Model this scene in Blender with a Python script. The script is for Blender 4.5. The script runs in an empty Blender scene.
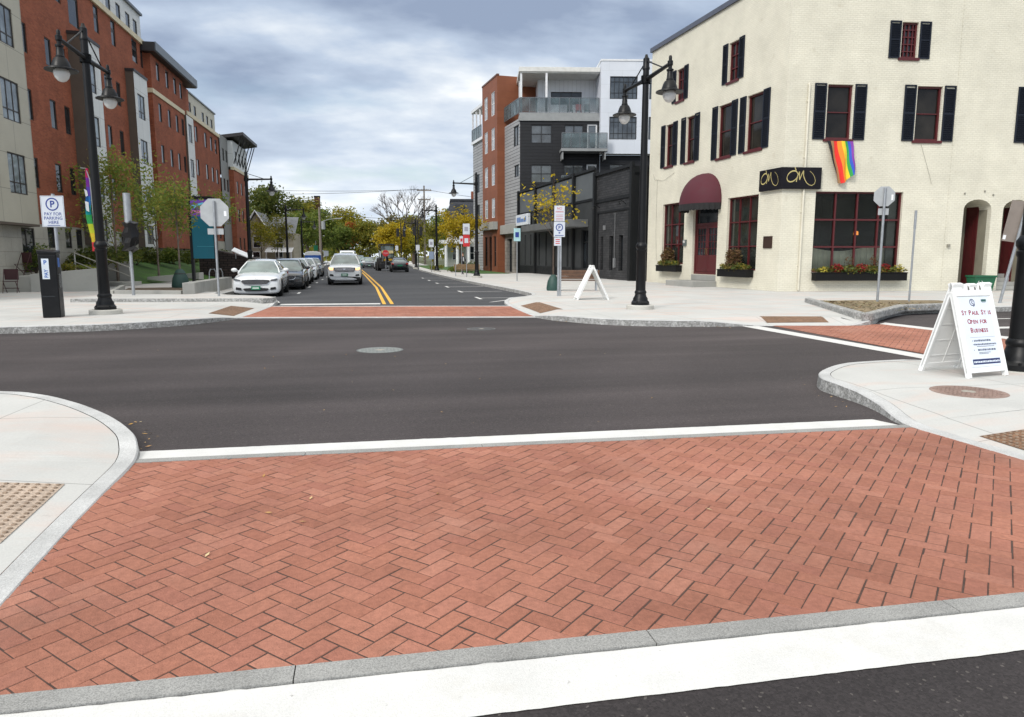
import bpy, bmesh, math, random
from mathutils import Vector, Matrix
R = math.radians
sc = bpy.context.scene
COL = sc.collection
SW = 0.15            # pavement height

# ------------------------------------------------------------------ materials
_mats = {}
def nmat(name):
    m = bpy.data.materials.new(name); m.use_nodes = True
    nt = m.node_tree; nt.nodes.clear()
    out = nt.nodes.new('ShaderNodeOutputMaterial'); b = nt.nodes.new('ShaderNodeBsdfPrincipled')
    nt.links.new(b.outputs[0], out.inputs[0])
    return m, nt, b, out
def N(nt, typ, **kw):
    n = nt.nodes.new('ShaderNode' + typ)
    for k, v in kw.items():
        if k.startswith('i_'):
            n.inputs[k[2:]].default_value = v
        else: setattr(n, k, v)
    return n
def L(nt, a, b): nt.links.new(a, b)
def sockmath(nt, op, a, b=None, c=None):
    n = nt.nodes.new('ShaderNodeMath'); n.operation = op
    for i, v in enumerate((a, b, c)):
        if v is None: continue
        if isinstance(v, (int, float)): n.inputs[i].default_value = v
        else: nt.links.new(v, n.inputs[i])
    return n.outputs[0]
def mixc(nt, fac, a, b, mode='MIX'):
    n = nt.nodes.new('ShaderNodeMix'); n.data_type = 'RGBA'; n.blend_type = mode
    for idx, v in ((0, fac), (6, a), (7, b)):
        if isinstance(v, (int, float)): n.inputs[idx].default_value = v
        elif isinstance(v, (tuple, list)): n.inputs[idx].default_value = (*v[:3], 1)
        else: nt.links.new(v, n.inputs[idx])
    return n.outputs[2]
def ramp(nt, fac, lo, hi):
    n = nt.nodes.new('ShaderNodeMapRange'); n.inputs[1].default_value = lo; n.inputs[2].default_value = hi
    nt.links.new(fac, n.inputs[0]); return n.outputs[0]
def noise(nt, vec, scale, detail=4, rough=.55, out='Fac'):
    n = N(nt, 'TexNoise'); n.inputs['Scale'].default_value = scale; n.inputs['Detail'].default_value = detail
    n.inputs['Roughness'].default_value = rough
    if vec is not None: nt.links.new(vec, n.inputs['Vector'])
    return n.outputs[out]
def ocoord(nt): return N(nt, 'TexCoord').outputs['Object']
def bump(nt, b, h, strength, dist=.01):
    n = N(nt, 'Bump'); n.inputs['Strength'].default_value = strength; n.inputs['Distance'].default_value = dist
    nt.links.new(h, n.inputs['Height']); nt.links.new(n.outputs[0], b.inputs['Normal'])
def scl(c, k): return tuple(min(1, x * k) for x in c)

def M(name, base=None, rough=.6, metal=0., var=.1, vs=2.5, fine=0., fs=60, bmp=0., bs=60, spec=.5, coat=0., emit=None, es=1.):
    """painted / plain surface with noise in colour and relief"""
    if name in _mats: return _mats[name]
    m, nt, b, out = nmat(name)
    oc = ocoord(nt)
    n1 = ramp(nt, noise(nt, oc, vs), .3, .7)
    c = mixc(nt, n1, scl(base, 1 - var), scl(base, 1 + var))
    if fine:
        n2 = ramp(nt, noise(nt, oc, fs, 2), .3, .7)
        c2 = mixc(nt, n2, (1 - fine,) * 3, (1 + fine,) * 3)
        c = mixc(nt, 1., c, c2, 'MULTIPLY')
    L(nt, c, b.inputs['Base Color'])
    rr = sockmath(nt, 'MULTIPLY_ADD', n1, .12, rough - .06)
    L(nt, rr, b.inputs['Roughness'])
    b.inputs['Metallic'].default_value = metal
    b.inputs['Specular IOR Level'].default_value = spec
    b.inputs['Coat Weight'].default_value = coat; b.inputs['Coat Roughness'].default_value = .05
    if bmp: bump(nt, b, noise(nt, oc, bs, 5), bmp, .02)
    if emit: b.inputs['Emission Color'].default_value = (*emit, 1); b.inputs['Emission Strength'].default_value = es
    _mats[name] = m; return m

def wallvec(nt, sx=1, sz=1):
    s = N(nt, 'SeparateXYZ'); L(nt, ocoord(nt), s.inputs[0])
    u = sockmath(nt, 'ADD', s.outputs[0], s.outputs[1])
    c = N(nt, 'CombineXYZ'); L(nt, u, c.inputs[0]); L(nt, s.outputs[2], c.inputs[1])
    return c.outputs[0], s
def MB_brick(name, c1, c2, cm, w=.22, h=.075, ms=.01, rough=.8, bmp=.5, dirt=.15, spec=.3, mort_smooth=.2, offset=.5, stain=None):
    """coursed wall: bricks, blocks, boards or panels"""
    if name in _mats: return _mats[name]
    m, nt, b, out = nmat(name)
    v, s = wallvec(nt)
    t = N(nt, 'TexBrick'); L(nt, v, t.inputs['Vector']); t.offset = offset
    t.inputs['Color1'].default_value = (*c1, 1); t.inputs['Color2'].default_value = (*c2, 1); t.inputs['Mortar'].default_value = (*cm, 1)
    t.inputs['Scale'].default_value = 1; t.inputs['Mortar Size'].default_value = ms; t.inputs['Mortar Smooth'].default_value = mort_smooth
    t.inputs['Brick Width'].default_value = w; t.inputs['Row Height'].default_value = h; t.inputs['Bias'].default_value = 0
    oc = ocoord(nt)
    n1 = ramp(nt, noise(nt, oc, .9, 6), .3, .7)
    c = mixc(nt, 1., t.outputs['Color'], mixc(nt, n1, (1 - dirt,) * 3, (1 + dirt * .6,) * 3), 'MULTIPLY')
    n2 = ramp(nt, noise(nt, oc, 14, 4), .3, .7)
    c = mixc(nt, 1., c, mixc(nt, n2, (1 - dirt * .5,) * 3, (1 + dirt * .3,) * 3), 'MULTIPLY')
    if stain:   # worn patches of a second colour, in spots
        n3 = ramp(nt, noise(nt, oc, 2.2, 8, .7), .60, .72)
        c = mixc(nt, sockmath(nt, 'MULTIPLY', n3, .6), c, stain)
    L(nt, c, b.inputs['Base Color']); b.inputs['Roughness'].default_value = rough; b.inputs['Specular IOR Level'].default_value = spec
    h_ = sockmath(nt, 'ADD', sockmath(nt, 'MULTIPLY', t.outputs['Fac'], -1.), sockmath(nt, 'MULTIPLY', noise(nt, oc, 30, 4), .5))
    bump(nt, b, h_, bmp, .012)
    _mats[name] = m; return m

def mat_asphalt(name, base, warm, streak=.18):
    m, nt, b, out = nmat(name); oc = ocoord(nt)
    big = ramp(nt, noise(nt, oc, .35, 5), .3, .7)
    mp = N(nt, 'Mapping'); L(nt, oc, mp.inputs[0]); mp.inputs['Scale'].default_value = (.05, .9, 1)
    st = ramp(nt, noise(nt, mp.outputs[0], 1.1, 5, .6), .32, .68)
    mp2 = N(nt, 'Mapping'); L(nt, oc, mp2.inputs[0]); mp2.inputs['Scale'].default_value = (.06, 1, 1)
    st2 = ramp(nt, noise(nt, mp2.outputs[0], .12, 2, .5), .35, .65)
    c = mixc(nt, st2, base, warm)
    c = mixc(nt, 1., c, mixc(nt, st, (1 - streak,) * 3, (1 + streak,) * 3), 'MULTIPLY')
    c = mixc(nt, 1., c, mixc(nt, big, (.9,) * 3, (1.1,) * 3), 'MULTIPLY')
    vo = N(nt, 'TexVoronoi'); L(nt, oc, vo.inputs['Vector']); vo.inputs['Scale'].default_value = 95
    sp = ramp(nt, vo.outputs['Color'], 0, 1)
    sv = N(nt, 'SeparateColor'); L(nt, vo.outputs['Color'], sv.inputs[0])
    c = mixc(nt, 1., c, mixc(nt, ramp(nt, sv.outputs[0], 0, 1), (.70,) * 3, (1.3,) * 3), 'MULTIPLY')
    lit = sockmath(nt, 'GREATER_THAN', sv.outputs[1], .988)
    c = mixc(nt, sockmath(nt, 'MULTIPLY', lit, .3), c, (.22, .20, .18))
    oil = ramp(nt, noise(nt, oc, 1.6, 8, .72), .60, .78); c = mixc(nt, sockmath(nt, 'MULTIPLY', oil, .35), c, scl(base, .55))
    wv = N(nt, 'TexWave'); wv.wave_type = 'RINGS'; wv.rings_direction = 'Z'; mw = N(nt, 'Mapping'); L(nt, oc, mw.inputs[0]); mw.inputs['Location'].default_value = (-9.5, -5.5, 0); L(nt, mw.outputs[0], wv.inputs['Vector']); wv.inputs['Scale'].default_value = .11; wv.inputs['Distortion'].default_value = 3.; wv.inputs['Detail'].default_value = 3; wv.inputs['Detail Scale'].default_value = .6
    c = mixc(nt, 1., c, mixc(nt, ramp(nt, wv.outputs['Fac'], .25, .9), (.92,) * 3, (1.05,) * 3), 'MULTIPLY')
    L(nt, c, b.inputs['Base Color']); b.inputs['Roughness'].default_value = .82; b.inputs['Specular IOR Level'].default_value = .35
    hh = sockmath(nt, 'ADD', sockmath(nt, 'MULTIPLY', vo.outputs['Distance'], -.7), noise(nt, oc, 220, 3))
    bump(nt, b, hh, .35, .006)
    _mats[name] = m; return m
def mat_concrete(name, base, jx=1.6, jy=1.6, rot=0., stain=(.58, .40, .33), stain_amt=.25, var=.09, joints=True):
    if name in _mats: return _mats[name]
    m, nt, b, out = nmat(name); oc = ocoord(nt)
    n1 = ramp(nt, noise(nt, oc, .8, 6, .6), .3, .7); n2 = ramp(nt, noise(nt, oc, 70, 3), .25, .75)
    c = mixc(nt, n1, scl(base, 1 - var), scl(base, 1 + var * .6))
    c = mixc(nt, 1., c, mixc(nt, n2, (.93,) * 3, (1.05,) * 3), 'MULTIPLY')
    mp0 = N(nt, 'Mapping'); L(nt, oc, mp0.inputs[0]); mp0.inputs['Scale'].default_value = (.5, 1.6, 1)
    n3 = ramp(nt, noise(nt, mp0.outputs[0], .9, 7, .6), .50, .72)
    c = mixc(nt, sockmath(nt, 'MULTIPLY', n3, stain_amt), c, stain)
    n4 = ramp(nt, noise(nt, oc, 9, 6, .7), .64, .72)
    c = mixc(nt, sockmath(nt, 'MULTIPLY', n4, .32), c, scl(base, .55))
    hh = noise(nt, oc, 160, 3)
    if joints:
        mp = N(nt, 'Mapping'); L(nt, oc, mp.inputs[0]); mp.inputs['Rotation'].default_value = (0, 0, rot)
        t = N(nt, 'TexBrick'); L(nt, mp.outputs[0], t.inputs['Vector']); t.offset = 0
        t.inputs['Scale'].default_value = 1; t.inputs['Brick Width'].default_value = jx; t.inputs['Row Height'].default_value = jy
        t.inputs['Mortar Size'].default_value = .006; t.inputs['Mortar Smooth'].default_value = .1
        c = mixc(nt, sockmath(nt, 'MULTIPLY', t.outputs['Fac'], .75), c, scl(base, .4))
        hh = sockmath(nt, 'SUBTRACT', hh, sockmath(nt, 'MULTIPLY', t.outputs['Fac'], 2.))
    L(nt, c, b.inputs['Base Color']); b.inputs['Roughness'].default_value = .85; b.inputs['Specular IOR Level'].default_value = .25
    bump(nt, b, hh, .25, .006)
    _mats[name] = m; return m
def mat_granite(name, base, amt=.45, scale=170, bmp=.3, bs=90):
    if name in _mats: return _mats[name]
    m, nt, b, out = nmat(name); oc = ocoord(nt)
    vo = N(nt, 'TexVoronoi'); L(nt, oc, vo.inputs['Vector']); vo.inputs['Scale'].default_value = scale
    sv = N(nt, 'SeparateColor'); L(nt, vo.outputs['Color'], sv.inputs[0])
    c = mixc(nt, sv.outputs[0], scl(base, 1 - amt), scl(base, 1 + amt))
    n1 = ramp(nt, noise(nt, oc, 2.5, 6), .3, .7)
    c = mixc(nt, 1., c, mixc(nt, n1, (.82,) * 3, (1.12,) * 3), 'MULTIPLY')
    L(nt, c, b.inputs['Base Color']); b.inputs['Roughness'].default_value = .75; b.inputs['Specular IOR Level'].default_value = .35
    bump(nt, b, noise(nt, oc, bs, 6, .65), bmp, .02)
    _mats[name] = m; return m
def mat_island(name, cols, rough=.8, amt=.25, spec=.3, bmp=.3, bs=90, big=.12, bigs=.8, trans=0., bloom=None):
    """each loose piece (paver, leaf) of a mesh gets its own tone between the given colours"""
    if name in _mats: return _mats[name]
    m, nt, b, out = nmat(name)
    g = N(nt, 'NewGeometry'); r = g.outputs['Random Per Island']
    cr = N(nt, 'ValToRGB'); L(nt, r, cr.inputs[0]); e = cr.color_ramp.elements
    while len(e) < len(cols): e.new(.5)
    for i, cc in enumerate(cols):
        e[i].position = i / max(1, len(cols) - 1); e[i].color = (*cc, 1)
    oc = ocoord(nt)
    n1 = ramp(nt, noise(nt, oc, bigs, 5), .3, .7)
    c = mixc(nt, 1., cr.outputs[0], mixc(nt, n1, (1 - big,) * 3, (1 + big,) * 3), 'MULTIPLY')
    n2 = ramp(nt, noise(nt, oc, 40, 4), .3, .7)
    c = mixc(nt, 1., c, mixc(nt, n2, (1 - amt * .5,) * 3, (1 + amt * .4,) * 3), 'MULTIPLY')
    if bloom:   # pale lime bloom and dark tyre grime in drifting patches
        c = mixc(nt, sockmath(nt, 'MULTIPLY', ramp(nt, noise(nt, oc, .7, 8, .62), .54, .76), .32), c, bloom)
        c = mixc(nt, 1., c, mixc(nt, ramp(nt, noise(nt, oc, 1.1, 7, .65), .48, .74), (1.02,) * 3, (.80,) * 3), 'MULTIPLY')
    L(nt, c, b.inputs['Base Color']); b.inputs['Roughness'].default_value = rough; b.inputs['Specular IOR Level'].default_value = spec
    if bmp: bump(nt, b, noise(nt, oc, bs, 5), bmp, .01)
    if trans:
        tr = N(nt, 'BsdfTranslucent'); L(nt, c, tr.inputs[0]); mx = N(nt, 'MixShader'); mx.inputs[0].default_value = trans
        L(nt, b.outputs[0], mx.inputs[1]); L(nt, tr.outputs[0], mx.inputs[2]); L(nt, mx.outputs[0], out.inputs[0])
    _mats[name] = m; return m
def mat_glass(name, tint=(.02, .025, .03), rough=.04, clear=0., spec=.6):
    if name in _mats: return _mats[name]
    m, nt, b, out = nmat(name); oc = ocoord(nt)
    n1 = noise(nt, oc, 1.1, 2)
    c = mixc(nt, ramp(nt, n1, .35, .65), scl(tint, .55), scl(tint, 1.5)); L(nt, c, b.inputs['Base Color'])
    b.inputs['Roughness'].default_value = rough; b.inputs['Specular IOR Level'].default_value = spec
    bump(nt, b, noise(nt, oc, 1.4, 1), .04, .05)
    if clear:
        tr = N(nt, 'BsdfTransparent'); mx = N(nt, 'MixShader'); lw = N(nt, 'LayerWeight'); lw.inputs[0].default_value = .25
        f = sockmath(nt, 'MULTIPLY_ADD', lw.outputs['Fresnel'], 1., 1 - clear)
        L(nt, sockmath(nt, 'MINIMUM', f, 1.), mx.inputs[0]); L(nt, tr.outputs[0], mx.inputs[1]); L(nt, b.outputs[0], mx.inputs[2]); L(nt, mx.outputs[0], out.inputs[0])
    _mats[name] = m; return m

# ------------------------------------------------------------------ mesh builder
class MB:
    def __init__(s): s.v = []; s.f = []; s.m = []; s.X = None
    def add(s, vs, fs, m=0):
        o = len(s.v)
        s.v += [tuple(s.X @ Vector(p)) for p in vs] if s.X is not None else [tuple(p) for p in vs]
        s.f += [tuple(i + o for i in f) for f in fs]; s.m += [m] * len(fs)
        return s
    def box(s, x0, x1, y0, y1, z0, z1, m=0):
        return s.add([(x, y, z) for x in (x0, x1) for y in (y0, y1) for z in (z0, z1)],
                     [(0, 1, 3, 2), (4, 6, 7, 5), (0, 4, 5, 1), (2, 3, 7, 6), (0, 2, 6, 4), (1, 5, 7, 3)], m)
    def obox(s, c, size, rot=(0, 0, 0), m=0):
        mt = Matrix.Translation(c) @ (Matrix.Rotation(rot[2], 4, 'Z') @ Matrix.Rotation(rot[1], 4, 'Y') @ Matrix.Rotation(rot[0], 4, 'X'))
        a, b, c_ = [q / 2 for q in size]
        vs = [mt @ Vector((x, y, z)) for x in (-a, a) for y in (-b, b) for z in (-c_, c_)]
        return s.add(vs, [(0, 1, 3, 2), (4, 6, 7, 5), (0, 4, 5, 1), (2, 3, 7, 6), (0, 2, 6, 4), (1, 5, 7, 3)], m)
    def poly(s, pts, m=0): return s.add(pts, [tuple(range(len(pts)))], m)
    def prism(s, pts, z0, z1, m=0):
        n = len(pts)
        return s.add([(x, y, z0) for x, y in pts] + [(x, y, z1) for x, y in pts],
                     [tuple(range(n))[::-1], tuple(range(n, 2 * n))] + [(i, (i + 1) % n, n + (i + 1) % n, n + i) for i in range(n)], m)
    def extr(s, pts, vec, m=0):
        n = len(pts); vec = Vector(vec)
        a = [Vector(p) for p in pts]
        return s.add(a + [p + vec for p in a], [tuple(range(n))[::-1], tuple(range(n, 2 * n))] + [(i, (i + 1) % n, n + (i + 1) % n, n + i) for i in range(n)], m)
    def tube(s, pts, rad, n=8, m=0, cap=True):
        pts = [Vector(p) for p in pts]
        if not isinstance(rad, (list, tuple)): rad = [rad] * len(pts)
        vs = []; up0 = None
        for i, p in enumerate(pts):
            d = (pts[min(i + 1, len(pts) - 1)] - pts[max(i - 1, 0)]).normalized()
            ref = up0 if up0 is not None and abs(d.dot(up0)) < .95 else (Vector((0, 0, 1)) if abs(d.z) < .9 else Vector((1, 0, 0)))
            a = d.cross(ref).normalized(); b = d.cross(a).normalized(); up0 = ref
            vs += [p + (a * math.cos(t) + b * math.sin(t)) * rad[i] for t in [2 * math.pi * k / n for k in range(n)]]
        fs = [(i * n + k, i * n + (k + 1) % n, (i + 1) * n + (k + 1) % n, (i + 1) * n + k) for i in range(len(pts) - 1) for k in range(n)]
        if cap: fs += [tuple(range(n))[::-1], tuple(range((len(pts) - 1) * n, len(pts) * n))]
        return s.add(vs, fs, m)
    def lathe(s, prof, c=(0, 0, 0), n=16, m=0):
        vs = [(c[0] + r * math.cos(2 * math.pi * k / n), c[1] + r * math.sin(2 * math.pi * k / n), c[2] + z) for r, z in prof for k in range(n)]
        fs = [(i * n + k, i * n + (k + 1) % n, (i + 1) * n + (k + 1) % n, (i + 1) * n + k) for i in range(len(prof) - 1) for k in range(n)]
        fs += [tuple(range(n))[::-1], tuple(range((len(prof) - 1) * n, len(prof) * n))]
        return s.add(vs, fs, m)
    def sphere(s, c, r, n=10, m=0):
        r = r if isinstance(r, (tuple, list)) else (r, r, r)
        vs = []; fs = []; k = n // 2
        for i in range(k + 1):
            a = math.pi * i / k
            for j in range(n):
                t = 2 * math.pi * j / n
                vs.append((c[0] + r[0] * math.sin(a) * math.cos(t), c[1] + r[1] * math.sin(a) * math.sin(t), c[2] + r[2] * math.cos(a)))
        fs = [(i * n + j, i * n + (j + 1) % n, (i + 1) * n + (j + 1) % n, (i + 1) * n + j) for i in range(k) for j in range(n)]
        return s.add(vs, fs, m)
    def ribbon(s, pts, w, m=0, norm=(0, 1, 0)):
        """flat stroke along a polyline, lying in the plane with normal norm"""
        pts = [Vector(p) for p in pts]; nv = Vector(norm); vs = []
        ws = w if isinstance(w, (list, tuple)) else [w] * len(pts)
        for i, p in enumerate(pts):
            d = (pts[min(i + 1, len(pts) - 1)] - pts[max(i - 1, 0)]).normalized(); a = d.cross(nv).normalized() * ws[i] / 2
            vs += [p + a, p - a]
        return s.add(vs, [(2 * i, 2 * i + 1, 2 * i + 3, 2 * i + 2) for i in range(len(pts) - 1)], m)
    def build(s, name, mats, parent=None, loc=(0, 0, 0), rz=0., smooth=None, recalc=True, bevel=0., subd=0):
        me = bpy.data.meshes.new(name); me.from_pydata(s.v, [], s.f)
        for x in (mats if isinstance(mats, (list, tuple)) else [mats]): me.materials.append(x)
        me.polygons.foreach_set('material_index', s.m)
        if recalc:
            bm = bmesh.new(); bm.from_mesh(me)
            if subd or smooth: bmesh.ops.remove_doubles(bm, verts=bm.verts, dist=1e-5)
            bmesh.ops.recalc_face_normals(bm, faces=bm.faces); bm.to_mesh(me); bm.free()
        if smooth:
            me.polygons.foreach_set('use_smooth', [True] * len(me.polygons)); me.set_sharp_from_angle(angle=R(smooth))
        me.update()
        o = bpy.data.objects.new(name, me); COL.objects.link(o)
        o.parent = parent; o.location = loc; o.rotation_euler = (0, 0, rz)
        if bevel:
            b = o.modifiers.new('bevel', 'BEVEL'); b.width = bevel; b.segments = 2; b.limit_method = 'ANGLE'; b.angle_limit = R(40)
        if subd:
            q = o.modifiers.new('subd', 'SUBSURF'); q.levels = subd; q.render_levels = subd
        return o

def tag(o, label=None, cat=None, group=None, kind=None):
    for k, v in (('label', label), ('category', cat), ('group', group), ('kind', kind)):
        if v: o[k] = v
    return o
def empty(name, loc=(0, 0, 0), rz=0., label=None, cat=None, group=None):
    o = bpy.data.objects.new(name, None); COL.objects.link(o); o.location = loc; o.rotation_euler = (0, 0, rz); o.empty_display_size = .2
    return tag(o, label, cat, group)
def copy_tree(o, parent=None):
    c = o.copy(); COL.objects.link(c); c.parent = parent
    for ch in o.children: copy_tree(ch, c)
    return c
def struct(name, mb, mats, **kw): return tag(mb.build(name, mats, **kw), kind='structure')
_glyph = {}
def textmesh(mb, txt, size, at, m=0, align='CENTER', X=None, bold=0.):
    """adds flat lettering to a builder; at = matrix that places the text plane (x right, y up)"""
    cu = bpy.data.curves.new('lettering', 'FONT'); cu.body = txt; cu.size = size; cu.align_x = align; cu.resolution_u = 3; cu.offset = bold
    ob = bpy.data.objects.new('lettering', cu); COL.objects.link(ob)
    dg = bpy.context.evaluated_depsgraph_get(); me = bpy.data.meshes.new_from_object(ob.evaluated_get(dg))
    mb.add([at @ v.co for v in me.vertices], [tuple(p.vertices) for p in me.polygons], m)
    bpy.data.objects.remove(ob); bpy.data.curves.remove(cu); bpy.data.meshes.remove(me)
def wall(mb, x0, x1, z0, z1, ops, y=0., rev=.2, o=-1, m=0, mr=None):
    """facade sheet in the xz plane with openings; reveals go inward (opposite to outward side o)"""
    xs = sorted({x0, x1, *[q for a in ops for q in a[:2] if x0 < q < x1]}); zs = sorted({z0, z1, *[q for a in ops for q in a[2:4] if z0 < q < z1]})
    for i in range(len(xs) - 1):
        for j in range(len(zs) - 1):
            cx, cz = (xs[i] + xs[i + 1]) / 2, (zs[j] + zs[j + 1]) / 2
            if any(a[0] < cx < a[1] and a[2] < cz < a[3] for a in ops): continue
            mb.add([(xs[i], y, zs[j]), (xs[i + 1], y, zs[j]), (xs[i + 1], y, zs[j + 1]), (xs[i], y, zs[j + 1])], [(0, 1, 2, 3)], m)
    yi = y - o * rev; mr = m if mr is None else mr
    for a in ops:
        p = [(a[0], a[2]), (a[1], a[2]), (a[1], a[3]), (a[0], a[3])]
        for k in range(4):
            (u, w), (u2, w2) = p[k], p[(k + 1) % 4]
            mb.add([(u, y, w), (u2, y, w2), (u2, yi, w2), (u, yi, w)], [(0, 1, 2, 3)], mr)
def frame_rect(mb, x0, x1, z0, z1, w, y0, y1, m=0):
    mb.box(x0, x1, y0, y1, z0, z0 + w, m); mb.box(x0, x1, y0, y1, z1 - w, z1, m)
    mb.box(x0, x0 + w, y0, y1, z0 + w, z1 - w, m); mb.box(x1 - w, x1, y0, y1, z0 + w, z1 - w, m)
def window(parent, rz, x0, x1, z0, z1, y, o, fm, gm, fw=.06, nx=1, nz=1, mw=.03, dep=.07, name='window', loc=(0, 0, 0), cols=None, rows=None):
    """framed window whose outer frame face is at y; child pane behind it"""
    mb = MB(); ya, yb = sorted((y, y - o * dep)); frame_rect(mb, x0, x1, z0, z1, fw, ya, yb)
    yc, yd = sorted((y - o * .008, y - o * (dep - .01)))
    for cxx in (cols if cols is not None else [(x0 + (x1 - x0) * i / nx) for i in range(1, nx)]): mb.box(cxx - mw / 2, cxx + mw / 2, yc, yd, z0 + fw, z1 - fw)
    ye, yf = sorted((y - o * .011, y - o * (dep - .013)))
    for czz in (rows if rows is not None else [(z0 + (z1 - z0) * i / nz) for i in range(1, nz)]): mb.box(x0 + fw, x1 - fw, ye, yf, czz - mw / 2, czz + mw / 2)
    w = mb.build(name, fm, parent, loc, rz)
    g = MB(); yg = y - o * (dep - .02); g.add([(x0 + fw * .5, yg, z0 + fw * .5), (x1 - fw * .5, yg, z0 + fw * .5), (x1 - fw * .5, yg, z1 - fw * .5), (x0 + fw * .5, yg, z1 - fw * .5)], [(0, 1, 2, 3)])
    g.build('pane', gm, w)
    return w
EXPOSURE = .55
CLOUDK = 9.0; SKYK = 1.; ZENK = 1.5; SUNE = 1.5; GLOWK = .7
CLOUD_OFF = (.9, .35, 0)
# ------------------------------------------------------------------ camera, world, light
cam = bpy.data.cameras.new('camera'); co = bpy.data.objects.new('camera', cam); COL.objects.link(co)
cam.sensor_width = 36; cam.sensor_fit = 'HORIZONTAL'; cam.lens = 715 / 1024 * 36; cam.clip_end = 4000; cam.clip_start = .05
co.location = (0, 0, 1.6); co.rotation_euler = (R(90 - 8.119), 0, R(-11.695)); sc.camera = co
sc.view_settings.view_transform = 'Standard'; sc.view_settings.look = 'None'; sc.view_settings.exposure = EXPOSURE; sc.view_settings.gamma = 1
sc.view_settings.use_curve_mapping = False
SUN_EL, SUN_AZ = 36, 228          # degrees; azimuth clockwise from +Y
w = bpy.data.worlds.new('World'); sc.world = w; w.use_nodes = True; nt = w.node_tree; nt.nodes.clear()
wo = nt.nodes.new('ShaderNodeOutputWorld'); bg = nt.nodes.new('ShaderNodeBackground'); bg.inputs[1].default_value = .1; L(nt, bg.outputs[0], wo.inputs[0])
sky = N(nt, 'TexSky'); sky.sky_type = 'NISHITA'; sky.sun_disc = False; sky.sun_elevation = R(SUN_EL); sky.sun_rotation = R(SUN_AZ); sky.altitude = 60; sky.air_density = 1.2; sky.dust_density = 1.5
gen = N(nt, 'TexCoord').outputs['Generated']; sp = N(nt, 'SeparateXYZ'); L(nt, gen, sp.inputs[0])
zz = sockmath(nt, 'MAXIMUM', sp.outputs[2], 0.)
den = sockmath(nt, 'ADD', zz, .30)
cv = N(nt, 'CombineXYZ'); L(nt, sockmath(nt, 'DIVIDE', sp.outputs[0], den), cv.inputs[0]); L(nt, sockmath(nt, 'DIVIDE', sp.outputs[1], den), cv.inputs[1])
mpw = N(nt, 'Mapping'); L(nt, cv.outputs[0], mpw.inputs[0]); mpw.inputs['Location'].default_value = CLOUD_OFF; mpw.inputs['Scale'].default_value = (.85, 1.35, 1); mpw.inputs['Rotation'].default_value = (0, 0, R(18))
wn = noise(nt, mpw.outputs[0], 1.0, 5, .5)
wn2 = noise(nt, mpw.outputs[0], 3.2, 6, .55)
tone = sockmath(nt, 'ADD', ramp(nt, sockmath(nt, 'MULTIPLY_ADD', wn2, .35, sockmath(nt, 'MULTIPLY', wn, .65)), .395, .62), sockmath(nt, 'MULTIPLY', sockmath(nt, 'SUBTRACT', .19, sockmath(nt, 'MINIMUM', zz, .4)), 1.7))
k = 1.0
cloud = N(nt, 'ValToRGB'); L(nt, tone, cloud.inputs[0]); e = cloud.color_ramp.elements
e[0].position = 0.; e[0].color = (.245, .305, .42, 1); e[1].position = 1.; e[1].color = (.90, .90, .89, 1)
e2 = e.new(.42); e2.color = (.41, .485, .60, 1); e3 = e.new(.72); e3.color = (.62, .67, .73, 1)
# thin blue gaps low over the street
gap = ramp(nt, noise(nt, mpw.outputs[0], 1.35, 6, .55), .52, .62)
low = N(nt, 'MapRange'); L(nt, zz, low.inputs[0]); low.inputs[1].default_value = .32; low.inputs[2].default_value = .14
gapf = sockmath(nt, 'MULTIPLY', sockmath(nt, 'MULTIPLY', gap, low.outputs[0]), .55)
cl10 = mixc(nt, 1., cloud.outputs[0], (CLOUDK,) * 3, 'MULTIPLY')
# an overcast dome is brighter overhead and paler at the horizon
hz = N(nt, 'MapRange'); L(nt, zz, hz.inputs[0]); hz.inputs[1].default_value = .34; hz.inputs[2].default_value = .75; hz.inputs[3].default_value = 1.; hz.inputs[4].default_value = ZENK
warm = N(nt, 'MapRange'); L(nt, zz, warm.inputs[0]); warm.inputs[1].default_value = .36; warm.inputs[2].default_value = .8
cl = N(nt, 'VectorMath'); cl.operation = 'SCALE'; L(nt, mixc(nt, warm.outputs[0], cl10, (7.0 * CLOUDK / 10, 6.9 * CLOUDK / 10, 6.6 * CLOUDK / 10)), cl.inputs[0]); L(nt, hz.outputs[0], cl.inputs['Scale'])
blue = mixc(nt, 1., sky.outputs[0], (SKYK,) * 3, 'MULTIPLY')
hzw = N(nt, 'MapRange'); L(nt, zz, hzw.inputs[0]); hzw.inputs[1].default_value = .22; hzw.inputs[2].default_value = .06
clw = mixc(nt, sockmath(nt, 'MULTIPLY', hzw.outputs[0], .45), cl.outputs[0], (6.2 * CLOUDK / 10, 7. * CLOUDK / 10, 7.9 * CLOUDK / 10))
# the veiled sun brightens the cloud round it (behind the camera)
dp = N(nt, 'VectorMath'); dp.operation = 'DOT_PRODUCT'; L(nt, gen, dp.inputs[0]); a_, e_ = R(SUN_AZ), R(SUN_EL); dp.inputs[1].default_value = (math.sin(a_) * math.cos(e_), math.cos(a_) * math.cos(e_), math.sin(e_))
gl = sockmath(nt, 'MULTIPLY_ADD', sockmath(nt, 'POWER', sockmath(nt, 'MAXIMUM', dp.outputs['Value'], 0.), 2.), GLOWK, 1.)
fin = N(nt, 'VectorMath'); fin.operation = 'SCALE'; L(nt, mixc(nt, gapf, clw, blue), fin.inputs[0]); L(nt, gl, fin.inputs['Scale'])
L(nt, fin.outputs[0], bg.inputs[0])
sl = bpy.data.lights.new('sun', 'SUN'); sl.energy = SUNE; sl.angle = R(15); sl.color = (1, .95, .88)
so = bpy.data.objects.new('sun', sl); COL.objects.link(so)
az, el = R(SUN_AZ), R(SUN_EL)
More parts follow.
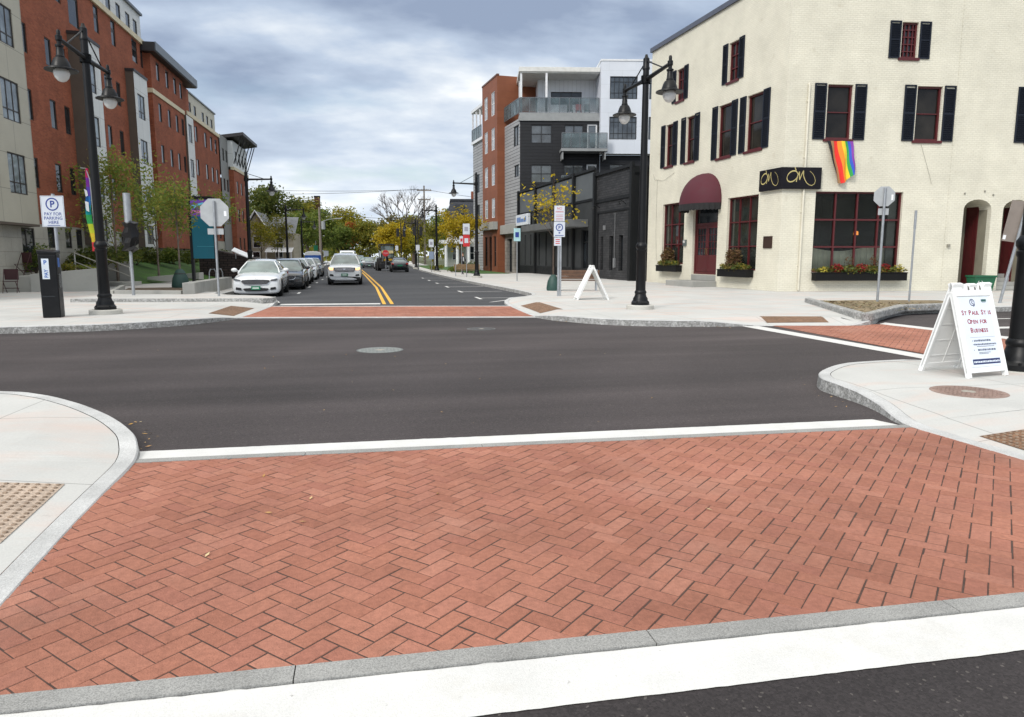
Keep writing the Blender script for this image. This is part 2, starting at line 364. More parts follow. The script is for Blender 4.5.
sd = Vector((math.sin(az) * math.cos(el), math.cos(az) * math.cos(el), math.sin(el)))
so.rotation_euler = sd.to_track_quat('Z', 'Y').to_euler()

# ------------------------------------------------------------------ common materials
ASPH = mat_asphalt('asphalt_worn', (.027, .0235, .0245), (.066, .055, .055), .28)
ASPH2 = mat_asphalt('asphalt_new', (.046, .048, .053), (.060, .061, .065), .08)
CONC = mat_concrete('pavement_concrete', (.50, .502, .485), 1.75, 1.75, R(2), stain_amt=.58)
CONC_P = mat_concrete('precast_concrete', (.40, .40, .37), stain=(.28, .27, .24), stain_amt=.3, joints=False)
CONC_D = mat_concrete('weathered_concrete', (.33, .33, .31), stain=(.2, .2, .18), stain_amt=.4, joints=False, var=.15)
GRAN = mat_granite('granite_kerb', (.49, .495, .49), .16)
GRAN_R = mat_granite('granite_rough', (.44, .44, .43), .3, 60, 1., 22)
_n = GRAN_R.node_tree; _b = [q for q in _n.nodes if q.type == 'BSDF_PRINCIPLED'][0]; _c = _b.inputs['Base Color'].links[0].from_socket
_f = ramp(_n, noise(_n, ocoord(_n), 13, 7, .7), .45, .62); L(_n, mixc(_n, _f, mixc(_n, 1., _c, (.56, .56, .55), 'MULTIPLY'), _c), _b.inputs['Base Color'])
GRAN_B = mat_granite('granite_band', (.285, .285, .275), .28, 240, .3)
WPAINT = M('road_paint_white', (.61, .61, .595), .75, var=.06, vs=3, fine=.07, fs=150, bmp=.2, bs=200)
_n = WPAINT.node_tree; _b = [q for q in _n.nodes if q.type == 'BSDF_PRINCIPLED'][0]; _c = _b.inputs['Base Color'].links[0].from_socket; _o = ocoord(_n)
_f = sockmath(_n, 'MULTIPLY', ramp(_n, noise(_n, _o, 2.3, 8, .7), .55, .75), .35); _c = mixc(_n, _f, _c, (.45, .42, .36))
_f = sockmath(_n, 'MULTIPLY', ramp(_n, noise(_n, _o, 38, 4, .6), .68, .76), .6); L(_n, mixc(_n, _f, _c, (.16, .15, .14)), _b.inputs['Base Color'])
YPAINT = M('road_paint_yellow', (.72, .40, .04), .7, var=.1, vs=2, fine=.08, fs=80)
BRICKP = mat_island('clay_paver', [(.295, .122, .082), (.335, .143, .096), (.355, .155, .106), (.31, .128, .09), (.38, .172, .12)], .82, .3, .25, .6, 120, .18, .5, bloom=(.50, .31, .245))
SAND = M('joint_sand', (.062, .036, .028), .95, var=.3, vs=8, fine=.2)
BLACKP = M('black_paint', (.0045, .005, .006), .42, var=.2, vs=5, spec=.28, fine=.1)
GALV = M('galvanised_steel', (.36, .38, .40), .42, .6, .12, 6, .06)
ALU = M('sign_aluminium', (.40, .42, .43), .45, .25, .08, 4)
WHITEP = M('white_plastic', (.80, .81, .80), .45, var=.04)
RUST = mat_granite('cast_iron_rust', (.27, .19, .16), .2, 60, .3)
IRON = M('cast_iron', (.13, .14, .135), .6, .3, .2, 20, .2)
DARKG = mat_glass('window_glass', (.016, .02, .024))
SKYG = mat_glass('window_glass_pale', (.05, .06, .07), spec=.9)

# ------------------------------------------------------------------ ground
mb = MB(); mb.box(-1500, 1500, -600, 2400, -.5, -.06)
struct('ground', mb, M('earth_grass', (.075, .085, .04), .95, var=.3, vs=.2, fine=.2, fs=4))
mb = MB(); mb.add([(-70, -40, 0), (70, -40, 0), (70, 18.6, 0), (4.6, 19.6, 0), (-3, 20.6, 0), (-70, 18.2, 0)], [(0, 1, 2, 3, 4, 5)])
struct('road_junction', mb, ASPH)
mb = MB(); mb.add([(-9, 20.65, .0), (-3, 20.6, .0), (4.6, 19.6, .0), (9, 19.6, .0), (14, 240, .0), (-18, 240, .0)], [(0, 1, 2, 3, 4, 5)])
struct('road', mb, ASPH2)

def smooth_path(p, n=5):
    out = []
    for i in range(len(p) - 1):
        p0, p1, p2, p3 = p[max(i - 1, 0)], p[i], p[i + 1], p[min(i + 2, len(p) - 1)]
        l = math.hypot(p2[0] - p1[0], p2[1] - p1[1])
        if l > 9 or (len(p1) > 3 and p1[3] == 's'): out.append(p1[:3]); continue
        for j in range(n):
            t = j / n; q = []
            for c in range(3):
                a, b, c_, d = p0[c], p1[c], p2[c], p3[c]
                if c < 2 and math.hypot(p1[0] - p0[0], p1[1] - p0[1]) > 9: a = 2 * b - c_
                if c < 2 and math.hypot(p3[0] - p2[0], p3[1] - p2[1]) > 9: d = 2 * c_ - b
                if c == 2: q.append(b + (c_ - b) * t); continue
                q.append(.5 * (2 * b + (c_ - a) * t + (2 * a - 5 * b + 4 * c_ - d) * t * t + (3 * b - a - 3 * c_ + d) * t ** 3))
            out.append(tuple(q))
    out.append(p[-1][:3]); return out
PAVE = []
def pavement(name, path, back, side=1, ramp_w=1.1, kw=.135, n=5, kerbname='kerb', mat=None, mk=None, flat=False):
    """raised pavement behind a kerb line; the kerb drops where its height is low (crossing ramps)"""
    P = path if flat else smooth_path(path, n)
    nn = len(P); nor = []
    for i in range(nn):
        a = Vector(P[max(i - 1, 0)][:2]); b = Vector(P[min(i + 1, nn - 1)][:2]); d = (b - a).normalized(); nor.append(Vector((-d.y, d.x)) * side)
    def ring(off):
        return [Vector(P[i][:2]) + nor[i] * (off[i] if isinstance(off, list) else off) for i in range(nn)]
    r0, r1 = ring(0), ring(kw)
    rw = [kw + .25 + ramp_w * max(0, 1 - P[i][2] / .15) for i in range(nn)]; r2 = ring(rw)
    rb = ring(.012)
    mb = MB(); n_ = nn
    rnd = random.Random(len(name))
    vs = [(r0[i].x + nor[i].x * -.015, r0[i].y - nor[i].y * .015, -.03) for i in range(nn)] + [(q.x, q.y, max(P[i][2] - .014, -.03)) for i, q in enumerate(r0)] + \
         [(q.x, q.y, P[i][2]) for i, q in enumerate(rb)] + [(q.x, q.y, P[i][2]) for i, q in enumerate(r1)]
    fs = []; mi = []
    for i in range(nn - 1):
        for k in range(3):
            fs.append((k * nn + i, k * nn + i + 1, (k + 1) * nn + i + 1, (k + 1) * nn + i)); mi.append(1 if k == 0 else 0)
    o = len(mb.v); mb.add(vs, fs); mb.m = mi
    struct(kerbname, mb, [mk or GRAN, GRAN_R])
    mb = MB(); g = .006
    r1b = [r1[i] + nor[i] * g for i in range(nn)]
    vs = [(q.x, q.y, P[i][2] - .002) for i, q in enumerate(r1b)] + [(q.x, q.y, SW) for q in r2]
    mb.add(vs, [(i, i + 1, nn + i + 1, nn + i) for i in range(nn - 1)])
    pts = [(q.x, q.y, SW) for q in r2] + [(x, y, SW) for x, y in back]
    mb.poly(pts)
    struct(name, mb, mat or CONC); PAVE.append((mb.v, mb.f))
    return P

pavement('pavement_near_left', [(-1.55, -6, .03), (-1.58, 2.4, .02), (-1.66, 3.43, .018), (-1.72, 4.33, .018), (-1.75, 5.03, .02), (-1.78, 5.88, .03), (-1.89, 6.34, .08), (-2.05, 6.7, .1), (-2.36, 7.18, .13), (-2.81, 7.74, .15), (-3.4, 8.35, .15), (-4.1, 8.7, .15), (-7, 9.5, .15), (-45, 9.8, .15)], [(-45, -6)], 1)
pavement('pavement_near_right', [(5.15, -6, .03), (5.08, 2.4, .02), (5.05, 4.4, .018), (5.02, 5.2, .018), (5.02, 5.8, .035), (5.22, 6.4, .09), (5.31, 6.85, .13), (5.34, 7.25, .15), (5.42, 7.65, .15), (5.75, 8.1, .15), (6.5, 8.62, .15), (7.6, 8.87, .13), (8.5, 8.92, .06), (9.2, 8.92, .02), (11.8, 8.95, .02), (13, 8.95, .1), (15, 8.9, .15), (45, 8.7, .15)], [(45, -6)], -1)
pavement('pavement_far_left', [(-45, 16.4, .15), (-9, 16.6, .15), (-7.45, 16.7, .15), (-5.6, 16.95, .15), (-4.25, 17.8, .15), (-3.5, 18.9, .1), (-3.2, 19.7, .02), (-3.02, 21.5, .02), (-2.9, 23.8, .02), (-2.86, 24.6, .10), (-2.9, 25.5, .15), (-3.5, 26.5, .15), (-4.7, 27.3, .15), (-5.3, 28.3, .15), (-5.45, 30, .15), (-5.6, 60, .15), (-7, 240, .15)], [(-10.5, 240), (-10, 70), (-45, 70)], 1)
pavement('pavement_far_right', [(12, 240, .15), (6.3, 82, .15), (6.1, 60, .15), (6.15, 46.5, .15), (6.45, 37, .15), (6.65, 30.6, .15), (6.5, 27.5, .15), (5.9, 26, .15), (5.1, 25, .15), (4.7, 24, .08), (4.6, 22.5, .02), (4.5, 20.5, .02), (4.45, 18.8, .02), (4.5, 18.1, .08), (4.75, 17.3, .14), (5.44, 16.2, .15), (6.4, 15.5, .15), (7.5, 15.15, .15), (8.5, 15.05, .06), (9.1, 15.0, .02), (10.9, 14.62, .02), (11.5, 14.64, .1), (12.1, 15.1, .15), (12.9, 15.9, .15), (14.5, 17.1, .15), (16, 17.5, .15), (20, 17.7, .15), (45, 17.6, .15)], [(45, 62), (9.6, 62), (9.4, 82), (15, 240)], 1, .45)

# raised step behind the far-left ramp
mb = MB(); mb.prism([(-9.2, 25.45), (-3.25, 24.55), (-3.0, 24.75), (-3.0, 25.4), (-3.55, 26.35), (-4.75, 27.15), (-5.42, 28.2), (-5.5, 29.5), (-9.2, 30.5)], .1, .25); struct('pavement_far_left', mb, CONC, bevel=.015)
mb = MB(); mb.prism([(-9.2, 25.3), (-3.2, 24.38), (-2.9, 24.62), (-2.9, 25.38), (-2.995, 25.4), (-2.995, 24.74), (-3.25, 24.54), (-9.2, 25.44)], .1, .256); struct('kerb', mb, GRAN_R, bevel=.012)
# ------------------------------------------------------------------ herringbone crossings
def clip_poly(poly, clip):
    def inside(p, a, b): return (b[0] - a[0]) * (p[1] - a[1]) - (b[1] - a[1]) * (p[0] - a[0]) >= 0
    out = poly
    for i in range(len(clip)):
        a, b = clip[i], clip[(i + 1) % len(clip)]; inp = out
        out = []
        for j in range(len(inp)):
            p, q = inp[j], inp[(j + 1) % len(inp)]; ip, iq = inside(p, a, b), inside(q, a, b)
            d1 = (b[0] - a[0]) * (p[1] - a[1]) - (b[1] - a[1]) * (p[0] - a[0]); d2 = (b[0] - a[0]) * (q[1] - a[1]) - (b[1] - a[1]) * (q[0] - a[0])
            if iq:
                if not ip: t = d1 / (d1 - d2); out.append((p[0] + (q[0] - p[0]) * t, p[1] + (q[1] - p[1]) * t))
                out.append(q)
            elif ip: t = d1 / (d1 - d2); out.append((p[0] + (q[0] - p[0]) * t, p[1] + (q[1] - p[1]) * t))
        if len(out) < 3: return []
    return out
def area(p): return .5 * abs(sum(p[i][0] * p[(i + 1) % len(p)][1] - p[(i + 1) % len(p)][0] * p[i][1] for i in range(len(p))))
def herringbone(name, quad, ang, a=.1, seed=1, origin=(0, 0), gap=.0029, zt=.012):
    rnd = random.Random(seed); mb = MB(); ca, sa = math.cos(ang), math.sin(ang)
    cx = sum(p[0] for p in quad) / len(quad); cy = sum(p[1] for p in quad) / len(quad)
    rad = max(math.hypot(p[0] - cx, p[1] - cy) for p in quad); n = int(rad / a) + 3
    for i in range(-n, n):
        for j in range(-n, n):
            kk = (i - j) % 4
            if kk == 0: r = (i, j, i + 2, j + 1)
            elif kk == 3: r = (i, j, i + 1, j + 2)
            else: continue
            g = gap / a * (1 + rnd.uniform(-.35, .6)); jx, jy = rnd.uniform(-.012, .012), rnd.uniform(-.012, .012)
            loc = [(r[0] + g + jx, r[1] + g + jy), (r[2] - g + jx, r[1] + g + jy), (r[2] - g + jx, r[3] - g + jy), (r[0] + g + jx, r[3] - g + jy)]
            wp = [(cx + origin[0] + (x * ca - y * sa) * a, cy + origin[1] + (x * sa + y * ca) * a) for x, y in loc]
            if not any(abs(x - cx) < rad and abs(y - cy) < rad for x, y in wp): continue
            cp = clip_poly(wp, quad)
            if len(cp) < 3 or area(cp) < .0002: continue
            mx = sum(p[0] for p in cp) / len(cp); my = sum(p[1] for p in cp) / len(cp); m_ = len(cp); dz = rnd.uniform(-.0008, .0012); tx, ty = rnd.uniform(-.01, .01), rnd.uniform(-.01, .01)
            top = []
            for (x, y) in cp:
                d = math.hypot(x - mx, y - my); s_ = max(0, 1 - .004 / max(d, .004)); X, Y = mx + (x - mx) * s_, my + (y - my) * s_
                top.append((X, Y, zt + dz + (X - mx) * tx + (Y - my) * ty))
            mb.add([(x, y, .002) for x, y in cp] + [(x, y, zt + dz - .0025) for x, y in cp] + top,
                   [(q, (q + 1) % m_, m_ + (q + 1) % m_, m_ + q) for q in range(m_)] + [(m_ + q, m_ + (q + 1) % m_, 2 * m_ + (q + 1) % m_, 2 * m_ + q) for q in range(m_)] + [tuple(range(2 * m_, 3 * m_))])
    o = mb.build(name, BRICKP, recalc=False); tag(o, kind='structure')
    s_ = MB(); s_.add([(x, y, .0098) for x, y in quad], [tuple(range(len(quad)))]); struct('paver_bedding', s_, SAND)
herringbone('brick_crosswalk', [(-1.95, 2.752), (5.4, 2.62), (5.4, 5.645), (-1.95, 5.872)], R(44), seed=3)
herringbone('brick_crosswalk', [(-3.2, 19.95), (4.7, 18.55), (4.75, 22.55), (-3.1, 24.05)], R(43), seed=4)
herringbone('brick_crosswalk', [(9.02, 8.8), (12.4, 8.85), (12.0, 14.75), (9.3, 15.2)], R(46), seed=5)
def strip(name, quad, z, m, z0=None, **kw):
    mb = MB()
    if z0 is not None: mb.prism(quad, z0, z)
    else:
        rr = random.Random(int(quad[0][0] * 100)); out = []     # sprayed edges are never ruler-straight
        for i in range(len(quad)):
            a, b = Vector(quad[i]), Vector(quad[(i + 1) % len(quad)]); ln = (b - a).length; nn_ = int(min(160, ln / .045)) if m is WPAINT and a.y < 8 else 1
            nv = Vector((-(b - a).y, (b - a).x)).normalized()
            for j in range(max(1, nn_)): q = a + (b - a) * j / max(1, nn_) + nv * (rr.gauss(0, .0014) + (rr.uniform(-.008, .003) if rr.random() < .04 else 0) if j else 0); out.append((q.x, q.y, z))
        mb.add(out, [tuple(range(len(out)))])
    return struct(name, mb, m, **kw)
def nearY(x, y0, k=-.0185): return y0 + k * (x + 1.35)
for i in range(5):   # granite band stones, with open joints
    a, b = -1.75 + i * 1.45, -1.75 + (i + 1) * 1.45 - .005
    if i == 4: b = 5.25
    strip('granite_band', [(a, nearY(a, 2.635)), (b, nearY(b, 2.635)), (b, nearY(b, 2.743)), (a, nearY(a, 2.743))], .0135, GRAN_B, -.02)
for i in range(5):
    a, b = -1.95 + i * 1.45, -1.95 + (i + 1) * 1.45 - .005
    if i == 4: b = 5.2
    f_ = lambda x, y0: y0 - .031 * (x + 1.8)
    strip('granite_band', [(a, f_(a, 5.872)), (b, f_(b, 5.872)), (b, f_(b, 5.975)), (a, f_(a, 5.975))], .0135, GRAN_B, -.02)
f_ = lambda x, y0: y0 - .031 * (x + 1.8)
strip('road_marking_white', [(-1.6, nearY(-1.6, 2.31)), (5.1, nearY(5.1, 2.33)), (5.1, nearY(5.1, 2.63)), (-1.6, nearY(-1.6, 2.63))], .004, WPAINT)
strip('road_marking_white', [(-1.88, f_(-1.88, 5.98)), (4.98, f_(4.98, 5.98)), (4.9, f_(4.9, 6.27)), (-1.95, f_(-1.95, 6.25))], .004, WPAINT)
strip('granite_band', [(-3.1, 24.05), (4.75, 22.55), (4.75, 22.8), (-3.1, 24.3)], .0135, GRAN, -.02)
strip('granite_band', [(-3.2, 19.7), (4.65, 18.3), (4.7, 18.55), (-3.2, 19.95)], .0135, GRAN, -.02)
strip('road_marking_white', [(-2.75, 24.75), (.55, 24.55), (.55, 25.15), (-2.75, 25.4)], .004, WPAINT)
strip('road_marking_white', [(8.55, 15.1), (8.95, 15.1), (8.99, 8.95), (8.62, 8.95)], .004, WPAINT)
strip('road_marking_white', [(12.05, 14.9), (12.45, 15.2), (12.9, 8.95), (12.47, 8.95)], .004, WPAINT)
strip('road_marking_white', [(13.6, 13.4), (30, 13.1), (30, 13.4), (13.6, 13.75)], .004, WPAINT)
strip('road_marking_white', [(15.2, 15.5), (30, 15.3), (30, 15.42), (15.2, 15.62)], .004, WPAINT)
for s_ in (0, 1):   # double yellow centre line
    a = .62 + s_ * .26
    strip('road_marking_yellow', [(a, 24.6), (a + .12, 24.6), (a + .10, 38), (a - .02, 38)], .004, YPAINT)
    strip('road_marking_yellow', [(a - .02, 38), (a + .10, 38), (a - .36, 62), (a - .5, 62)], .004, YPAINT)
    strip('road_marking_yellow', [(a - .5, 62), (a - .36, 62), (a - 1.2, 100), (a - 1.35, 100)], .004, YPAINT)
strip('road_marking_white', [(-3.62, 29.2), (-3.5, 29.2), (-2.86, 26.2), (-2.98, 26.2)], .004, WPAINT)
for i in range(7):   # parking bay ticks, left and right
    y = 33.0 + i * 6.4
    strip('road_marking_white', [(-2.84, y - .7), (-2.72, y - .7), (-2.76, y + .7), (-2.88, y + .7)], .004, WPAINT)
    strip('road_marking_white', [(-5.3, y - .06), (-2.9, y - .06), (-2.9, y + .06), (-5.3, y + .06)], .004, WPAINT)
for i in range(6):
    y = 27.5 + i * 5.3
    strip('road_marking_white', [(4.3, y - .7), (4.42, y - .7), (4.42, y + .7), (4.3, y + .7)], .004, WPAINT)
    strip('road_marking_white', [(4.44, y - .06), (6.3, y - .06), (6.3, y + .06), (4.44, y + .06)], .004, WPAINT)
strip('road_marking_white', [(4.3, 24.9), (4.5, 25.0), (6.2, 27.2), (6.0, 27.2)], .004, WPAINT)

SEAM = M('asphalt_seam', (.040, .035, .035), .8, var=.2)
mb = MB(); mb.ribbon([(2.75, 17.3, .0025), (2.9, 14.5, .0025), (3.15, 11.8, .0025), (3.3, 9.6, .0025), (3.35, 7.4, .0025), (3.3, 6.3, .0025)], [.015, .03, .02, .03, .015, .02], 0, (0, 0, 1)); pass
# tactile plates (cast-iron, truncated domes), part of the ramps
from mathutils.bvhtree import BVHTree
_bv = [BVHTree.FromPolygons([Vector(q) for q in v], f) for v, f in PAVE]
def surf_z(x, y):
    z = -1
    for b_ in _bv:
        h_ = b_.ray_cast(Vector((x, y, 2)), Vector((0, 0, -1)))
        if h_[0] is not None: z = max(z, h_[0].z)
    return z if z > -1 else SW
def tactile(quad, nx, ny, mat):
    """cast-iron plate with truncated domes, lying on the ramp surface"""
    mb = MB(); p = [Vector((q[0], q[1], 0)) for q in quad]; n = 10
    def at(u, v):
        q = (p[0] * (1 - u) + p[1] * u) * (1 - v) + (p[3] * (1 - u) + p[2] * u) * v; q.z = surf_z(q.x, q.y) + .005; return q
    mb.add([at(i / n, j / n) for i in range(n + 1) for j in range(n + 1)], [(i * (n + 1) + j, i * (n + 1) + j + 1, (i + 1) * (n + 1) + j + 1, (i + 1) * (n + 1) + j) for i in range(n) for j in range(n)])
    for i in range(nx):
        for j in range(ny): mb.lathe([(.017, -.002), (.015, .005), (.009, .008)], at((i + .5) / nx, (j + .5) / ny), 7, 1)
    return tag(mb.build('tactile_paving', [mat, TACD], recalc=False), kind='structure')
TACD = mat_granite('tactile_dome', (.25, .185, .135), .25, 90, .3)
TACB = mat_granite('tactile_iron', (.43, .345, .275), .2, 60, .4)
tactile([(-3.3, 4.25), (-2.0, 4.25), (-2.06, 5.30), (-3.3, 5.24)], 20, 17, TACB)
TACR = mat_granite('tactile_iron_dark', (.19, .105, .06), .5, 50, .6)
tactile([(5.22, 3.5), (6.3, 3.5), (6.3, 5.1), (5.28, 5.18)], 17, 26, TACR)
tactile([(-4.05, 20.2, .121), (-3.4, 20.1, .046), (-3.27, 22.9, .043), (-3.95, 23.0, .119)], 8, 24, TACR)
tactile([(4.75, 19.1, .038), (5.4, 19.1, .11), (5.5, 22.2, .112), (4.87, 22.2, .044)], 8, 24, TACR)
tactile([(9.3, 15.25), (10.75, 14.98), (10.9, 15.5), (9.45, 15.85)], 24, 8, TACR)

# manhole covers
def manhole(x, y, z, r, mat, label, ringm):
    t = empty('manhole_cover', (x, y, z), 0, label, 'manhole cover')
    mb = MB(); mb.lathe([(r, -.01), (r, .004), (r * .93, .004)], n=40); mb.build('frame', ringm, t)
    mb = MB(); mb.lathe([(r * .925, -.01), (r * .925, .0045)], n=40)
    for k in range(-5, 6):
        h = math.sqrt(max(0, (r * .85) ** 2 - (k * r * .15) ** 2))
        for q in range(-5, 6):
            if math.hypot(k, q) * r * .15 < r * .85 and math.hypot(k, q) > 1.3: mb.box(k * r * .15 - r * .05, k * r * .15 + r * .05, q * r * .15 - r * .05, q * r * .15 + r * .05, .004, .008)
    mb.build('lid', mat, t)
    mb = MB(); mb.lathe([(r * .2, .004), (r * .2, .007), (r * .13, .007)], n=16); mb.build('maker_mark', M('worn_iron', (.36, .33, .28), .6, .3), t)
manhole(.25, 12.45, .0, .40, M('iron_grey', (.22, .235, .225), .6, .2, .2, 20, .2), 'grey iron manhole cover in the middle of the junction asphalt', IRON)
manhole(2.55, 15.7, .0, .32, M('iron_dark', (.10, .10, .10), .7, .2, .2, 20, .2), 'darker manhole cover nearer the far brick crosswalk', IRON)
manhole(6.38, 6.45, SW, .37, RUST, 'rusty brown manhole cover set in the pavement by the folding sign', RUST)
# patch of blown leaves: loose small leaves on the crossing and at the kerbs
LEAFL = mat_island('fallen_leaf', [(.45, .25, .05), (.55, .38, .2), (.35, .17, .04), (.6, .5, .3)], .8, .2, .2, 0)
mb = MB(); rnd = random.Random(8)
def leaf(mb, x, y, z, s):
    a = rnd.uniform(0, 6.3); u = Vector((math.cos(a), math.sin(a), rnd.uniform(-.2, .3))); v = Vector((-u.y, u.x, rnd.uniform(-.1, .4))); c = Vector((x, y, z + s * .3))
    mb.add([c - u * s, c - v * s * .4, c + u * s, c + v * s * .4], [(0, 1, 2), (0, 2, 3)])
for x, y in ((-.75, 5.3), (-.38, 4.73), (-.62, 4.5), (-.4, 4.3), (-.86, 3.9), (.45, 4.65), (2.1, 4.0)): leaf(mb, x, y, .013, .024)
for i in range(14): t = rnd.random(); leaf(mb, -1.86 - .5 * t * t + rnd.uniform(0, .18), 6.25 + 1.2 * t, .004, rnd.uniform(.01, .03))
for i in range(14): t = rnd.random(); leaf(mb, 5.1 + .6 * t - rnd.uniform(0, .2), 6.6 + 1.8 * t, .004, rnd.uniform(.008, .02))
for i in range(60): t = rnd.random(); leaf(mb, 4.6 + 3.5 * t, 17.3 - 2.2 * t - rnd.uniform(.1, .4), .004, rnd.uniform(.015, .035))
for i in range(30): leaf(mb, rnd.uniform(-3.5, 4), rnd.uniform(6.5, 14), .002, rnd.uniform(.008, .018))
tag(mb.build('fallen_leaves', LEAFL, recalc=False), 'small yellow and brown fallen leaves blown along the kerbs and crosswalk', 'leaf litter', kind='stuff')
# ------------------------------------------------------------------ cream brick corner building
CREAM = MB_brick('cream_painted_brick', (.72, .69, .575), (.69, .66, .545), (.63, .60, .49), .215, .078, .010, .6, .55, .10, stain=(.50, .45, .34))
CREAM_S = M('cream_render', (.58, .545, .43), .7, var=.05, bmp=.15)
REDP = M('oxblood_paint', (.08, .009, .011), .45, var=.12, vs=4)
OLDG = mat_glass('old_window_glass', (.014, .012, .010), .06, spec=.3)
NAVY = M('shutter_navy', (.010, .014, .024), .6, spec=.25, var=.15, vs=6)
SHOPG = mat_glass('shop_glass', (.02, .025, .022), .03, .78, .8)
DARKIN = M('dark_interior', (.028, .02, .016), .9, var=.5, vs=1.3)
SLATE = M('coping_metal', (.10, .11, .14), .45, .3)
CB = empty('corner_building', (16.94, 27.15, 0), 0, 'three-storey cream painted brick corner building with navy shutters and an arched awning', 'building')
AL = math.atan2(12.16, -.79); AR = math.atan2(-.104, .9945)    # left face (outward +y local), right face (outward -y local)
TOP = 12.85
def fac(mb, name, mat, side, parent=None, **kw):
    return mb.build(name, mat, parent or CB, (0, 0, 0), (AL if side == 'L' else AR) if parent is None else 0, **kw)
winL = [(9.55, 10.35, 6.42, 8.6), (7.3, 8.12, 6.38, 8.62), (4.0, 5.1, 6.2, 8.58), (1.6, 2.78, 6.2, 8.56)]
topL = [(8.55, 9.3, 9.62, 11.2), (3.62, 4.42, 9.5, 11.2)]
shopL = [(8.04, 10.45, 1.2, 4.42), (1.6, 4.0, .98, 4.27)]
door = (4.80, 7.12, .72, 4.05)
winR = [(1.72, 2.8, 6.36, 8.5), (5.58, 6.68, 6.36, 8.52), (10.6, 11.7, 6.36, 8.55)]
topR = [(4.72, 5.42, 9.6, 10.98)]
shopR = (1.46, 5.3, .95, 4.26)
arch = [(8.06, 9.32, .15, 3.99), (9.86, 11.12, .15, 3.99), (11.9, 13.2, .15, 3.99)]
mb = MB(); wall(mb, 0, 12.25, -.1, TOP, winL + topL + shopL + [door], 0, .22, 1); fac(mb, 'wall', CREAM, 'L')
mb = MB(); wall(mb, 0, 15.5, -.1, TOP, winR + topR + [shopR], 0, .22, -1) if False else None
ops = winR + topR + [shopR] + arch
wall(mb, 0, 15.5, -.1, TOP, ops, 0, .22, -1)
for a in arch:      # arched heads: fill the spandrels above a segmental curve
    n = 10; sp_ = 3.58; cx = (a[0] + a[1]) / 2; hw = (a[1] - a[0]) / 2
    cur = [(cx + hw * math.cos(math.pi * i / n), sp_ + (a[3] - sp_) * math.sin(math.pi * i / n)) for i in range(n + 1)]
    for i in range(n):
        (u, z), (u2, z2) = cur[i], cur[i + 1]
        mb.add([(u, 0, z), (u2, 0, z2), (u2, 0, a[3]), (u, 0, a[3])], [(0, 1, 2, 3)]); mb.add([(u, 0, z), (u2, 0, z2), (u2, 1.4, z2), (u, 1.4, z)], [(0, 1, 2, 3)])
mb.add([(7.3, -.012, 0), (7.36, -.012, 0), (7.36, -.012, TOP - .3), (7.3, -.012, TOP - .3)], [(0, 1, 2, 3)])
fac(mb, 'wall', CREAM, 'R')
mb = MB()           # far walls and roof close the volume
cL = Vector((12.25 * math.cos(AL), 12.25 * math.sin(AL))); cR = Vector((15.5 * math.cos(AR), 15.5 * math.sin(AR))); cB = cL + cR
mb.add([(*cL, -.1), (*cB, -.1), (*cB, TOP), (*cL, TOP)], [(0, 1, 2, 3)]); mb.add([(*cR, -.1), (*cB, -.1), (*cB, TOP), (*cR, TOP)], [(0, 1, 2, 3)])
mb.build('wall', CREAM, CB)
mb = MB(); mb.add([(0, 0, TOP - .25), (*cR, TOP - .25), (*cB, TOP - .25), (*cL, TOP - .25)], [(0, 1, 2, 3)]); mb.build('roof', M('roof_felt', (.05, .05, .055), .9), CB)
mb = MB(); mb.box(-.06, 12.35, -.25, .1, TOP, TOP + .22); fac(mb, 'coping', SLATE, 'L')
mb = MB(); mb.box(.11, 15.6, -.1, .25, TOP, TOP + .2); fac(mb, 'coping', SLATE, 'R')
def slats(mb, x0, x1, z0, z1, y0, y1, o, pitch=.085):
    frame_rect(mb, x0, x1, z0, z1, .055, y0, y1); mb.box(x0 + .055, x1 - .055, y0, y1, (z0 + z1) / 2 - .03, (z0 + z1) / 2 + .03)
    n = int((z1 - z0 - .1) / pitch); ym = (y0 + y1) / 2
    for i in range(n):
        z = z0 + .07 + i * pitch
        mb.obox(((x0 + x1) / 2, ym, z + .035), (x1 - x0 - .11, .012, .085), (R(-35 * o), 0, 0))
def shuttered(side, q, o, nz, rows=None, wsh=.5, gap=.07, nx=1, glass=None):
    x0, x1, z0, z1 = q; rz = AL if side == 'L' else AR
    w = window(CB, rz, x0, x1, z0, z1, -o * .1, o, REDP, glass or DARKG, .075, nx, nz, .04, .1)
    mb = MB(); ya, yb = sorted((-o * .05, o * .06)); mb.box(x0 - .1, x1 + .1, ya, yb, z0 - .11, z0 - .003); mb.build('sill', REDP, w)
    for a, b in ((x0 - gap - wsh, x0 - gap), (x1 + gap, x1 + gap + wsh)):
        mb = MB(); ya, yb = sorted((o * .004, o * .05)); slats(mb, a, b, z0 - .03, z1 + .03, ya, yb, o); fac(mb, 'shutter', NAVY, side)
for q in winL: shuttered('L', q, 1, 2, wsh=.46, gap=.05, glass=OLDG)
for q in topL: shuttered('L', q, 1, 3, wsh=.40, gap=.06, nx=2)
for q in winR: shuttered('R', q, -1, 2, glass=OLDG)
for q in topR: shuttered('R', q, -1, 5, wsh=.47, gap=.06, nx=4)
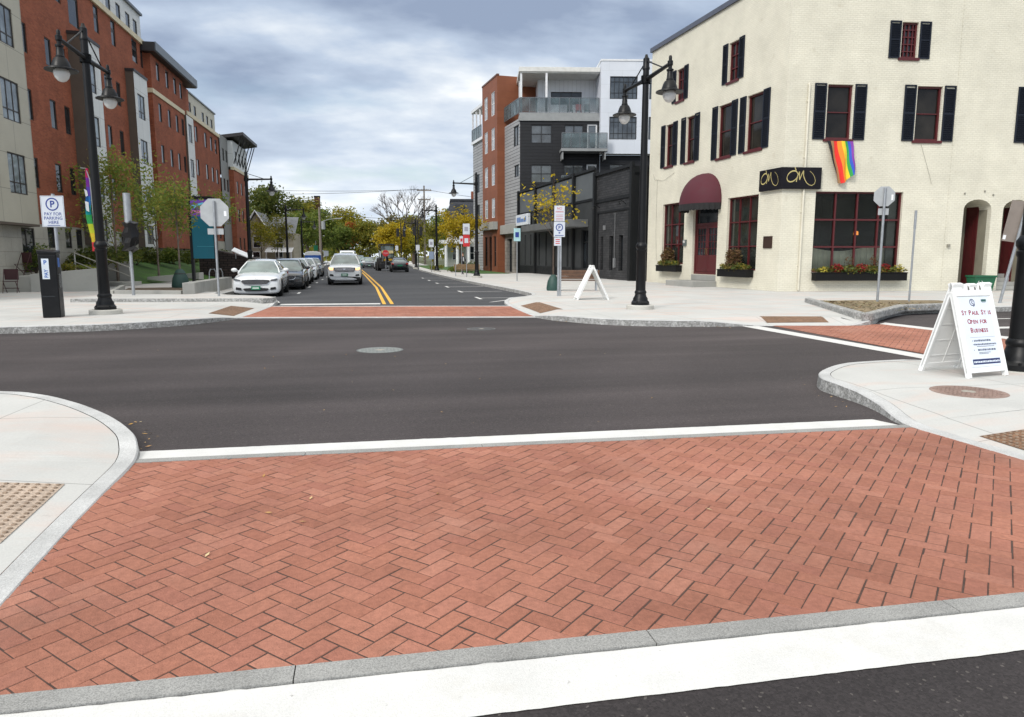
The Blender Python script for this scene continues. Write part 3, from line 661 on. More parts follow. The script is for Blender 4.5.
# shop windows with dim rooms behind clear glass
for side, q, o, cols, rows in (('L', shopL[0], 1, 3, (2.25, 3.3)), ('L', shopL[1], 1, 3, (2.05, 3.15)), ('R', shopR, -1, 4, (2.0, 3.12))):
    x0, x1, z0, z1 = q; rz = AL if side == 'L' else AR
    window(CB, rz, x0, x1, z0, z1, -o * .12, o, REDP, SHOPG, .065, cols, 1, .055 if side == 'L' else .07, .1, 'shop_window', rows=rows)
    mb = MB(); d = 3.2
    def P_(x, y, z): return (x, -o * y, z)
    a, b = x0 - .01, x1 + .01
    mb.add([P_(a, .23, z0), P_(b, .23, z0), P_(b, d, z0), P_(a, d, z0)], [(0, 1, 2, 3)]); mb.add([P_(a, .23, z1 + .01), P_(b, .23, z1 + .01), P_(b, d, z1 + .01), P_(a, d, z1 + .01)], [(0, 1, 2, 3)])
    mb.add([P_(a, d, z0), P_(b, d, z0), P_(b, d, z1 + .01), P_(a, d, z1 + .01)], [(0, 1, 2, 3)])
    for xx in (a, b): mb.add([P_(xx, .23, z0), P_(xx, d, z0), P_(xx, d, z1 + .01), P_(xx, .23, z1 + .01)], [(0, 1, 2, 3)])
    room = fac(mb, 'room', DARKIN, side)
    if side == 'R':
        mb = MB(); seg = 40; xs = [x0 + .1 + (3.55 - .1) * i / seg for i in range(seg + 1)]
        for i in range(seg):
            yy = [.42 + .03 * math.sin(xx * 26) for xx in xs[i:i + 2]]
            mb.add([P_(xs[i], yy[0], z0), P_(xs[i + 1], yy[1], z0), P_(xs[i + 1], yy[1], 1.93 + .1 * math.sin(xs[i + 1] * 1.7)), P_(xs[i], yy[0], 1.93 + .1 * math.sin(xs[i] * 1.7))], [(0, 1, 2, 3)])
        mb.build('car_reflection_sheet', M('reflected_car_green', (.50, .53, .40), .9, var=.25, vs=1.5), room)  # pale rippled sheet added in place of a parked car's reflection
        mb = MB(); mb.box(x1 - .42, x1 - .08, .3, .36, z0, z1 - .05) ; mb.build('drape', M('grey_drape', (.13, .14, .12), .9), room)
        mb = MB(); mb.lathe([(.1, 0), (.09, .14), (.04, .17)], P_(3.86, .9, 2.52), 12); mb.build('lamp_shade', M('lit_shade', (.8, .3, .05), .6, emit=(1, .33, .06), es=.8), room)
# double door
rz = AL; x0, x1, z0, z1 = door
mb = MB(); frame_rect(mb, x0, x1, z0, z1, .12, -.22, -.12); mb.box(x0 + .12, x1 - .12, -.21, -.13, 3.12, 3.24)
fr = fac(mb, 'door_frame', REDP, 'L')
mb = MB(); mb.add([(x0 + .1, -.19, 3.2), (x1 - .1, -.19, 3.2), (x1 - .1, -.19, z1 - .1), (x0 + .1, -.19, z1 - .1)], [(0, 1, 2, 3)]); mb.build('pane', DARKG, fr)
for k, (a, b) in enumerate(((x0 + .13, (x0 + x1) / 2 - .008), ((x0 + x1) / 2 + .008, x1 - .13))):
    mb = MB(); frame_rect(mb, a, b, z0 + .13, 3.11, .13, -.21, -.15); mb.box(a + .13, b - .13, -.2, -.16, z0 + .26, z0 + .95)
    for i in range(1, 3): mb.box(a + .13 + (b - a - .26) * i / 3 - .012, a + .13 + (b - a - .26) * i / 3 + .012, -.2, -.165, z0 + .95, 2.98)
    for i in range(1, 4): zq = z0 + .95 + (2.98 - z0 - .95) * i / 4; mb.box(a + .13, b - .13, -.195, -.17, zq - .012, zq + .012)
    d = fac(mb, 'door', REDP, 'L')
    mb = MB(); mb.add([(a + .1, -.183, z0 + .9), (b - .1, -.183, z0 + .9), (b - .1, -.183, 3.0), (a + .1, -.183, 3.0)], [(0, 1, 2, 3)]); mb.build('pane', DARKG, d)
    mb = MB(); hx = b - .07 if k == 0 else a + .07; mb.tube([(hx, -.15, 1.7), (hx, -.10, 1.72), (hx, -.10, 1.98), (hx, -.15, 2.0)], .012, 6); mb.build('handle', M('brass', (.45, .32, .12), .3, .9), d)
# quarter-dome awning
ACX, AA, ABp, AC, AZ = 6.02, 1.5, 1.15, 1.5, 4.12
mb = MB(); nu, nv = 20, 10
vs = [(ACX + AA * math.cos(math.pi * i / nu), .02 + ABp * math.sin(math.pi * i / nu) * math.cos(math.pi / 2 * j / nv), AZ + AC * math.sin(math.pi * i / nu) ** .8 * math.sin(math.pi / 2 * j / nv)) for j in range(nv + 1) for i in range(nu + 1)]
mb.add(vs, [(j * (nu + 1) + i, j * (nu + 1) + i + 1, (j + 1) * (nu + 1) + i + 1, (j + 1) * (nu + 1) + i) for j in range(nv) for i in range(nu)])
aw = fac(mb, 'awning', M('awning_canvas', (.075, .011, .020), .8, var=.08, bmp=.1, bs=200), 'L', smooth=50)
mb = MB(); n = 44
for i in range(n):
    a0, a1 = math.pi * i / n, math.pi * (i + 1) / n; r0 = 1 + .02 * math.sin(i * 2.1); r1 = 1 + .02 * math.sin((i + 1) * 2.1)
    mb.add([(ACX + AA * math.cos(a0), .02 + ABp * math.sin(a0), AZ + .004), (ACX + AA * math.cos(a1), .02 + ABp * math.sin(a1), AZ + .004), (ACX + AA * r1 * math.cos(a1), .03 + ABp * r1 * math.sin(a1), AZ - .3 - .04 * ((i + 1) % 2)), (ACX + AA * r0 * math.cos(a0), .03 + ABp * r0 * math.sin(a0), AZ - .3 - .04 * (i % 2))], [(0, 1, 2, 3)])
mb.build('valance', M('black_canvas', (.012, .012, .013), .85), aw)
mb = MB(); mb.box(4.7, 7.4, .0, 1.3, .02, .42); mb.box(4.81, 7.11, -.2, .03, .42, .70)
fac(mb, 'door_step', CONC_D, 'L', bevel=.02)
mb = MB(); mb.box(7.7, 7.98, 0, .09, 2.14, 2.46); mt = fac(mb, 'mailbox', M('box_grey', (.12, .15, .15), .5, .3), 'L', bevel=.01)
mb = MB(); mb.box(7.74, 7.94, .09, .096, 2.3, 2.42); mb.build('label', M('label_white', (.5, .5, .48), .6), mt)
mb = MB(); frame_rect(mb, .48, 1.06, 1.95, 2.45, .03, 0, .05); mb.box(.5, 1.04, 0, .035, 1.97, 2.43); fac(mb, 'plaque', M('bronze', (.055, .03, .022), .5, .4), 'L')
mb = MB(); mb.tube([(.9, -.06, .2), (.9, -.06, 8.4), (.9, -.02, 8.5)], .045, 8); [mb.box(.83, .97, -.06, -.001, z, z + .05) for z in (1.2, 3.4, 5.6, 7.8)]
fac(mb, 'downpipe', M('pipe_cream', (.6, .57, .47), .5), 'R', smooth=40)
mb = MB(); mb.tube([(11.7, .03, 6.2), (11.5, .03, 5.85), (10.4, .03, 5.7), (9.2, .03, 6.0)], .006, 5); mb.tube([(11.2, .02, 5.8), (11.2, .02, 3.0), (11.05, .02, 1.4)], .006, 5)
fac(mb, 'cable', M('cable_grey', (.25, .24, .2), .7), 'L')
mb = MB(); mb.tube([(5.9, -.02, 6.2), (6.4, -.02, 4.9), (6.5, -.02, 4.6)], .007, 4)
for x, z in ((8.0, 4.2), (9.3, 4.15), (8.9, 4.3)): mb.box(x, x + .06, -.04, -.001, z, z + .06)
mb.box(7.42, 7.52, -.1, -.001, 2.0, 2.12)
fac(mb, 'cable', M('cable_grey', (.25, .24, .2)), 'R')
# passage doors inside the arches
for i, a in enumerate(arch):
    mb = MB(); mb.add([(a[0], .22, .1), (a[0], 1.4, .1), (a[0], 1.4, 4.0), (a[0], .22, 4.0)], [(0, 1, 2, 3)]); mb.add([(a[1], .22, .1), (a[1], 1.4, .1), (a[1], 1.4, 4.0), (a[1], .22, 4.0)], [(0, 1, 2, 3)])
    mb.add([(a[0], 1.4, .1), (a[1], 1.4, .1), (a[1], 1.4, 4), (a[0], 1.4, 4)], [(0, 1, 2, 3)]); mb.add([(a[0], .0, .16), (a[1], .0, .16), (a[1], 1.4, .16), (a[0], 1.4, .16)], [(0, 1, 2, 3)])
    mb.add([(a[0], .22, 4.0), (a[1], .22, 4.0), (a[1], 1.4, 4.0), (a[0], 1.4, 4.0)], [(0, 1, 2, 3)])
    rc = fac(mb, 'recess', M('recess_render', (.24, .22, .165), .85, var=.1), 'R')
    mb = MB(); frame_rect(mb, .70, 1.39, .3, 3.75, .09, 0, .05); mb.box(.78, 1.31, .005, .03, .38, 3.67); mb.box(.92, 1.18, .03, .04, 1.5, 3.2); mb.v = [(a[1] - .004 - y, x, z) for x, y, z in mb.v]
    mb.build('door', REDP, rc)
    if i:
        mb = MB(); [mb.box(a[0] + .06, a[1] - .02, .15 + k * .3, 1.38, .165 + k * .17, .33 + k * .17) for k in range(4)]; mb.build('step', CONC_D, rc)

# things fixed to or standing at the corner building
def at_face(side, x, y, z): a = AL if side == 'L' else AR; return (16.94 + x * math.cos(a) - y * math.sin(a), 27.15 + x * math.sin(a) + y * math.cos(a), z)
FOL = mat_island('planter_leaf', [(.05, .075, .015), (.09, .13, .03), (.22, .17, .03), (.12, .10, .03)], .6, .2, .3, 0, trans=.25)
FOLB = mat_island('planter_leaf_bronze', [(.10, .045, .025), (.16, .09, .04), (.08, .07, .02)], .6, .2, .3, 0, trans=.25)
MUM = mat_island('red_petals', [(.20, .006, .010), (.30, .012, .012), (.13, .004, .008)], .6, .2, .3, 0)
YEL = mat_island('yellow_petals', [(.5, .36, .03), (.3, .3, .05), (.4, .3, .02)], .6, .2, .3, 0)
def clump(mb, c, r, n, s, rnd, m=0, flat=1.):
    for i in range(n):
        while True:
            p = Vector((rnd.uniform(-1, 1), rnd.uniform(-1, 1), rnd.uniform(-1, 1)))
            if p.length < 1: break
        p = Vector((c[0] + p.x * r[0], c[1] + p.y * r[1], c[2] + p.z * r[2]))
        u = Vector((rnd.gauss(0, 1), rnd.gauss(0, 1), rnd.gauss(0, .6) * flat)).normalized(); v = u.cross(Vector((rnd.gauss(0, 1), rnd.gauss(0, 1), rnd.gauss(0, 1)))).normalized()
        k = s * rnd.uniform(.6, 1.3)
        mb.add([p - u * k, p - v * k * .45, p + u * k, p + v * k * .45], [(0, 1, 2, 3)], m)
def planter(side, x0, x1, z, o, label, kind):
    rnd = random.Random(int(x0 * 10) + 3)
    t = empty('window_box', at_face(side, (x0 + x1) / 2, o * .2, z), AL if side == 'L' else AR, label, 'window box', 'window boxes on the corner building')
    w_ = (x1 - x0) / 2; mb = MB(); mb.box(-w_, w_, -.17, .17, -.02, .28); mb.box(-w_ - .02, w_ + .02, -.19, .19, .28, .32)
    mb.build('box', M('planter_black', (.007, .007, .007), .7, spec=.2), t, bevel=.01)
    mb = MB(); mb.box(-w_ + .03, w_ - .03, -.15, .15, .3, .325); mb.build('soil', M('soil', (.03, .022, .015), .95), t)
    mb = MB(); clump(mb, (0, 0, .42), (w_ * 1.05, .26, .2), int(620 * w_), .075, rnd); mb.build('leaves', FOL, t, recalc=False)
    if kind == 'L':
        mb = MB(); clump(mb, (.1 * w_, 0, .8), (.55, .3, .5), 520, .08, rnd); mb.build('tall_plant', FOLB, t, recalc=False)
        mb = MB(); clump(mb, (-.6 * w_, -.02, .45), (.3, .18, .1), 90, .045, rnd); clump(mb, (.7 * w_, -.02, .45), (.25, .18, .1), 70, .045, rnd); mb.build('yellow_flowers', YEL, t, recalc=False)
    else:
        for fx in (-.52, .02, .52):
            mb = MB(); clump(mb, (fx * w_, -.05, .5), (.27, .2, .2), 300, .04, rnd); mb.build('red_flowers', MUM, t, recalc=False)
        mb = MB(); clump(mb, (-.82 * w_, -.05, .42), (.2, .18, .14), 110, .045, rnd); clump(mb, (.84 * w_, -.05, .48), (.22, .18, .2), 120, .045, rnd); mb.build('yellow_flowers', YEL, t, recalc=False)
        for fx in (-.25, .3): mb = MB(); clump(mb, (fx * w_, 0, .75), (.2, .1, .3), 60, .05, rnd); mb.build('tall_plant', FOLB, t, recalc=False)
planter('L', 8.1, 10.4, .82, 1, 'black window box of bronze and green plants left of the awning door', 'L')
planter('L', 1.7, 4.1, .70, 1, 'black window box of bronze and yellow plants right of the awning door', 'L')
planter('R', 1.46, 5.5, .62, -1, 'long black window box with red mums under the large shop window', 'R')
# wrap-round sign with gold script strokes
sg = empty('corner_sign', (16.94, 27.15, 0), 0, 'black shop sign wrapped round the corner with gold script OM lettering', 'sign')
mb = MB()
d1 = Vector((math.cos(AL), math.sin(AL))); n1 = Vector((-math.sin(AL), math.cos(AL))); d2 = Vector((math.cos(AR), math.sin(AR))); n2 = Vector((math.sin(AR), -math.cos(AR)))
den_ = d1.x * d2.y - d1.y * d2.x
A0 = n1 * .15; B0 = n2 * .15; tt = ((B0 - A0).x * d2.y - (B0 - A0).y * d2.x) / den_; K = A0 + d1 * tt
mb.prism([(K.x, K.y), *[(q.x, q.y) for q in (B0 + d2 * 1.58, d2 * 1.58 + n2 * .02, (n1 + n2) * .015, d1 * 1.4 + n1 * .02, A0 + d1 * 1.4)]], 4.34, 5.2)
mb.build('board', M('sign_black', (.005, .004, .007), .5, spec=.25, var=.3), sg)
GOLD = M('gold_leaf', (.50, .42, .17), .5, .1, var=.1)
def om(org, ux, size, nv):
    mb = MB(); ux = Vector((ux.x, ux.y, 0)); o_ = Vector(org); up = Vector((0, 0, 1)); nv = Vector((nv.x, nv.y, 0))
    P2 = lambda x, y: o_ + ux * x * size + up * y * size
    ell = [P2(.17 + .155 * math.cos(t) + .05 * math.sin(t), .36 + .16 * math.sin(t)) for t in [R(20 + 330 * i / 22) for i in range(23)]]
    mb.ribbon(ell, [.014 * size + .022 * size * abs(math.sin(i / 22 * 6.3)) for i in range(23)], 0, nv)
    mb.ribbon([P2(.24, .62), P2(.265, .56), P2(.285, .53)], .025 * size, 0, nv)
    for pts in ([(.30, .2), (.33, .36), (.385, .5)], [(.385, .5), (.385, .36), (.40, .26)], [(.40, .26), (.45, .4), (.51, .53)], [(.51, .53), (.515, .38), (.56, .27)]):
        mb.ribbon([P2(*q) for q in pts], .025 * size, 0, nv)
    sw = [(.56, .27), (.62, .18), (.70, .12), (.79, .10), (.87, .15), (.89, .24), (.86, .35), (.80, .44), (.74, .49), (.70, .52)]
    mb.ribbon([P2(*q) for q in sw], [.022 * size - .0015 * size * i for i in range(10)], 0, nv)
    return mb
m_ = om((K.x + d2.x * .22 + n2.x * .004, K.y + d2.y * .22 + n2.y * .004, 4.34), d2, 1.38, n2); m_.build('lettering', GOLD, sg, recalc=False)
m_ = om((K.x + d1.x * 1.40 + n1.x * .004, K.y + d1.y * 1.40 + n1.y * .004, 4.36), -d1, 1.34, n1); m_.build('lettering', GOLD, sg, recalc=False)
# rainbow flag hung out of the window
cols = [(.012, .012, .014), (.36, .20, .09), (.75, .03, .02), (.85, .25, .02), (.85, .62, .03), (.03, .32, .08), (.03, .09, .5), (.2, .04, .33)]
FL = [M('flag_' + n_, c_, .8, var=.05) for n_, c_ in zip(('black', 'brown', 'red', 'orange', 'yellow', 'green', 'blue', 'violet'), cols)]
wd = [0, .11, .24, .40, .56, .72, .82, .91, 1.]
mb = MB(); nr = 18; cuts = [wd[i] + (wd[i + 1] - wd[i]) * j / 3 for i in range(8) for j in range(3)] + [1.]
def fp(u, v):
    xl = 1.74 + .5 * v; xr = 2.84 + .15 * v * (1 - .0 * v); x = xl + (xr - xl) * u
    bott = 6.26 - (1.62 + .12 * math.sin(u * 5) - .18 * u) * v
    return at_face('R', x + .02 * math.sin(9 * v + 7 * u), -.12 - .10 * math.sin(u * 13 + v * 3) * (.35 + .6 * v) - .08 * v, bott)
for i in range(24):
    for j in range(nr):
        u, u2, v, v2 = cuts[i], cuts[i + 1], j / nr, (j + 1) / nr
        mb.add([fp(u, v), fp(u2, v), fp(u2, v2), fp(u, v2)], [(0, 1, 2, 3)], i // 3)
fo = mb.build('rainbow_flag', FL, smooth=60, recalc=True); tag(fo, 'rainbow flag with black and brown stripes hanging from a red window', 'flag')
# green recycling bin
t = empty('recycling_bin', at_face('R', 8.85, -.35, SW), AR, 'green plastic recycling bin in front of the first arch', 'bin')
mb = MB(); GRN = M('bin_green', (.008, .10, .045), .5, var=.1)
vs = [(sx * w_, sy * d_, z_) for z_, w_, d_ in ((0, .38, .22), (.62, .47, .28)) for sx, sy in ((-1, -1), (1, -1), (1, 1), (-1, 1))]
mb.add(vs, [(0, 1, 2, 3), (0, 1, 5, 4), (1, 2, 6, 5), (2, 3, 7, 6), (3, 0, 4, 7)]); mb.build('tub', GRN, t)
mb = MB(); mb.box(-.5, .5, -.31, .31, .585, .66); mb.build('rim', GRN, t, bevel=.01)
mb = MB(); mb.X = Matrix.Translation((-.22, -.262, .35)) @ Matrix.Rotation(R(90), 4, 'X')
for k in range(3):
    a0 = R(120 * k); pts = [(.10 * math.cos(a0 + R(q)), .10 * math.sin(a0 + R(q)), 0) for q in range(0, 95, 15)]; mb.ribbon(pts, .03, 0, (0, 0, 1))
mb.build('recycling_mark', M('mark_white', (.6, .62, .6), .6), t, recalc=False)
# ------------------------------------------------------------------ charcoal single-storey building
DKB = MB_brick('charcoal_brick', (.050, .050, .052), (.028, .029, .031), (.012, .012, .013), .42, .15, .014, .6, .9, .3)
DKP = M('charcoal_render', (.034, .037, .038), .75, spec=.3, var=.2, vs=1.5)
DKT = M('charcoal_trim', (.009, .010, .011), .6, spec=.25)
DKL = M('slate_panel', (.085, .095, .10), .6, var=.18, vs=1.2)
DB = empty('charcoal_building', (15.74, 40.62, 0), math.atan2(23.38, -1.44), 'low charcoal grey brick building with dark pilasters and narrow slot windows', 'building')
mb = MB(); nar = [(x, x + w_, .72, 2.9) for x, w_ in ((1.45, .62), (3.0, .58), (4.6, .45))] + [(x, x + .42, .85, 3.5) for x in (10.1, 11.3, 12.8, 14.4, 16.5, 18.4, 20.9, 22.6)] + [(7.3, 8.7, .15, 3.45)]
wall(mb, 0, 6, -.1, 6.85, nar[:3], 0, .25, 1, 0); wall(mb, 6, 24.9, -.1, 7.3, nar[3:], 0, .25, 1, 1)
mb.build('wall', [DKB, DKP], DB)
mb = MB(); mb.box(0, 24.9, -14, -.02, 6.3, 6.5); mb.box(0, .2, -14, -.01, -.1, 6.84); mb.box(24.7, 24.9, -14, -.01, -.1, 7.28); mb.box(0.01, 24.89, -14.2, -14, -.1, 7.0); mb.build('roof', DKT, DB)
mb = MB(); mb.box(-.05, 6, 0.003, .14, 6.85, 7.02); mb.box(0.25, 5.9, .003, .08, 5.1, 5.3); mb.box(.5, 5.6, .003, .06, 4.4, 4.52); mb.box(.5, .64, .003, .06, .3, 4.4); mb.box(5.46, 5.6, .003, .06, .3, 4.4); mb.build('trim', DKT, DB)
mb = MB(); mb.box(6.01, 24.95, .003, .14, 7.3, 7.46); mb.box(6.2, 24.9, .003, .07, 5.35, 5.45); mb.box(6.2, 24.9, .003, .05, .15, .8); mb.build('trim', DKT, DB)
mb = MB(); mb.box(6.4, 9.8, .002, .03, 5.5, 7.2); mb.box(10.3, 14.4, .002, .03, 5.5, 7.2); mb.box(14.9, 19.2, .002, .03, 5.5, 7.2); mb.box(19.7, 24.5, .002, .03, 5.5, 7.2); mb.build('parapet_panel', DKL, DB)
for x in (-.02, 5.85, 9.95, 14.5, 19.35, 24.6):
    mb = MB(); mb.box(x, x + .28, .004, .2, -.1, 7.5 if x > 6 else 7.1); mb.build('pilaster', DKT, DB)
for q in nar:
    if q[1] - q[0] > 1:
        window(DB, 0, *q, -.15, 1, DKT, DARKG, .08, 2, 1, .07, .08, 'glass_door', rows=(2.6,)); continue
    window(DB, 0, *q, -.15, 1, DKT, DARKG, .04, 1, 1, .03, .08)
mb = MB(); mb.box(7.3, 18.9, .01, 1.5, 3.62, 4.12); cn = mb.build('canopy', M('canopy_grey', (.13, .135, .135), .55, .2, .2, 1.2), DB, bevel=.02)
mb = MB(); mb.X = Matrix.Translation((17.2, 1.506, 3.66)) @ Matrix.Rotation(R(180), 4, 'Z') @ Matrix.Rotation(R(90), 4, 'X')
# street number, raised above the canopy
mb.build('fascia_strip', DKT, cn) if mb.v else None
mb = MB(); mb.box(20.7, 24.5, .16, .42, 4.35, 5.3); sb = mb.build('sign_box', M('sign_white', (.62, .66, .70), .45), DB, bevel=.02)
mb = MB(); rnd = random.Random(5); x = 24.1; BLUE = M('sign_blue', (.02, .12, .38), .5)
while x > 21.2:   # the lettering is too small to read in the photo: upright strokes of its height
    w_ = rnd.uniform(.12, .3); h_ = rnd.choice((.3, .3, .45)); mb.box(x - w_, x, .42, .424, 4.62, 4.62 + h_); x -= w_ + .08
mb.build('lettering', BLUE, sb)
mb = MB(); mb.box(20.7, 24.5, .1, .3, 4.15, 4.3); mb.build('sign_bracket', DKT, DB)
for x in (1.1, 5.2, 9.0, 13.6, 17.6):
    mb = MB(); mb.tube([(x, .03, 4.75), (x, .3, 4.95), (x, .5, 4.85)], .025, 6); mb.lathe([(.03, .1), (.12, 0), (.14, -.06)], (x, .5, 4.75), 12); mb.build('wall_light', DKT, DB, smooth=40)
mb = MB(); mb.box(4.2, 4.5, .003, .09, 3.3, 3.6); mb.box(2.5, 2.7, .003, .12, .9, 1.5); mb.build('meter_box', M('meter_grey', (.16, .165, .17), .5), DB, bevel=.01)
mb = MB(); mb.tube([(2.6, .06, 1.5), (2.6, .06, 4.3)], .02, 6); mb.build('conduit', M('meter_grey', (.16, .165, .17)), DB)
# recessed olive wall between the charcoal and the cream building
OB = empty('rear_wing', (16.2, 40.6, 0), 0, 'narrow olive brown rear wall between charcoal and cream buildings', 'building')
mb = MB(); mb.box(.95, 5, -.9, 3, -.1, 6.7); mb.build('wall', M('olive_render', (.10, .095, .055), .8, var=.2), OB); mb = MB(); mb.box(.9, 5, -.95, 3, 6.7, 6.85); mb.build('coping', DKT, OB)
mb = MB(); mb.tube([(1.25, -.95, .1), (1.25, -.95, 6.6)], .06); mb.build('downpipe', DKT, OB)

# ------------------------------------------------------------------ orange and charcoal apartment block
OX, OY = 14.3, 65.5
AP = empty('mixed_clad_block', (OX, OY, 0), 0, 'four-storey block with orange panels, dark lap siding, white corner box and glass balconies', 'building')
SID = MB_brick('dark_lap_siding', (.016, .017, .020), (.020, .021, .024), (.005, .005, .006), 6., .28, .02, .6, .8, .12, mort_smooth=.6)
SIDL = MB_brick('grey_lap_siding', (.36, .365, .37), (.30, .305, .31), (.06, .06, .062), 6., .30, .03, .6, .8, .12, mort_smooth=.6)  # dark course lines paint the shadow line under each lap
ORG = MB_brick('orange_panel', (.235, .082, .040), (.215, .074, .036), (.15, .05, .03), 2.4, .62, .006, .6, .3, .1)
WHP = MB_brick('white_panel', (.62, .65, .70), (.60, .635, .69), (.45, .47, .5), 2.4, 1.2, .008, .5, .2, .05)
WHB = MB_brick('white_board_batten', (.70, .73, .77), (.68, .71, .75), (.42, .44, .46), .4, 20, .01, .6, .3, .05, offset=0)
STONE = MB_brick('stone_cladding', (.30, .28, .25), (.22, .205, .19), (.12, .11, .1), .8, .35, .012, .8, .6, .2)
FRM = M('frame_black', (.014, .015, .017), .45)
FRW = M('frame_white', (.68, .69, .70), .45)
LITG2 = mat_glass('blind_glass', (.22, .24, .26), .08, spec=.8)
BGL = mat_glass('balcony_glass', (.10, .14, .15), .06, .55, .7)
AS = math.atan2(-.17, .985); AF = math.atan2(.995, -.096)
def ap(mb, name, mat, side, parent=None, **kw): return mb.build(name, mat, parent or AP, (0, 0, 0), (AS if side == 'S' else AF) if parent is None else 0, **kw)
# south face (outward -y): dark siding, penthouse set back, white box to the right
wS = [(1.0, 2.88, 11.8, 13.42), (4.05, 5.75, 12.3, 13.42), (4.0, 5.8, 9.0, 9.9), (1.0, 2.9, 8.3, 9.9), (6.1, 7.02, 11.1, 13.5), (6.1, 7.02, 7.6, 9.95)]
mb = MB(); wall(mb, 0, 7.3, -.1, 14, wS, 0, .2, -1); ap(mb, 'wall', SID, 'S')
mb = MB(); wall(mb, 7.3, 14, -.1, 10.75, [(8.2, 10.1, 8.9, 9.95)], -.05, .2, -1); ap(mb, 'wall', SID, 'S'); wS.append((8.2, 10.1, 8.9, 9.95))
for q in wS:
    dr = q[1] - q[0] < 1.1
    window(AP, AS, *q, .08 if q[0] < 8 else .03, -1, FRW if dr else FRM, SKYG, .12 if dr else .07, 1 if dr else (2 if q[0] > 3 else 2), 1 if dr or q[3] - q[2] < 1.2 else 2, .07, .08, 'balcony_door' if dr else 'window')
wW = [(8.0, 10.48, 15.55, 17.5), (8.0, 10.48, 12.05, 14.03), (11.55, 13.9, 15.55, 17.4), (11.55, 13.9, 12.05, 14.03)]
mb = MB(); wall(mb, 7.2, 14.2, 10.8, 18.8, wW, -.7, .15, -1); mb.add([(7.2, -.7, 10.8), (7.2, 3.2, 10.8), (7.2, 3.2, 18.8), (7.2, -.7, 18.8)], [(0, 1, 2, 3)]); mb.add([(7.2, -.7, 10.8), (14.2, -.7, 10.8), (14.2, .2, 10.8), (7.2, .2, 10.8)], [(0, 1, 2, 3)])
mb.add([(14.2, -.7, 10.8), (14.2, 12, 10.8), (14.2, 12, 18.8), (14.2, -.7, 18.8)], [(0, 1, 2, 3)]); mb.add([(7.2, -.7, 18.8), (14.2, -.7, 18.8), (14.2, 12, 18.8), (7.2, 12, 18.8)], [(0, 1, 2, 3)])
mb.add([(7.2, 3.2, 14.2), (7.2, 12, 14.2), (7.2, 12, 18.8), (7.2, 3.2, 18.8)], [(0, 1, 2, 3)])
ap(mb, 'white_corner_box', WHP, 'S')
mb = MB(); mb.box(7.15, 14.25, -.75, 12, 18.8, 18.95); ap(mb, 'coping', FRW, 'S')
for q in wW: window(AP, AS, *q, -.62, -1, FRM, SKYG, .07, 6, 1, .035, .08, cols=[q[0] + (q[1] - q[0]) * t for t in (1 / 6, 1 / 3, 1 / 2, 2 / 3, 5 / 6)], rows=(q[2] + .55, q[3] - .45))
# penthouse
pS = [(3.0, 5.9, 15.7, 16.85)]
mb = MB(); wall(mb, 1.76, 7.2, 14.0, 17.95, pS, 2.6, .15, -1); ap(mb, 'penthouse_wall', WHB, 'S')
window(AP, AS, *pS[0], 2.66, -1, FRM, DARKG, .07, 3, 1, .07, .08)
mb = MB(); mb.add([(1.77, 2.6, 14), (1.77, 9, 14), (1.77, 9, 17.95), (1.77, 2.6, 17.95)], [(0, 1, 2, 3)]); ap(mb, 'penthouse_wall', WHB, 'S')
mb = MB(); mb.box(1.72, 1.765, 3.4, 4.4, 14.2, 16.6); ap(mb, 'penthouse_door', FRM, 'S')
mb = MB(); mb.box(-.1, 7.19, -.1, 9, 18.0, 18.4); mb.box(0, 7.15, 0, 9, 17.9, 18.0); ap(mb, 'roof', M('roof_fascia', (.60, .60, .57), .6), 'S', bevel=.02)
mb = MB(); mb.box(-.12, 7.2, -.12, 9, 13.75, 14.15); mb.box(-.05, 7.15, -.05, 9, 14.15, 14.45); ap(mb, 'terrace_deck', M('deck_grey', (.26, .27, .27), .7), 'S')
for x, y in ((2.38, .1), (.1, .15), (.1, 3.0), (.1, 5.6)): mb = MB(); mb.box(x - .09, x + .09, y - .09, y + .09, 14.4, 17.95); ap(mb, 'roof_post', FRW, 'S')
def glassrail(name, x0, x1, y, z0, z1, n, side, posts='x'):
    mb = MB(); mb.box(x0, x1, y - .025, y + .025, z1 - .05, z1); mb.box(x0, x1, y - .02, y + .02, z0, z0 + .05)
    for i in range(n + 1): xx = x0 + (x1 - x0) * i / n; mb.box(xx - .025, xx + .025, y - .028, y + .028, z0 + .001, z1 - .051)
    r_ = ap(mb, name, M('rail_grey', (.16, .17, .18), .4, .5), side)
    mb = MB(); mb.box(x0, x1, y - .006, y + .006, z0 + .08, z1 - .06); mb.build('glass', BGL, r_)
glassrail('terrace_railing', -.02, 7.15, -.02, 14.45, 15.8, 8, 'S'); glassrail('terrace_railing', .1, 4.8, .04, 14.45, 15.8, 5, 'F')
mb = MB(); mb.box(3.6, 7.75, -1.6, 0, 10.9, 11.12); [mb.box(x, x + .1, -1.5, 0, 10.2, 10.9) for x in (3.7, 7.5)]; ap(mb, 'balcony_deck', M('deck_grey', (.26, .27, .27)), 'S'); glassrail('balcony_railing', 3.65, 7.7, -1.55, 11.12, 12.5, 5, 'S')
mb = MB(); mb.box(3.6, 7.75, -1.6, 0, 7.3, 7.5); ap(mb, 'balcony_deck', M('deck_grey', (.26, .27, .27)), 'S'); glassrail('balcony_railing', 3.65, 7.7, -1.55, 7.5, 8.8, 5, 'S')
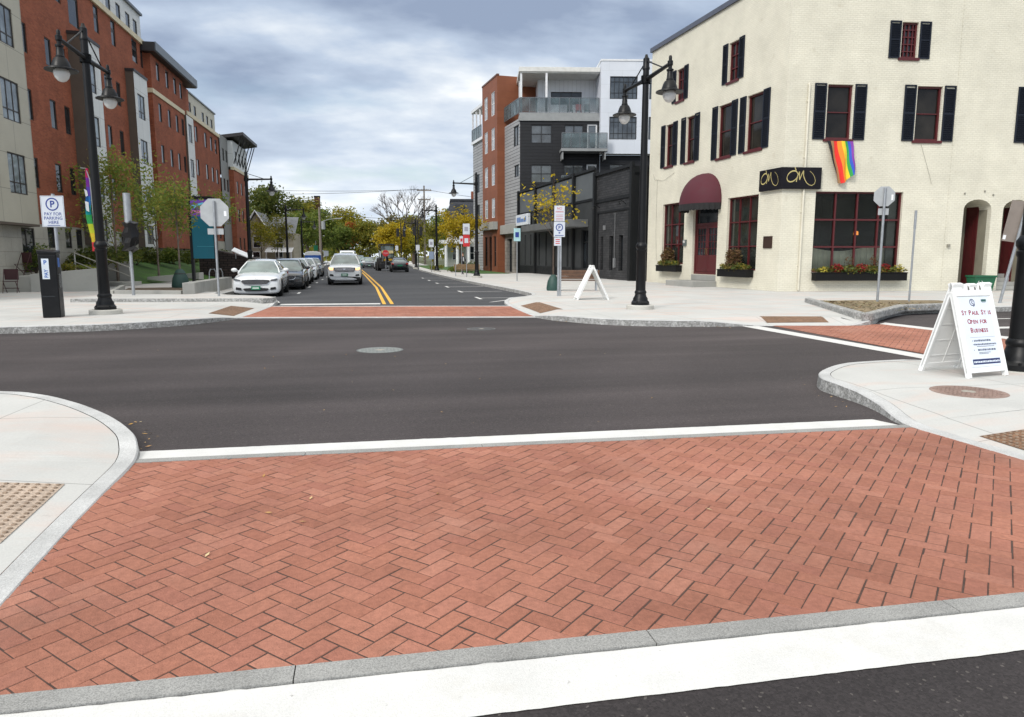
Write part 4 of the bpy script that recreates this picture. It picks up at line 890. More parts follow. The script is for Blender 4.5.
for i, (x, c_) in enumerate(((5.2, (.5, .1, .1)), (4.4, (.12, .12, .12)), (6.0, (.2, .22, .24)))):
    mb = MB(); mb.box(x, x + .5, .9, 1.4, 14.85, 14.92); mb.box(x, x + .5, 1.36, 1.42, 14.93, 15.5); [mb.box(x + a, x + a + .05, .9 + b, .95 + b, 14.45, 14.85) for a in (0, .45) for b in (0, .45)]
    o = mb.build('terrace_chair', M('terrace_chair_%d' % i, c_, .6), None, (OX, OY, 0), AS); tag(o, ('red', 'black', 'grey')[i] + ' chair on the rooftop terrace of the orange block', 'chair', 'chairs on the rooftop terrace')
# street face (outward +y local): lap siding then orange bay
wF = [(.35, 1.95, 11.7, 13.5), (.3, 1.7, 8.9, 10.0)]
mb = MB(); wall(mb, 0, 4.85, 4.6, 14, wF, 0, .15, 1); ap(mb, 'wall', SIDL, 'F')
for q in wF: window(AP, AF, *q, -.05, 1, FRM, SKYG, .06, 2, 1, .05, .08)
mb = MB(); wall(mb, 0, 4.85, -.1, 3.75, [(.4, 1.6, .1, 3.3), (2.4, 4.2, .1, 3.3)], 0, .4, 1); ap(mb, 'wall', STONE, 'F')
for q in ((.4, 1.6, .1, 3.3), (2.4, 4.2, .1, 3.3)): window(AP, AF, *q, -.3, 1, FRM, DARKG, .08, 2, 2, .06, .08, 'shopfront')
oW = []
for z0, z1 in ((15.3, 17.5), (12.0, 14.1), (8.6, 10.6), (5.45, 7.35)): oW += [(5.75, 6.95, z0, z1), (8.35, 9.55, z0, z1)]
oD = [(5.4, 6.3, .6, 3.6), (7.0, 7.9, .1, 3.6), (8.7, 9.6, .6, 3.6)]
mb = MB(); P0 = .75
wall(mb, 4.85, 10.4, -.1, 18.75, oW + oD, P0, .1, 1); mb.add([(4.85, 0, -.1), (4.85, P0, -.1), (4.85, P0, 18.75), (4.85, -6, 18.75), (4.85, -6, 14.4), (4.85, 0, 14.0)], [(0, 1, 2, 3, 4, 5)])
mb.add([(10.4, 0, -.1), (10.4, P0, -.1), (10.4, P0, 18.75), (10.4, -6, 18.75), (10.4, -6, -.1)], [(0, 1, 2, 3, 4)]); mb.add([(4.85, P0, 18.75), (10.4, P0, 18.75), (10.4, -6, 18.75), (4.85, -6, 18.75)], [(0, 1, 2, 3)])
ap(mb, 'orange_bay', ORG, 'F')
mb = MB(); mb.box(4.8, 10.45, P0 - .2, P0 + .05, 18.75, 18.9); ap(mb, 'coping', M('coping_brown', (.12, .05, .03), .5), 'F')
for q in oW: window(AP, AF, *q, P0 - .03, 1, FRW, LITG2, .06, 2, 2, .05, .06)
for q in oD: window(AP, AF, *q, P0 - .1, 1, FRM, DARKG, .08, 1, 2, .05, .08, 'shopfront' if q[2] > .3 else 'entrance_door')
mb = MB(); mb.box(-.1, 4.84, .002, .5, 3.75, 4.6); mb.box(4.8, 10.5, P0 + .005, P0 + .5, 4.25, 5.0); ap(mb, 'canopy', CONC_D, 'F')
mb = MB(); wall(mb, 10.45, 17, -.1, 14.0, [(14.2, 15.6, 8.6, 10.6), (14.2, 15.6, 5.4, 7.3)], .1, .15, 1); ap(mb, 'wall', SIDL, 'F')
for q in ((14.2, 15.6, 8.6, 10.6), (14.2, 15.6, 5.4, 7.3)): window(AP, AF, *q, .05, 1, FRM, SKYG, .06, 2, 1, .05, .08)
mb = MB(); mb.box(10.5, 17, -3, .3, 17.4, 17.7); [mb.box(x, x + .15, .05, .2, 14.3, 17.4) for x in (13.6, 15.2, 16.8)]; mb.box(10.5, 17, -3, .3, 14.0, 14.3); ap(mb, 'corner_loggia', FRW, 'F')
glassrail('terrace_railing', 12.8, 16.9, .24, 14.3, 15.6, 4, 'F')
mb = MB(); mb.add([(0.02, -.01, -.1), (17, -.01, -.1), (17, -14, -.1), (0.02, -14, -.1)], [(0, 1, 2, 3)]); mb.box(.1, 17, -14, -.2, 13.9, 14.0); mb.box(16.8, 17, -14, .05, -.1, 13.9); ap(mb, 'roof', DKT, 'F')

# ------------------------------------------------------------------ long brick apartment complex on the left
LB = empty('brick_apartments', (-14.5, 35.3, 0), math.atan2(1, .028), 'long five-storey red brick apartment building with white bays and dark overhanging roofs', 'building')
RBR = MB_brick('red_brick', (.35, .103, .052), (.26, .072, .038), (.24, .11, .07), .215, .075, .008, .85, .5, .24)
BEI = MB_brick('beige_panel', (.46, .44, .36), (.44, .42, .345), (.2, .19, .16), 1.5, 1.45, .012, .55, .25, .07, offset=0)
WBY = MB_brick('pale_panel', (.66, .68, .67), (.64, .66, .65), (.33, .34, .34), 2.6, 1.5, .012, .5, .2, .05, offset=0)
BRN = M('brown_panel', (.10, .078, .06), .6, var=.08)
CORN = M('cornice_cream', (.62, .55, .38), .6)
BASE = MB_brick('basement_block', (.42, .405, .35), (.385, .375, .33), (.25, .24, .21), 1.2, .6, .01, .85, .3, .15)
ROOFM = M('roof_metal_dark', (.030, .028, .030), .5, .2)
FSC = M('fascia_grey', (.16, .18, .2), .45, .4)
FRD = M('frame_bronze', (.035, .028, .024), .5)
LITG = mat_glass('curtain_and_reflection_glass', (.17, .20, .22), .06, spec=.8)  # pale base colour holds light curtains and a painted-in sky reflection
def lb(mb, name, mat, parent=None, **kw): return mb.build(name, mat, parent or LB, **kw)
def lwin(qs, y, fm=FRD, gm=LITG, nx=1, nz=1, fw=.05, rows=None):
    for q in qs: window(LB, 0, *q, y + .03, -1, fm, gm, fw, nx, nz, .045, .05, rows=[q[2] + (q[3] - q[2]) * r_ for r_ in rows] if rows else None)
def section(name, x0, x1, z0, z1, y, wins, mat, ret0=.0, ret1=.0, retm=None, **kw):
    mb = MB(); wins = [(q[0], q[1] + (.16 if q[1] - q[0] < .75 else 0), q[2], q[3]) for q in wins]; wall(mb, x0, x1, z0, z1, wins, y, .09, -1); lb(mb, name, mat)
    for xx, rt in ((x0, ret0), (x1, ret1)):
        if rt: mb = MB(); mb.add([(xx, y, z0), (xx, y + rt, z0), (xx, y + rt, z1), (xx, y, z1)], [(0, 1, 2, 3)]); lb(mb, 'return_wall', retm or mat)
    lwin(wins, y, **kw)
fl = [(14.0, 15.2), (10.6, 11.88), (7.7, 9.05), (4.7, 6.05)]
# basement plinth
bw = [(x, x + .75, 2.0, 2.98) for x in (2.3, 4.2, 5.5, 11.6, 13.4, 21, 23, 25.2, 30.5, 33, 36)] + [(-.2, 1.0, .9, 2.85)]
mb = MB(); wall(mb, -10, 52, -.3, 3.06, bw, -.06, .2, -1); lb(mb, 'plinth', BASE); lwin(bw, -.06, FRD, DARKG)
# beige wing at the near end
bz = [(10.2, 11.75), (7.15, 8.8), (4.2, 5.85), (13.2, 14.8)]
section('beige_wing', -10, .55, 3.0, 18, -.5, [(x, x + 1.5, a, b) for a, b in bz for x in (-1.75, -5.2)], BEI, 0, .5, nx=3, rows=(.28,))
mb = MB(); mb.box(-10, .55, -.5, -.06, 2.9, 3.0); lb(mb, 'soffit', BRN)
# brick facade
b1 = []
for a, b in fl:
    b1 += [(3.9, 4.4, a, b), (5.5, 6.0, a, b)]
    b1 += [(1.5, 1.95, a, b)]
    b1 += [(10.2, 10.75, a + .15, b + .1), (11.3, 11.8, a + .15, b + .1)] if a < 13 else [(10.4, 10.95, a, b + .25), (13.0, 13.55, a, b + .25)]
    b1 += [(13.2, 13.75, a, b + .1), (17.2, 17.75, a, b)] if a < 13 else [(16.6, 17.6, a, b + .2), (18.2, 18.6, a, b + .2)]
b1 += [(7.0, 8.3, 13.4, 15.4)]
section('brick_wall', .55, 19.0, 3.06, 15.5, 0, b1, RBR, gm=DARKG)
mb = MB(); mb.box(.55, 19.0, -.12, .05, 15.5, 15.82); lb(mb, 'cornice', CORN)
pz = [(x, x + .8, 16.1, 17.0) for x in (11.4, 13.2, 14.9, 16.6, 18.0)]
section('penthouse', .55, 19.5, 15.8, 17.6, .25, pz, WBY, fm=FRM, gm=SKYG)
mb = MB(); mb.box(.5, 19.6, .1, 12, 17.6, 17.75); lb(mb, 'coping', FSC)
mb = MB(); mb.add([(19.5, .25, 15.8), (19.5, 12, 15.8), (19.5, 12, 17.6), (19.5, .25, 17.6)], [(0, 1, 2, 3)]); lb(mb, 'return_wall', WBY)
# pale bays
y1 = -.62
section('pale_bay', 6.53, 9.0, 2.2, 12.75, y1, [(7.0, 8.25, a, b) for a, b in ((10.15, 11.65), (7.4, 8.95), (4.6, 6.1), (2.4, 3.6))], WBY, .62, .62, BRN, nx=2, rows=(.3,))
mb = MB(); mb.box(6.48, 9.05, y1 - .05, 0, 12.75, 12.9); lb(mb, 'bay_cap', ROOFM)
y1 = -.48
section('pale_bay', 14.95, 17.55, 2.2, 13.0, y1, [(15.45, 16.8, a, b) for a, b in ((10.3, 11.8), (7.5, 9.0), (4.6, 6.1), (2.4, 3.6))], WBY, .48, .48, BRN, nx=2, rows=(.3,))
mb = MB(); mb.box(14.9, 17.6, y1 - .05, 0, 13.0, 13.15); lb(mb, 'bay_cap', ROOFM)
# brick tower with dark overhanging roof
y1 = -.4
tw = [(x, x + .55, a, b) for a, b in ((13.65, 14.85), (10.9, 12.15), (8.1, 9.35), (5.2, 6.45)) for x in (20.1, 22.3, 24.3, 25.9)]
section('brick_tower', 18.9, 26.8, 2.2, 15.1, y1, tw, RBR, .4, .0, gm=DARKG)
mb = MB(); mb.box(18.88, 26.82, y1 - .06, y1 - .004, 12.55, 12.85); mb.box(18.84, 18.898, y1 - .06, .0, 12.55, 12.85); lb(mb, 'belt_course', CORN)
mb = MB(); mb.prism([(18.4, -.85), (29.4, -.85), (29.4, 10), (18.4, 10)], 15.12, 15.7); rf = lb(mb, 'flat_roof', ROOFM)
mb = MB(); mb.box(18.5, 29.45, -.91, -.852, 15.2, 15.75); mb.build('fascia', FSC, rf)
mb = MB(); mb.box(18.9, 29.9, y1 + .4, 10, 15.0, 15.12); lb(mb, 'soffit', BRN)
y1 = -.55
section('pale_bay', 26.8, 28.9, 2.2, 12.6, y1, [(27.2, 28.3, a, b) for a, b in ((10.6, 12.0), (7.9, 9.3), (5.1, 6.5))], WBY, .55, .55, BRN, nx=2)
section('brick_upper', 26.8, 29.9, 12.6, 15.1, -.05, [(27.4, 27.9, 13.5, 14.7)], RBR, .0, .5, gm=DARKG)
# second brick block with pale attic
b2 = [(x, x + .7, a, b) for a, b in ((11.3, 12.6), (8.5, 9.85), (5.6, 6.95), (3.3, 4.3)) for x in (31.6, 34.9, 37.1, 38.9)]
section('brick_wall', 28.9, 40.6, 2.2, 13.0, 0, b2, RBR, gm=DARKG)
mb = MB(); mb.box(28.9, 40.7, -.12, .05, 13.0, 13.3); lb(mb, 'cornice', CORN)
section('attic', 29.9, 40.4, 13.3, 15.1, .2, [(x, x + .8, 13.6, 14.4) for x in (30.8, 32.5, 35.3, 36.9, 38.6)], M('attic_cream', (.52, .50, .41), .6), .0, 6, fm=FRM, gm=DARKG)
mb = MB(); mb.box(29.9, 40.5, .1, 10, 15.1, 15.22); lb(mb, 'coping', FSC)
# grey stair bay and end pavilion with the flying roof
section('grey_bay', 40.6, 44.2, 2.2, 13.4, -.1, [(x, x + .7, a, b) for a, b in ((11.0, 12.2), (8.1, 9.3), (5.2, 6.4)) for x in (41.5, 43.0)], M('grey_panel', (.22, .225, .22), .6), .0, .6, gm=DARKG)
y1 = -.6
section('end_pavilion', 44.2, 52, 10.7, 13.3, y1, [(x, x + .8, 11.2, 12.4) for x in (45.2, 47, 48.8, 50.4)], WBY, .6, 8, gm=DARKG)
section('end_pavilion', 44.2, 52, -.1, 10.4, y1, [(x, x + .7, a, b) for a, b in ((8.1, 9.4), (5.2, 6.5), (2.3, 3.6)) for x in (45.4, 47.6, 49.8)], RBR, .6, 8, gm=DARKG)
mb = MB(); mb.box(44.15, 52.1, y1 - .08, y1 + .3, 10.4, 10.7); lb(mb, 'belt_course', CORN)
mb = MB(); mb.add([(43.8, 1, 13.35), (52.2, 1, 13.35), (52.2, -1.75, 13.8), (43.8, -1.75, 13.8), (43.8, 1, 13.7), (52.2, 1, 13.7), (52.2, -1.75, 14.1), (43.8, -1.75, 14.1)], [(0, 1, 2, 3), (4, 5, 6, 7), (0, 1, 5, 4), (1, 2, 6, 5), (2, 3, 7, 6), (3, 0, 4, 7)]); mb.box(43.8, 52.2, 1, 9, 13.35, 13.7); rf = lb(mb, 'flying_roof', ROOFM)
for x in (44.4, 46, 47.6, 49.2, 50.8, 52): mb = MB(); mb.tube([(x, y1, 11.0), (x, -1.45, 13.7)], .05, 6); lb(mb, 'roof_strut', ROOFM)
mb = MB(); mb.box(-10, 19.4, .05, 14, 14.8, 15.0); mb.box(19, 52, .05, 14, 12.8, 13.0); mb.box(-10.2, 52, 13.8, 14, -.3, 13); mb.box(-10.2, -10, -.5, 13.8, -.3, 18); mb.box(-9.9, .5, -.45, 10, 17.8, 18.1); lb(mb, 'roof', ROOFM)
# ------------------------------------------------------------------ street lamps
GLOBE = M('lamp_globe', (.62, .63, .62), .2, var=.03, spec=.6)
COLL = M('base_concrete', (.46, .45, .41), .85, var=.1, fine=.08)
def lamp_head(parent, p, k=.8):
    x, y, z = p; mb = MB()
    pr = [(.035, .26), (.05, .22), (.05, .12), (.085, .1), (.085, -.02), (.06, -.05), (.06, -.12), (.11, -.15), (.11, -.19), (.085, -.21), (.1, -.42), (.115, -.44), (.115, -.48), (.16, -.5), (.2, -.58), (.235, -.68), (.25, -.74), (.42, -.80), (.425, -.83), (.25, -.80)]
    mb.lathe([(r * k, (q - .1) * k + .1) for r, q in pr], p, 20)
    h = mb.build('lamp_shade', BLACKP, parent, smooth=35)
    mb = MB(); mb.lathe([(r * k, (q - .1) * k + .1) for r, q in [(.17, -.80), (.205, -.86), (.205, -.92), (.175, -1.02), (.11, -1.1), (.04, -1.13)]], p, 16); mb.build('globe', GLOBE, h, smooth=60)
def lamp(x, y, az, heads, label, H=6.75, group='black street lamps', zarm=6.2, arm=1.5, s=1., z0=SW):
    """heads 1 or 2; az = direction of the first arm, in radians"""
    t = empty('street_lamp', (x, y, z0), az, label, 'street lamp', group)
    mb = MB(); mb.lathe([(.38, -.02), (.38, .10), (.36, .12)], n=24); mb.build('footing', COLL, t, smooth=40)
    mb = MB(); mb.lathe([(.25, .12), (.25, .19), (.22, .22), (.205, .25), (.205, .29), (.165, .36), (.15, .42), (.165, .45), (.165, .48), (.14, .52)], n=16)
    mb.lathe([(.138, .5), (.128, 1.55), (.145, 1.58), (.145, 1.63), (.125, 1.65), (.158, 1.70), (.158, 1.76), (.115, 1.83)], n=12); b = mb.build('base', BLACKP, t, smooth=35)
    mb = MB(); [mb.sphere((.232 * math.cos(R(q)), .232 * math.sin(R(q)), .21), (.022, .022, .025), 6) for q in (45, 135, 225, 315)]; mb.build('bolt', BLACKP, b)
    mb = MB(); mb.lathe([(.11, 1.8), (.082, H - .3)], n=14); mb.lathe([(.1, H - .32), (.1, H - .28), (.085, H - .25), (.085, H - .05), (.05, H - .01), (.03, H + .06)], n=12); mb.build('shaft', BLACKP, t, smooth=35)
    for sgn in ((1, -1) if heads == 2 else (1,)):
        mb = MB(); mb.tube([(sgn * .05, 0, zarm), (sgn * (arm - .05), 0, zarm + .04)], [.06, .045], 8); mb.tube([(sgn * .06, 0, H - .12), (sgn * arm * .72, 0, zarm + .05)], .018, 6); mb.lathe([(.13, -.1), (.13, .1)], (0, 0, zarm), 10)
        mb.build('arm', BLACKP, t, smooth=40); lamp_head(t, (sgn * arm, 0, zarm + .0))
    return t
lamp(-6.44, 19.91, R(-91), 2, 'tall black twin-headed street lamp beside the parking pay station', H=6.95, zarm=6.2)
lamp(7.54, 18.8, R(-89), 2, 'tall black twin-headed street lamp in front of the cream corner building', H=6.7, zarm=6.12)
lamp(8.27, 7.63, R(-88), 2, 'thick black lamp post at the right edge beside the open-for-business sign', H=7.4, z0=SW - .115, zarm=6.8)
lamp(-6.3, 43.5, 0, 1, 'single-armed black street lamp behind the parked white sedan', H=6.2, zarm=5.75, arm=1.35, z0=.15)
lamp(-6.9, 70.9, 0, 1, 'second single-armed black street lamp along the left pavement', H=6.2, zarm=5.75, arm=1.6)
lamp(-7.45, 95.3, 0, 1, 'farthest single-armed black street lamp along the left pavement', H=6.2, zarm=5.75, arm=1.6)
lamp(7.75, 49.5, math.pi, 1, 'single-armed black street lamp by the bench and orange block', H=7.1, zarm=6.35, arm=1.55)
lamp(6.9, 68.5, math.pi, 1, 'second single-armed black street lamp along the right pavement', H=6.25, zarm=5.7, arm=1.3)
lamp(6.35, 88, math.pi, 1, 'farthest single-armed black street lamp along the right pavement', H=6.0, zarm=5.4, arm=1.3)

# ------------------------------------------------------------------ folding pavement signs
def aframe(x, y, rz, label, spread=.6, h=1.12, w_=.69, text=True):
    t = empty('folding_sign', (x, y, SW), rz, label, 'folding sign', 'white folding A-frame signs')
    tilt = math.atan2(spread / 2, h)
    for sgn in (1, -1):      # +1 front (towards -y), -1 back
        mb = MB(); Lh = math.hypot(h, spread / 2)
        mb.box(-w_ / 2, w_ / 2, 0.004, .028, .06, Lh - .12)                                  # panel
        mb.box(-w_ / 2, -w_ / 2 + .045, -.012, .045, .0, Lh - .1); mb.box(w_ / 2 - .045, w_ / 2, -.012, .045, .0, Lh - .1)
        mb.box(-w_ / 2 + .045, w_ / 2 - .045, -.012, .04, .06, .115); mb.box(-w_ / 2 + .045, w_ / 2 - .045, -.012, .04, Lh - .16, Lh - .1)
        pr = [(-.32, 0), (-.32, .11), (-.20, .11), (-.155, .02), (-.115, .02), (-.075, .10), (.045, .10), (.085, .02), (.115, .02), (.155, .11), (.32, .11), (.32, 0)]
        mb.extr([(px * w_ / .64, -.012, Lh - .1 + pz) for px, pz in pr], (0, .05, 0))
        for q in range(1, 5): mb.box(-w_ / 2 + .05, w_ / 2 - .05, .028, .036, Lh * q / 5.5, Lh * q / 5.5 + .012)
        mb.box(-.006, .006, .028, .036, .1, Lh - .16)
        X = Matrix.Rotation(math.pi if sgn < 0 else 0, 4, 'Z') @ Matrix.Translation((0, -spread / 2, 0)) @ Matrix.Rotation(-tilt, 4, 'X')
        mb.v = [tuple(X @ Vector(v)) for v in mb.v]
        p = mb.build('sign_panel', WHITEP, t, bevel=.006)
        for hx in (-.11, .02, .15):
            pass
        mb = MB(); mb.X = X
        for hx in (-.07, .045, .135): mb.add([(hx - .016, -.0135, Lh - .085), (hx + .016, -.0135, Lh - .085), (hx + .008, -.0135, Lh - .03), (hx - .008, -.0135, Lh - .03)], [(0, 1, 2, 3)])
        mb.build('hand_slot', M('slot_grey', (.12, .11, .10), .7), p)
        if sgn < 0 or not text: continue
        PB = M('poster_white', (.70, .76, .84), .4, var=.02); TR = M('text_red', (.30, .02, .05), .6); TG = M('text_grey', (.10, .12, .19), .6); TB = M('text_navy', (.012, .022, .105), .5)
        mb = MB(); mb.X = X; mb.box(-.265, .265, -.0035, .003, .13, Lh - .17); po = mb.build('poster', PB, p)
        T = X @ Matrix.Translation((0, -.0045, 0)) @ Matrix.Rotation(R(90), 4, 'X')
        mb = MB(); S1, S2 = .082, .064
        def smallcaps(line, zb, x0):
            xx = x0
            for word in line.split(' '):
                for i, chh in enumerate(word):
                    s_ = S1 if i == 0 and word not in ('IS', 'FOR') else S2; textmesh(mb, chh, s_, T @ Matrix.Translation((xx, zb, 0)), align='LEFT', bold=.0022); xx += s_ * (.34 if chh == 'I' else .58 if chh in 'LTEFS' else .69)
                xx += .038
        smallcaps('ST PAUL ST IS', .775, -.262); smallcaps('OPEN FOR', .665, -.19); smallcaps('BUSINESS', .555, -.165)
        mb.build('headline_lettering', TR, po, recalc=False)
        rnd = random.Random(4); mb = MB(); mb.X = T
        def greek(x0, x1, z, h_, mm=mb):
            x = x0
            while x < x1: w2 = rnd.uniform(.012, .03) * h_ / .022; mm.add([(x, z, 0), (min(x + w2, x1), z, 0), (min(x + w2, x1), z + h_ * rnd.uniform(.75, 1.1), 0), (x, z + h_, 0)], [(0, 1, 2, 3)]); x += w2 + h_ * .3
        for x0, x1, z, h_ in ((-.14, .16, .44, .024), (-.15, .24, .395, .02), (-.11, .2, .375, .008), (-.1, .22, .325, .024), (-.09, .12, .30, .008), (-.09, .08, .285, .008)): greek(x0, x1, z, h_)
        for z in (.445, .40, .33): mb.add([(-.17, z, 0), (-.16, z, 0), (-.16, z + .012, 0), (-.17, z + .012, 0)], [(0, 1, 2, 3)])
        mb.add([(-.2, .492, 0), (.24, .492, 0), (.24, .4945, 0), (-.2, .4945, 0)], [(0, 1, 2, 3)])
        mb.build('small_print', TG, po, recalc=False)
        mb = MB(); mb.X = T; mb.add([(-.225, .16, 0), (.255, .16, 0), (.255, .225, 0), (-.225, .225, 0)], [(0, 1, 2, 3)]); bb = mb.build('blue_band', TB, po, recalc=False)
        mb = MB(); mb.X = T @ Matrix.Translation((0, 0, .001)); greek(-.21, .24, .18, .022, mb); mb.build('small_print', PB, bb, recalc=False)
        mb = MB(); mb.X = T @ Matrix.Translation((-.045, .93, 0)); n = 24
        for r0, r1 in ((.034, .044),): mb.add([(r0 * math.cos(6.283 * i / n), r0 * math.sin(6.283 * i / n), 0) for i in range(n)] + [(r1 * math.cos(6.283 * i / n), r1 * math.sin(6.283 * i / n), 0) for i in range(n)], [(i, (i + 1) % n, n + (i + 1) % n, n + i) for i in range(n)])
        mb.ribbon([(-.018, .02, 0), (.015, .018, 0), (-.012, -.004, 0), (.018, -.02, 0)], .012, 0, (0, 0, 1)); mb.ribbon([(.01, -.05, 0), (.034, -.042, 0), (.038, -.02, 0)], .01, 0, (0, 0, 1)); mb.build('logo', TB, po, recalc=False)
        mb = MB(); mb.X = T; mb.add([(.12, .935, 0), (.21, .935, 0), (.21, .965, 0), (.12, .965, 0)], [(0, 1, 2, 3)]); mb.add([(.13, .925, 0), (.20, .925, 0), (.20, .930, 0), (.13, .930, 0)], [(0, 1, 2, 3)]); mb.build('logo', M('logo_green', (.03, .10, .10), .6), po, recalc=False)
    return t
aframe(7.36, 7.56, R(10), 'white folding A-frame sign reading ST PAUL ST IS OPEN FOR BUSINESS', .68)
aframe(7.62, 23.45, R(83), 'blank white folding A-frame sign seen edge-on near the far bench', 1.1, 1.15, text=False)

# ------------------------------------------------------------------ parking pay station and signs
t = empty('pay_station', (-7.32, 19.1, SW), R(7), 'black parking pay station with a blue and white sticker', 'pay station')
mb = MB(); mb.extr([(-.19, -.2, 0), (.19, -.2, 0), (.19, .16, 0), (-.19, .16, 0)], (0, 0, 1.5)); mb.v = [(x - .0 * z, y, z) for x, y, z in mb.v]
mb.add([(-.2, -.21, 1.5), (.2, -.21, 1.5), (.2, .175, 1.5), (-.2, .175, 1.5), (-.2, -.21, 1.6), (.2, -.21, 1.56), (.2, .175, 1.6), (-.2, .175, 1.63)], [(0, 1, 2, 3), (4, 5, 6, 7), (0, 1, 5, 4), (1, 2, 6, 5), (2, 3, 7, 6), (3, 0, 4, 7)])
mb.build('cabinet', BLACKP, t, bevel=.02)
SKB = M('sticker_blue', (.03, .12, .42), .4); SKW = M('sticker_white', (.62, .68, .74), .4)
mb = MB(); mb.box(-.12, .03, -.204, -.2, .92, 1.4); st = mb.build('sticker', SKW, t)
mb = MB(); T = Matrix.Translation((-.045, -.206, 1.2)) @ Matrix.Rotation(R(90), 4, 'X'); textmesh(mb, 'P', .13, T @ Matrix.Translation((0, .07, 0)), bold=.004)
T2 = T @ Matrix.Translation((.045, -.15, 0)) @ Matrix.Rotation(R(90), 4, 'Z'); textmesh(mb, 'PAY', .11, T2, bold=.003); mb.build('lettering', SKB, st, recalc=False)
mb = MB(); mb.box(.1902, .194, -.1, .06, 1.2, 1.42); mb.build('sticker', SKB, t)
mb = MB(); mb.box(-.16, .1, -.203, -.2, .5, .52); mb.box(.191, .196, -.12, .12, .7, 1.05); mb.build('hatch', M('dark_screen', (.03, .035, .04), .2), t)
def post(mb, h, r=.032, x=0, y=0, z0=-.02): mb.tube([(x, y, z0), (x, y, h)], r, 10)
BLU = M('sign_blue_paint', (.012, .035, .23), .5); REDS = M('sign_red_paint', (.50, .02, .025), .5); SWH = M('sign_white_sheet', (.56, .60, .66), .4, var=.03); GRS = M('sign_green_paint', (.01, .18, .08), .5)
t = empty('parking_sign', (-7.3, 19.58, SW), R(-9), 'white PAY FOR PARKING HERE sign with blue P roundel on a steel post', 'sign')
mb = MB(); post(mb, 2.95, .04); mb.build('post', GALV, t, smooth=40)
mb = MB(); mb.box(-.275, .275, -.062, -.05, 2.16, 2.9); pl = mb.build('sign_plate', SWH, t, bevel=.004)
mb = MB(); frame_rect(mb, -.262, .262, 2.173, 2.887, .01, -.0635, -.0621); mb.build('border', M('border_grey', (.3, .33, .38), .5), pl)
mb = MB(); T = Matrix.Translation((0, -.064, 0)) @ Matrix.Rotation(R(90), 4, 'X')
n = 28; mb.X = T @ Matrix.Translation((0, 2.70, 0)); mb.add([(q * math.cos(6.283 * i / n), q * math.sin(6.283 * i / n), 0) for q in (.125, .155) for i in range(n)], [(i, (i + 1) % n, n + (i + 1) % n, n + i) for i in range(n)])
mb.X = None; textmesh(mb, 'P', .22, T @ Matrix.Translation((0, 2.63, 0)), bold=.006)
for s_, zb in (('PAY FOR', 2.435), ('PARKING', 2.335), ('HERE', 2.235)): textmesh(mb, s_, .105, T @ Matrix.Translation((0, zb, 0)), bold=.001)
mb.X = T; mb.add([(-.15, 2.19, 0), (.15, 2.19, 0), (.15, 2.203, 0), (-.15, 2.203, 0)], [(0, 1, 2, 3)])
mb.build('lettering', BLU, pl, recalc=False)
def octo(mb, c, r, y0, y1, m=0): mb.extr([(c[0] + r * math.cos(R(22.5 + 45 * i)), y0, c[1] + r * math.sin(R(22.5 + 45 * i))) for i in range(8)], (0, y1 - y0, 0), m)
STK = M('sticker_bright', (.8, .82, .84), .4)
def stop_back(x, y, rz, size, zc, plate, label):
    t = empty('stop_sign', (x, y, SW), rz, label, 'stop sign', 'stop signs seen from behind')
    mb = MB(); post(mb, zc + size * .42, .038); mb.build('post', GALV, t, smooth=40)
    mb = MB(); octo(mb, (0, zc), size * .541, .045, .052); s_ = mb.build('sign_plate', ALU, t)
    mb = MB(); octo(mb, (0, zc), size * .541, .0525, .054); mb.build('red_face', REDS, s_)
    mb = MB(); mb.box(-plate / 2, plate / 2, .045, .05, zc - size * .54 - .24, zc - size * .54 - .04); mb.build('small_plate', ALU, t)
    mb = MB(); mb.box(size * .33, size * .42, .042, .0445, zc - .12, zc + .05); mb.build('sticker', STK, s_)
    return t
stop_back(-4.88, 26.22, R(-4), .92, 2.93, .52, 'large grey back of a stop sign beside the parked white sedan')
stop_back(15.83, 19.74, R(-25), .60, 3.29, .3, 'small grey back of a stop sign in front of the large shop window')
t = empty('steel_post', (16.81, 19.54, SW), 0, 'bare thin steel post standing in the dry planting bed', 'post'); mb = MB(); post(mb, 2.85, .03); mb.build('tube', GALV, t); mb = MB(); post(mb, 2.86, .038, z0=2.3); mb.build('sleeve', GALV, t)
t = empty('bent_sign', (19.6, 18.95, SW), R(-20), 'leaning steel signpost with a brown-grey sign back by the arches', 'sign'); t.rotation_euler = (R(2), R(8.5), R(-20))
mb = MB(); post(mb, 3.15, .045); mb.build('post', GALV, t); mb = MB(); mb.box(-.42, .36, .05, .06, 1.9, 3.15); s_ = mb.build('sign_plate', M('sign_back_brown', (.26, .22, .19), .5, .2), t)
mb = MB(); mb.box(-.4, -.32, .046, .0495, 1.45 + .5, 2.08); mb.box(.22, .32, .046, .0495, 2.3, 2.42); mb.build('sticker', STK, s_)
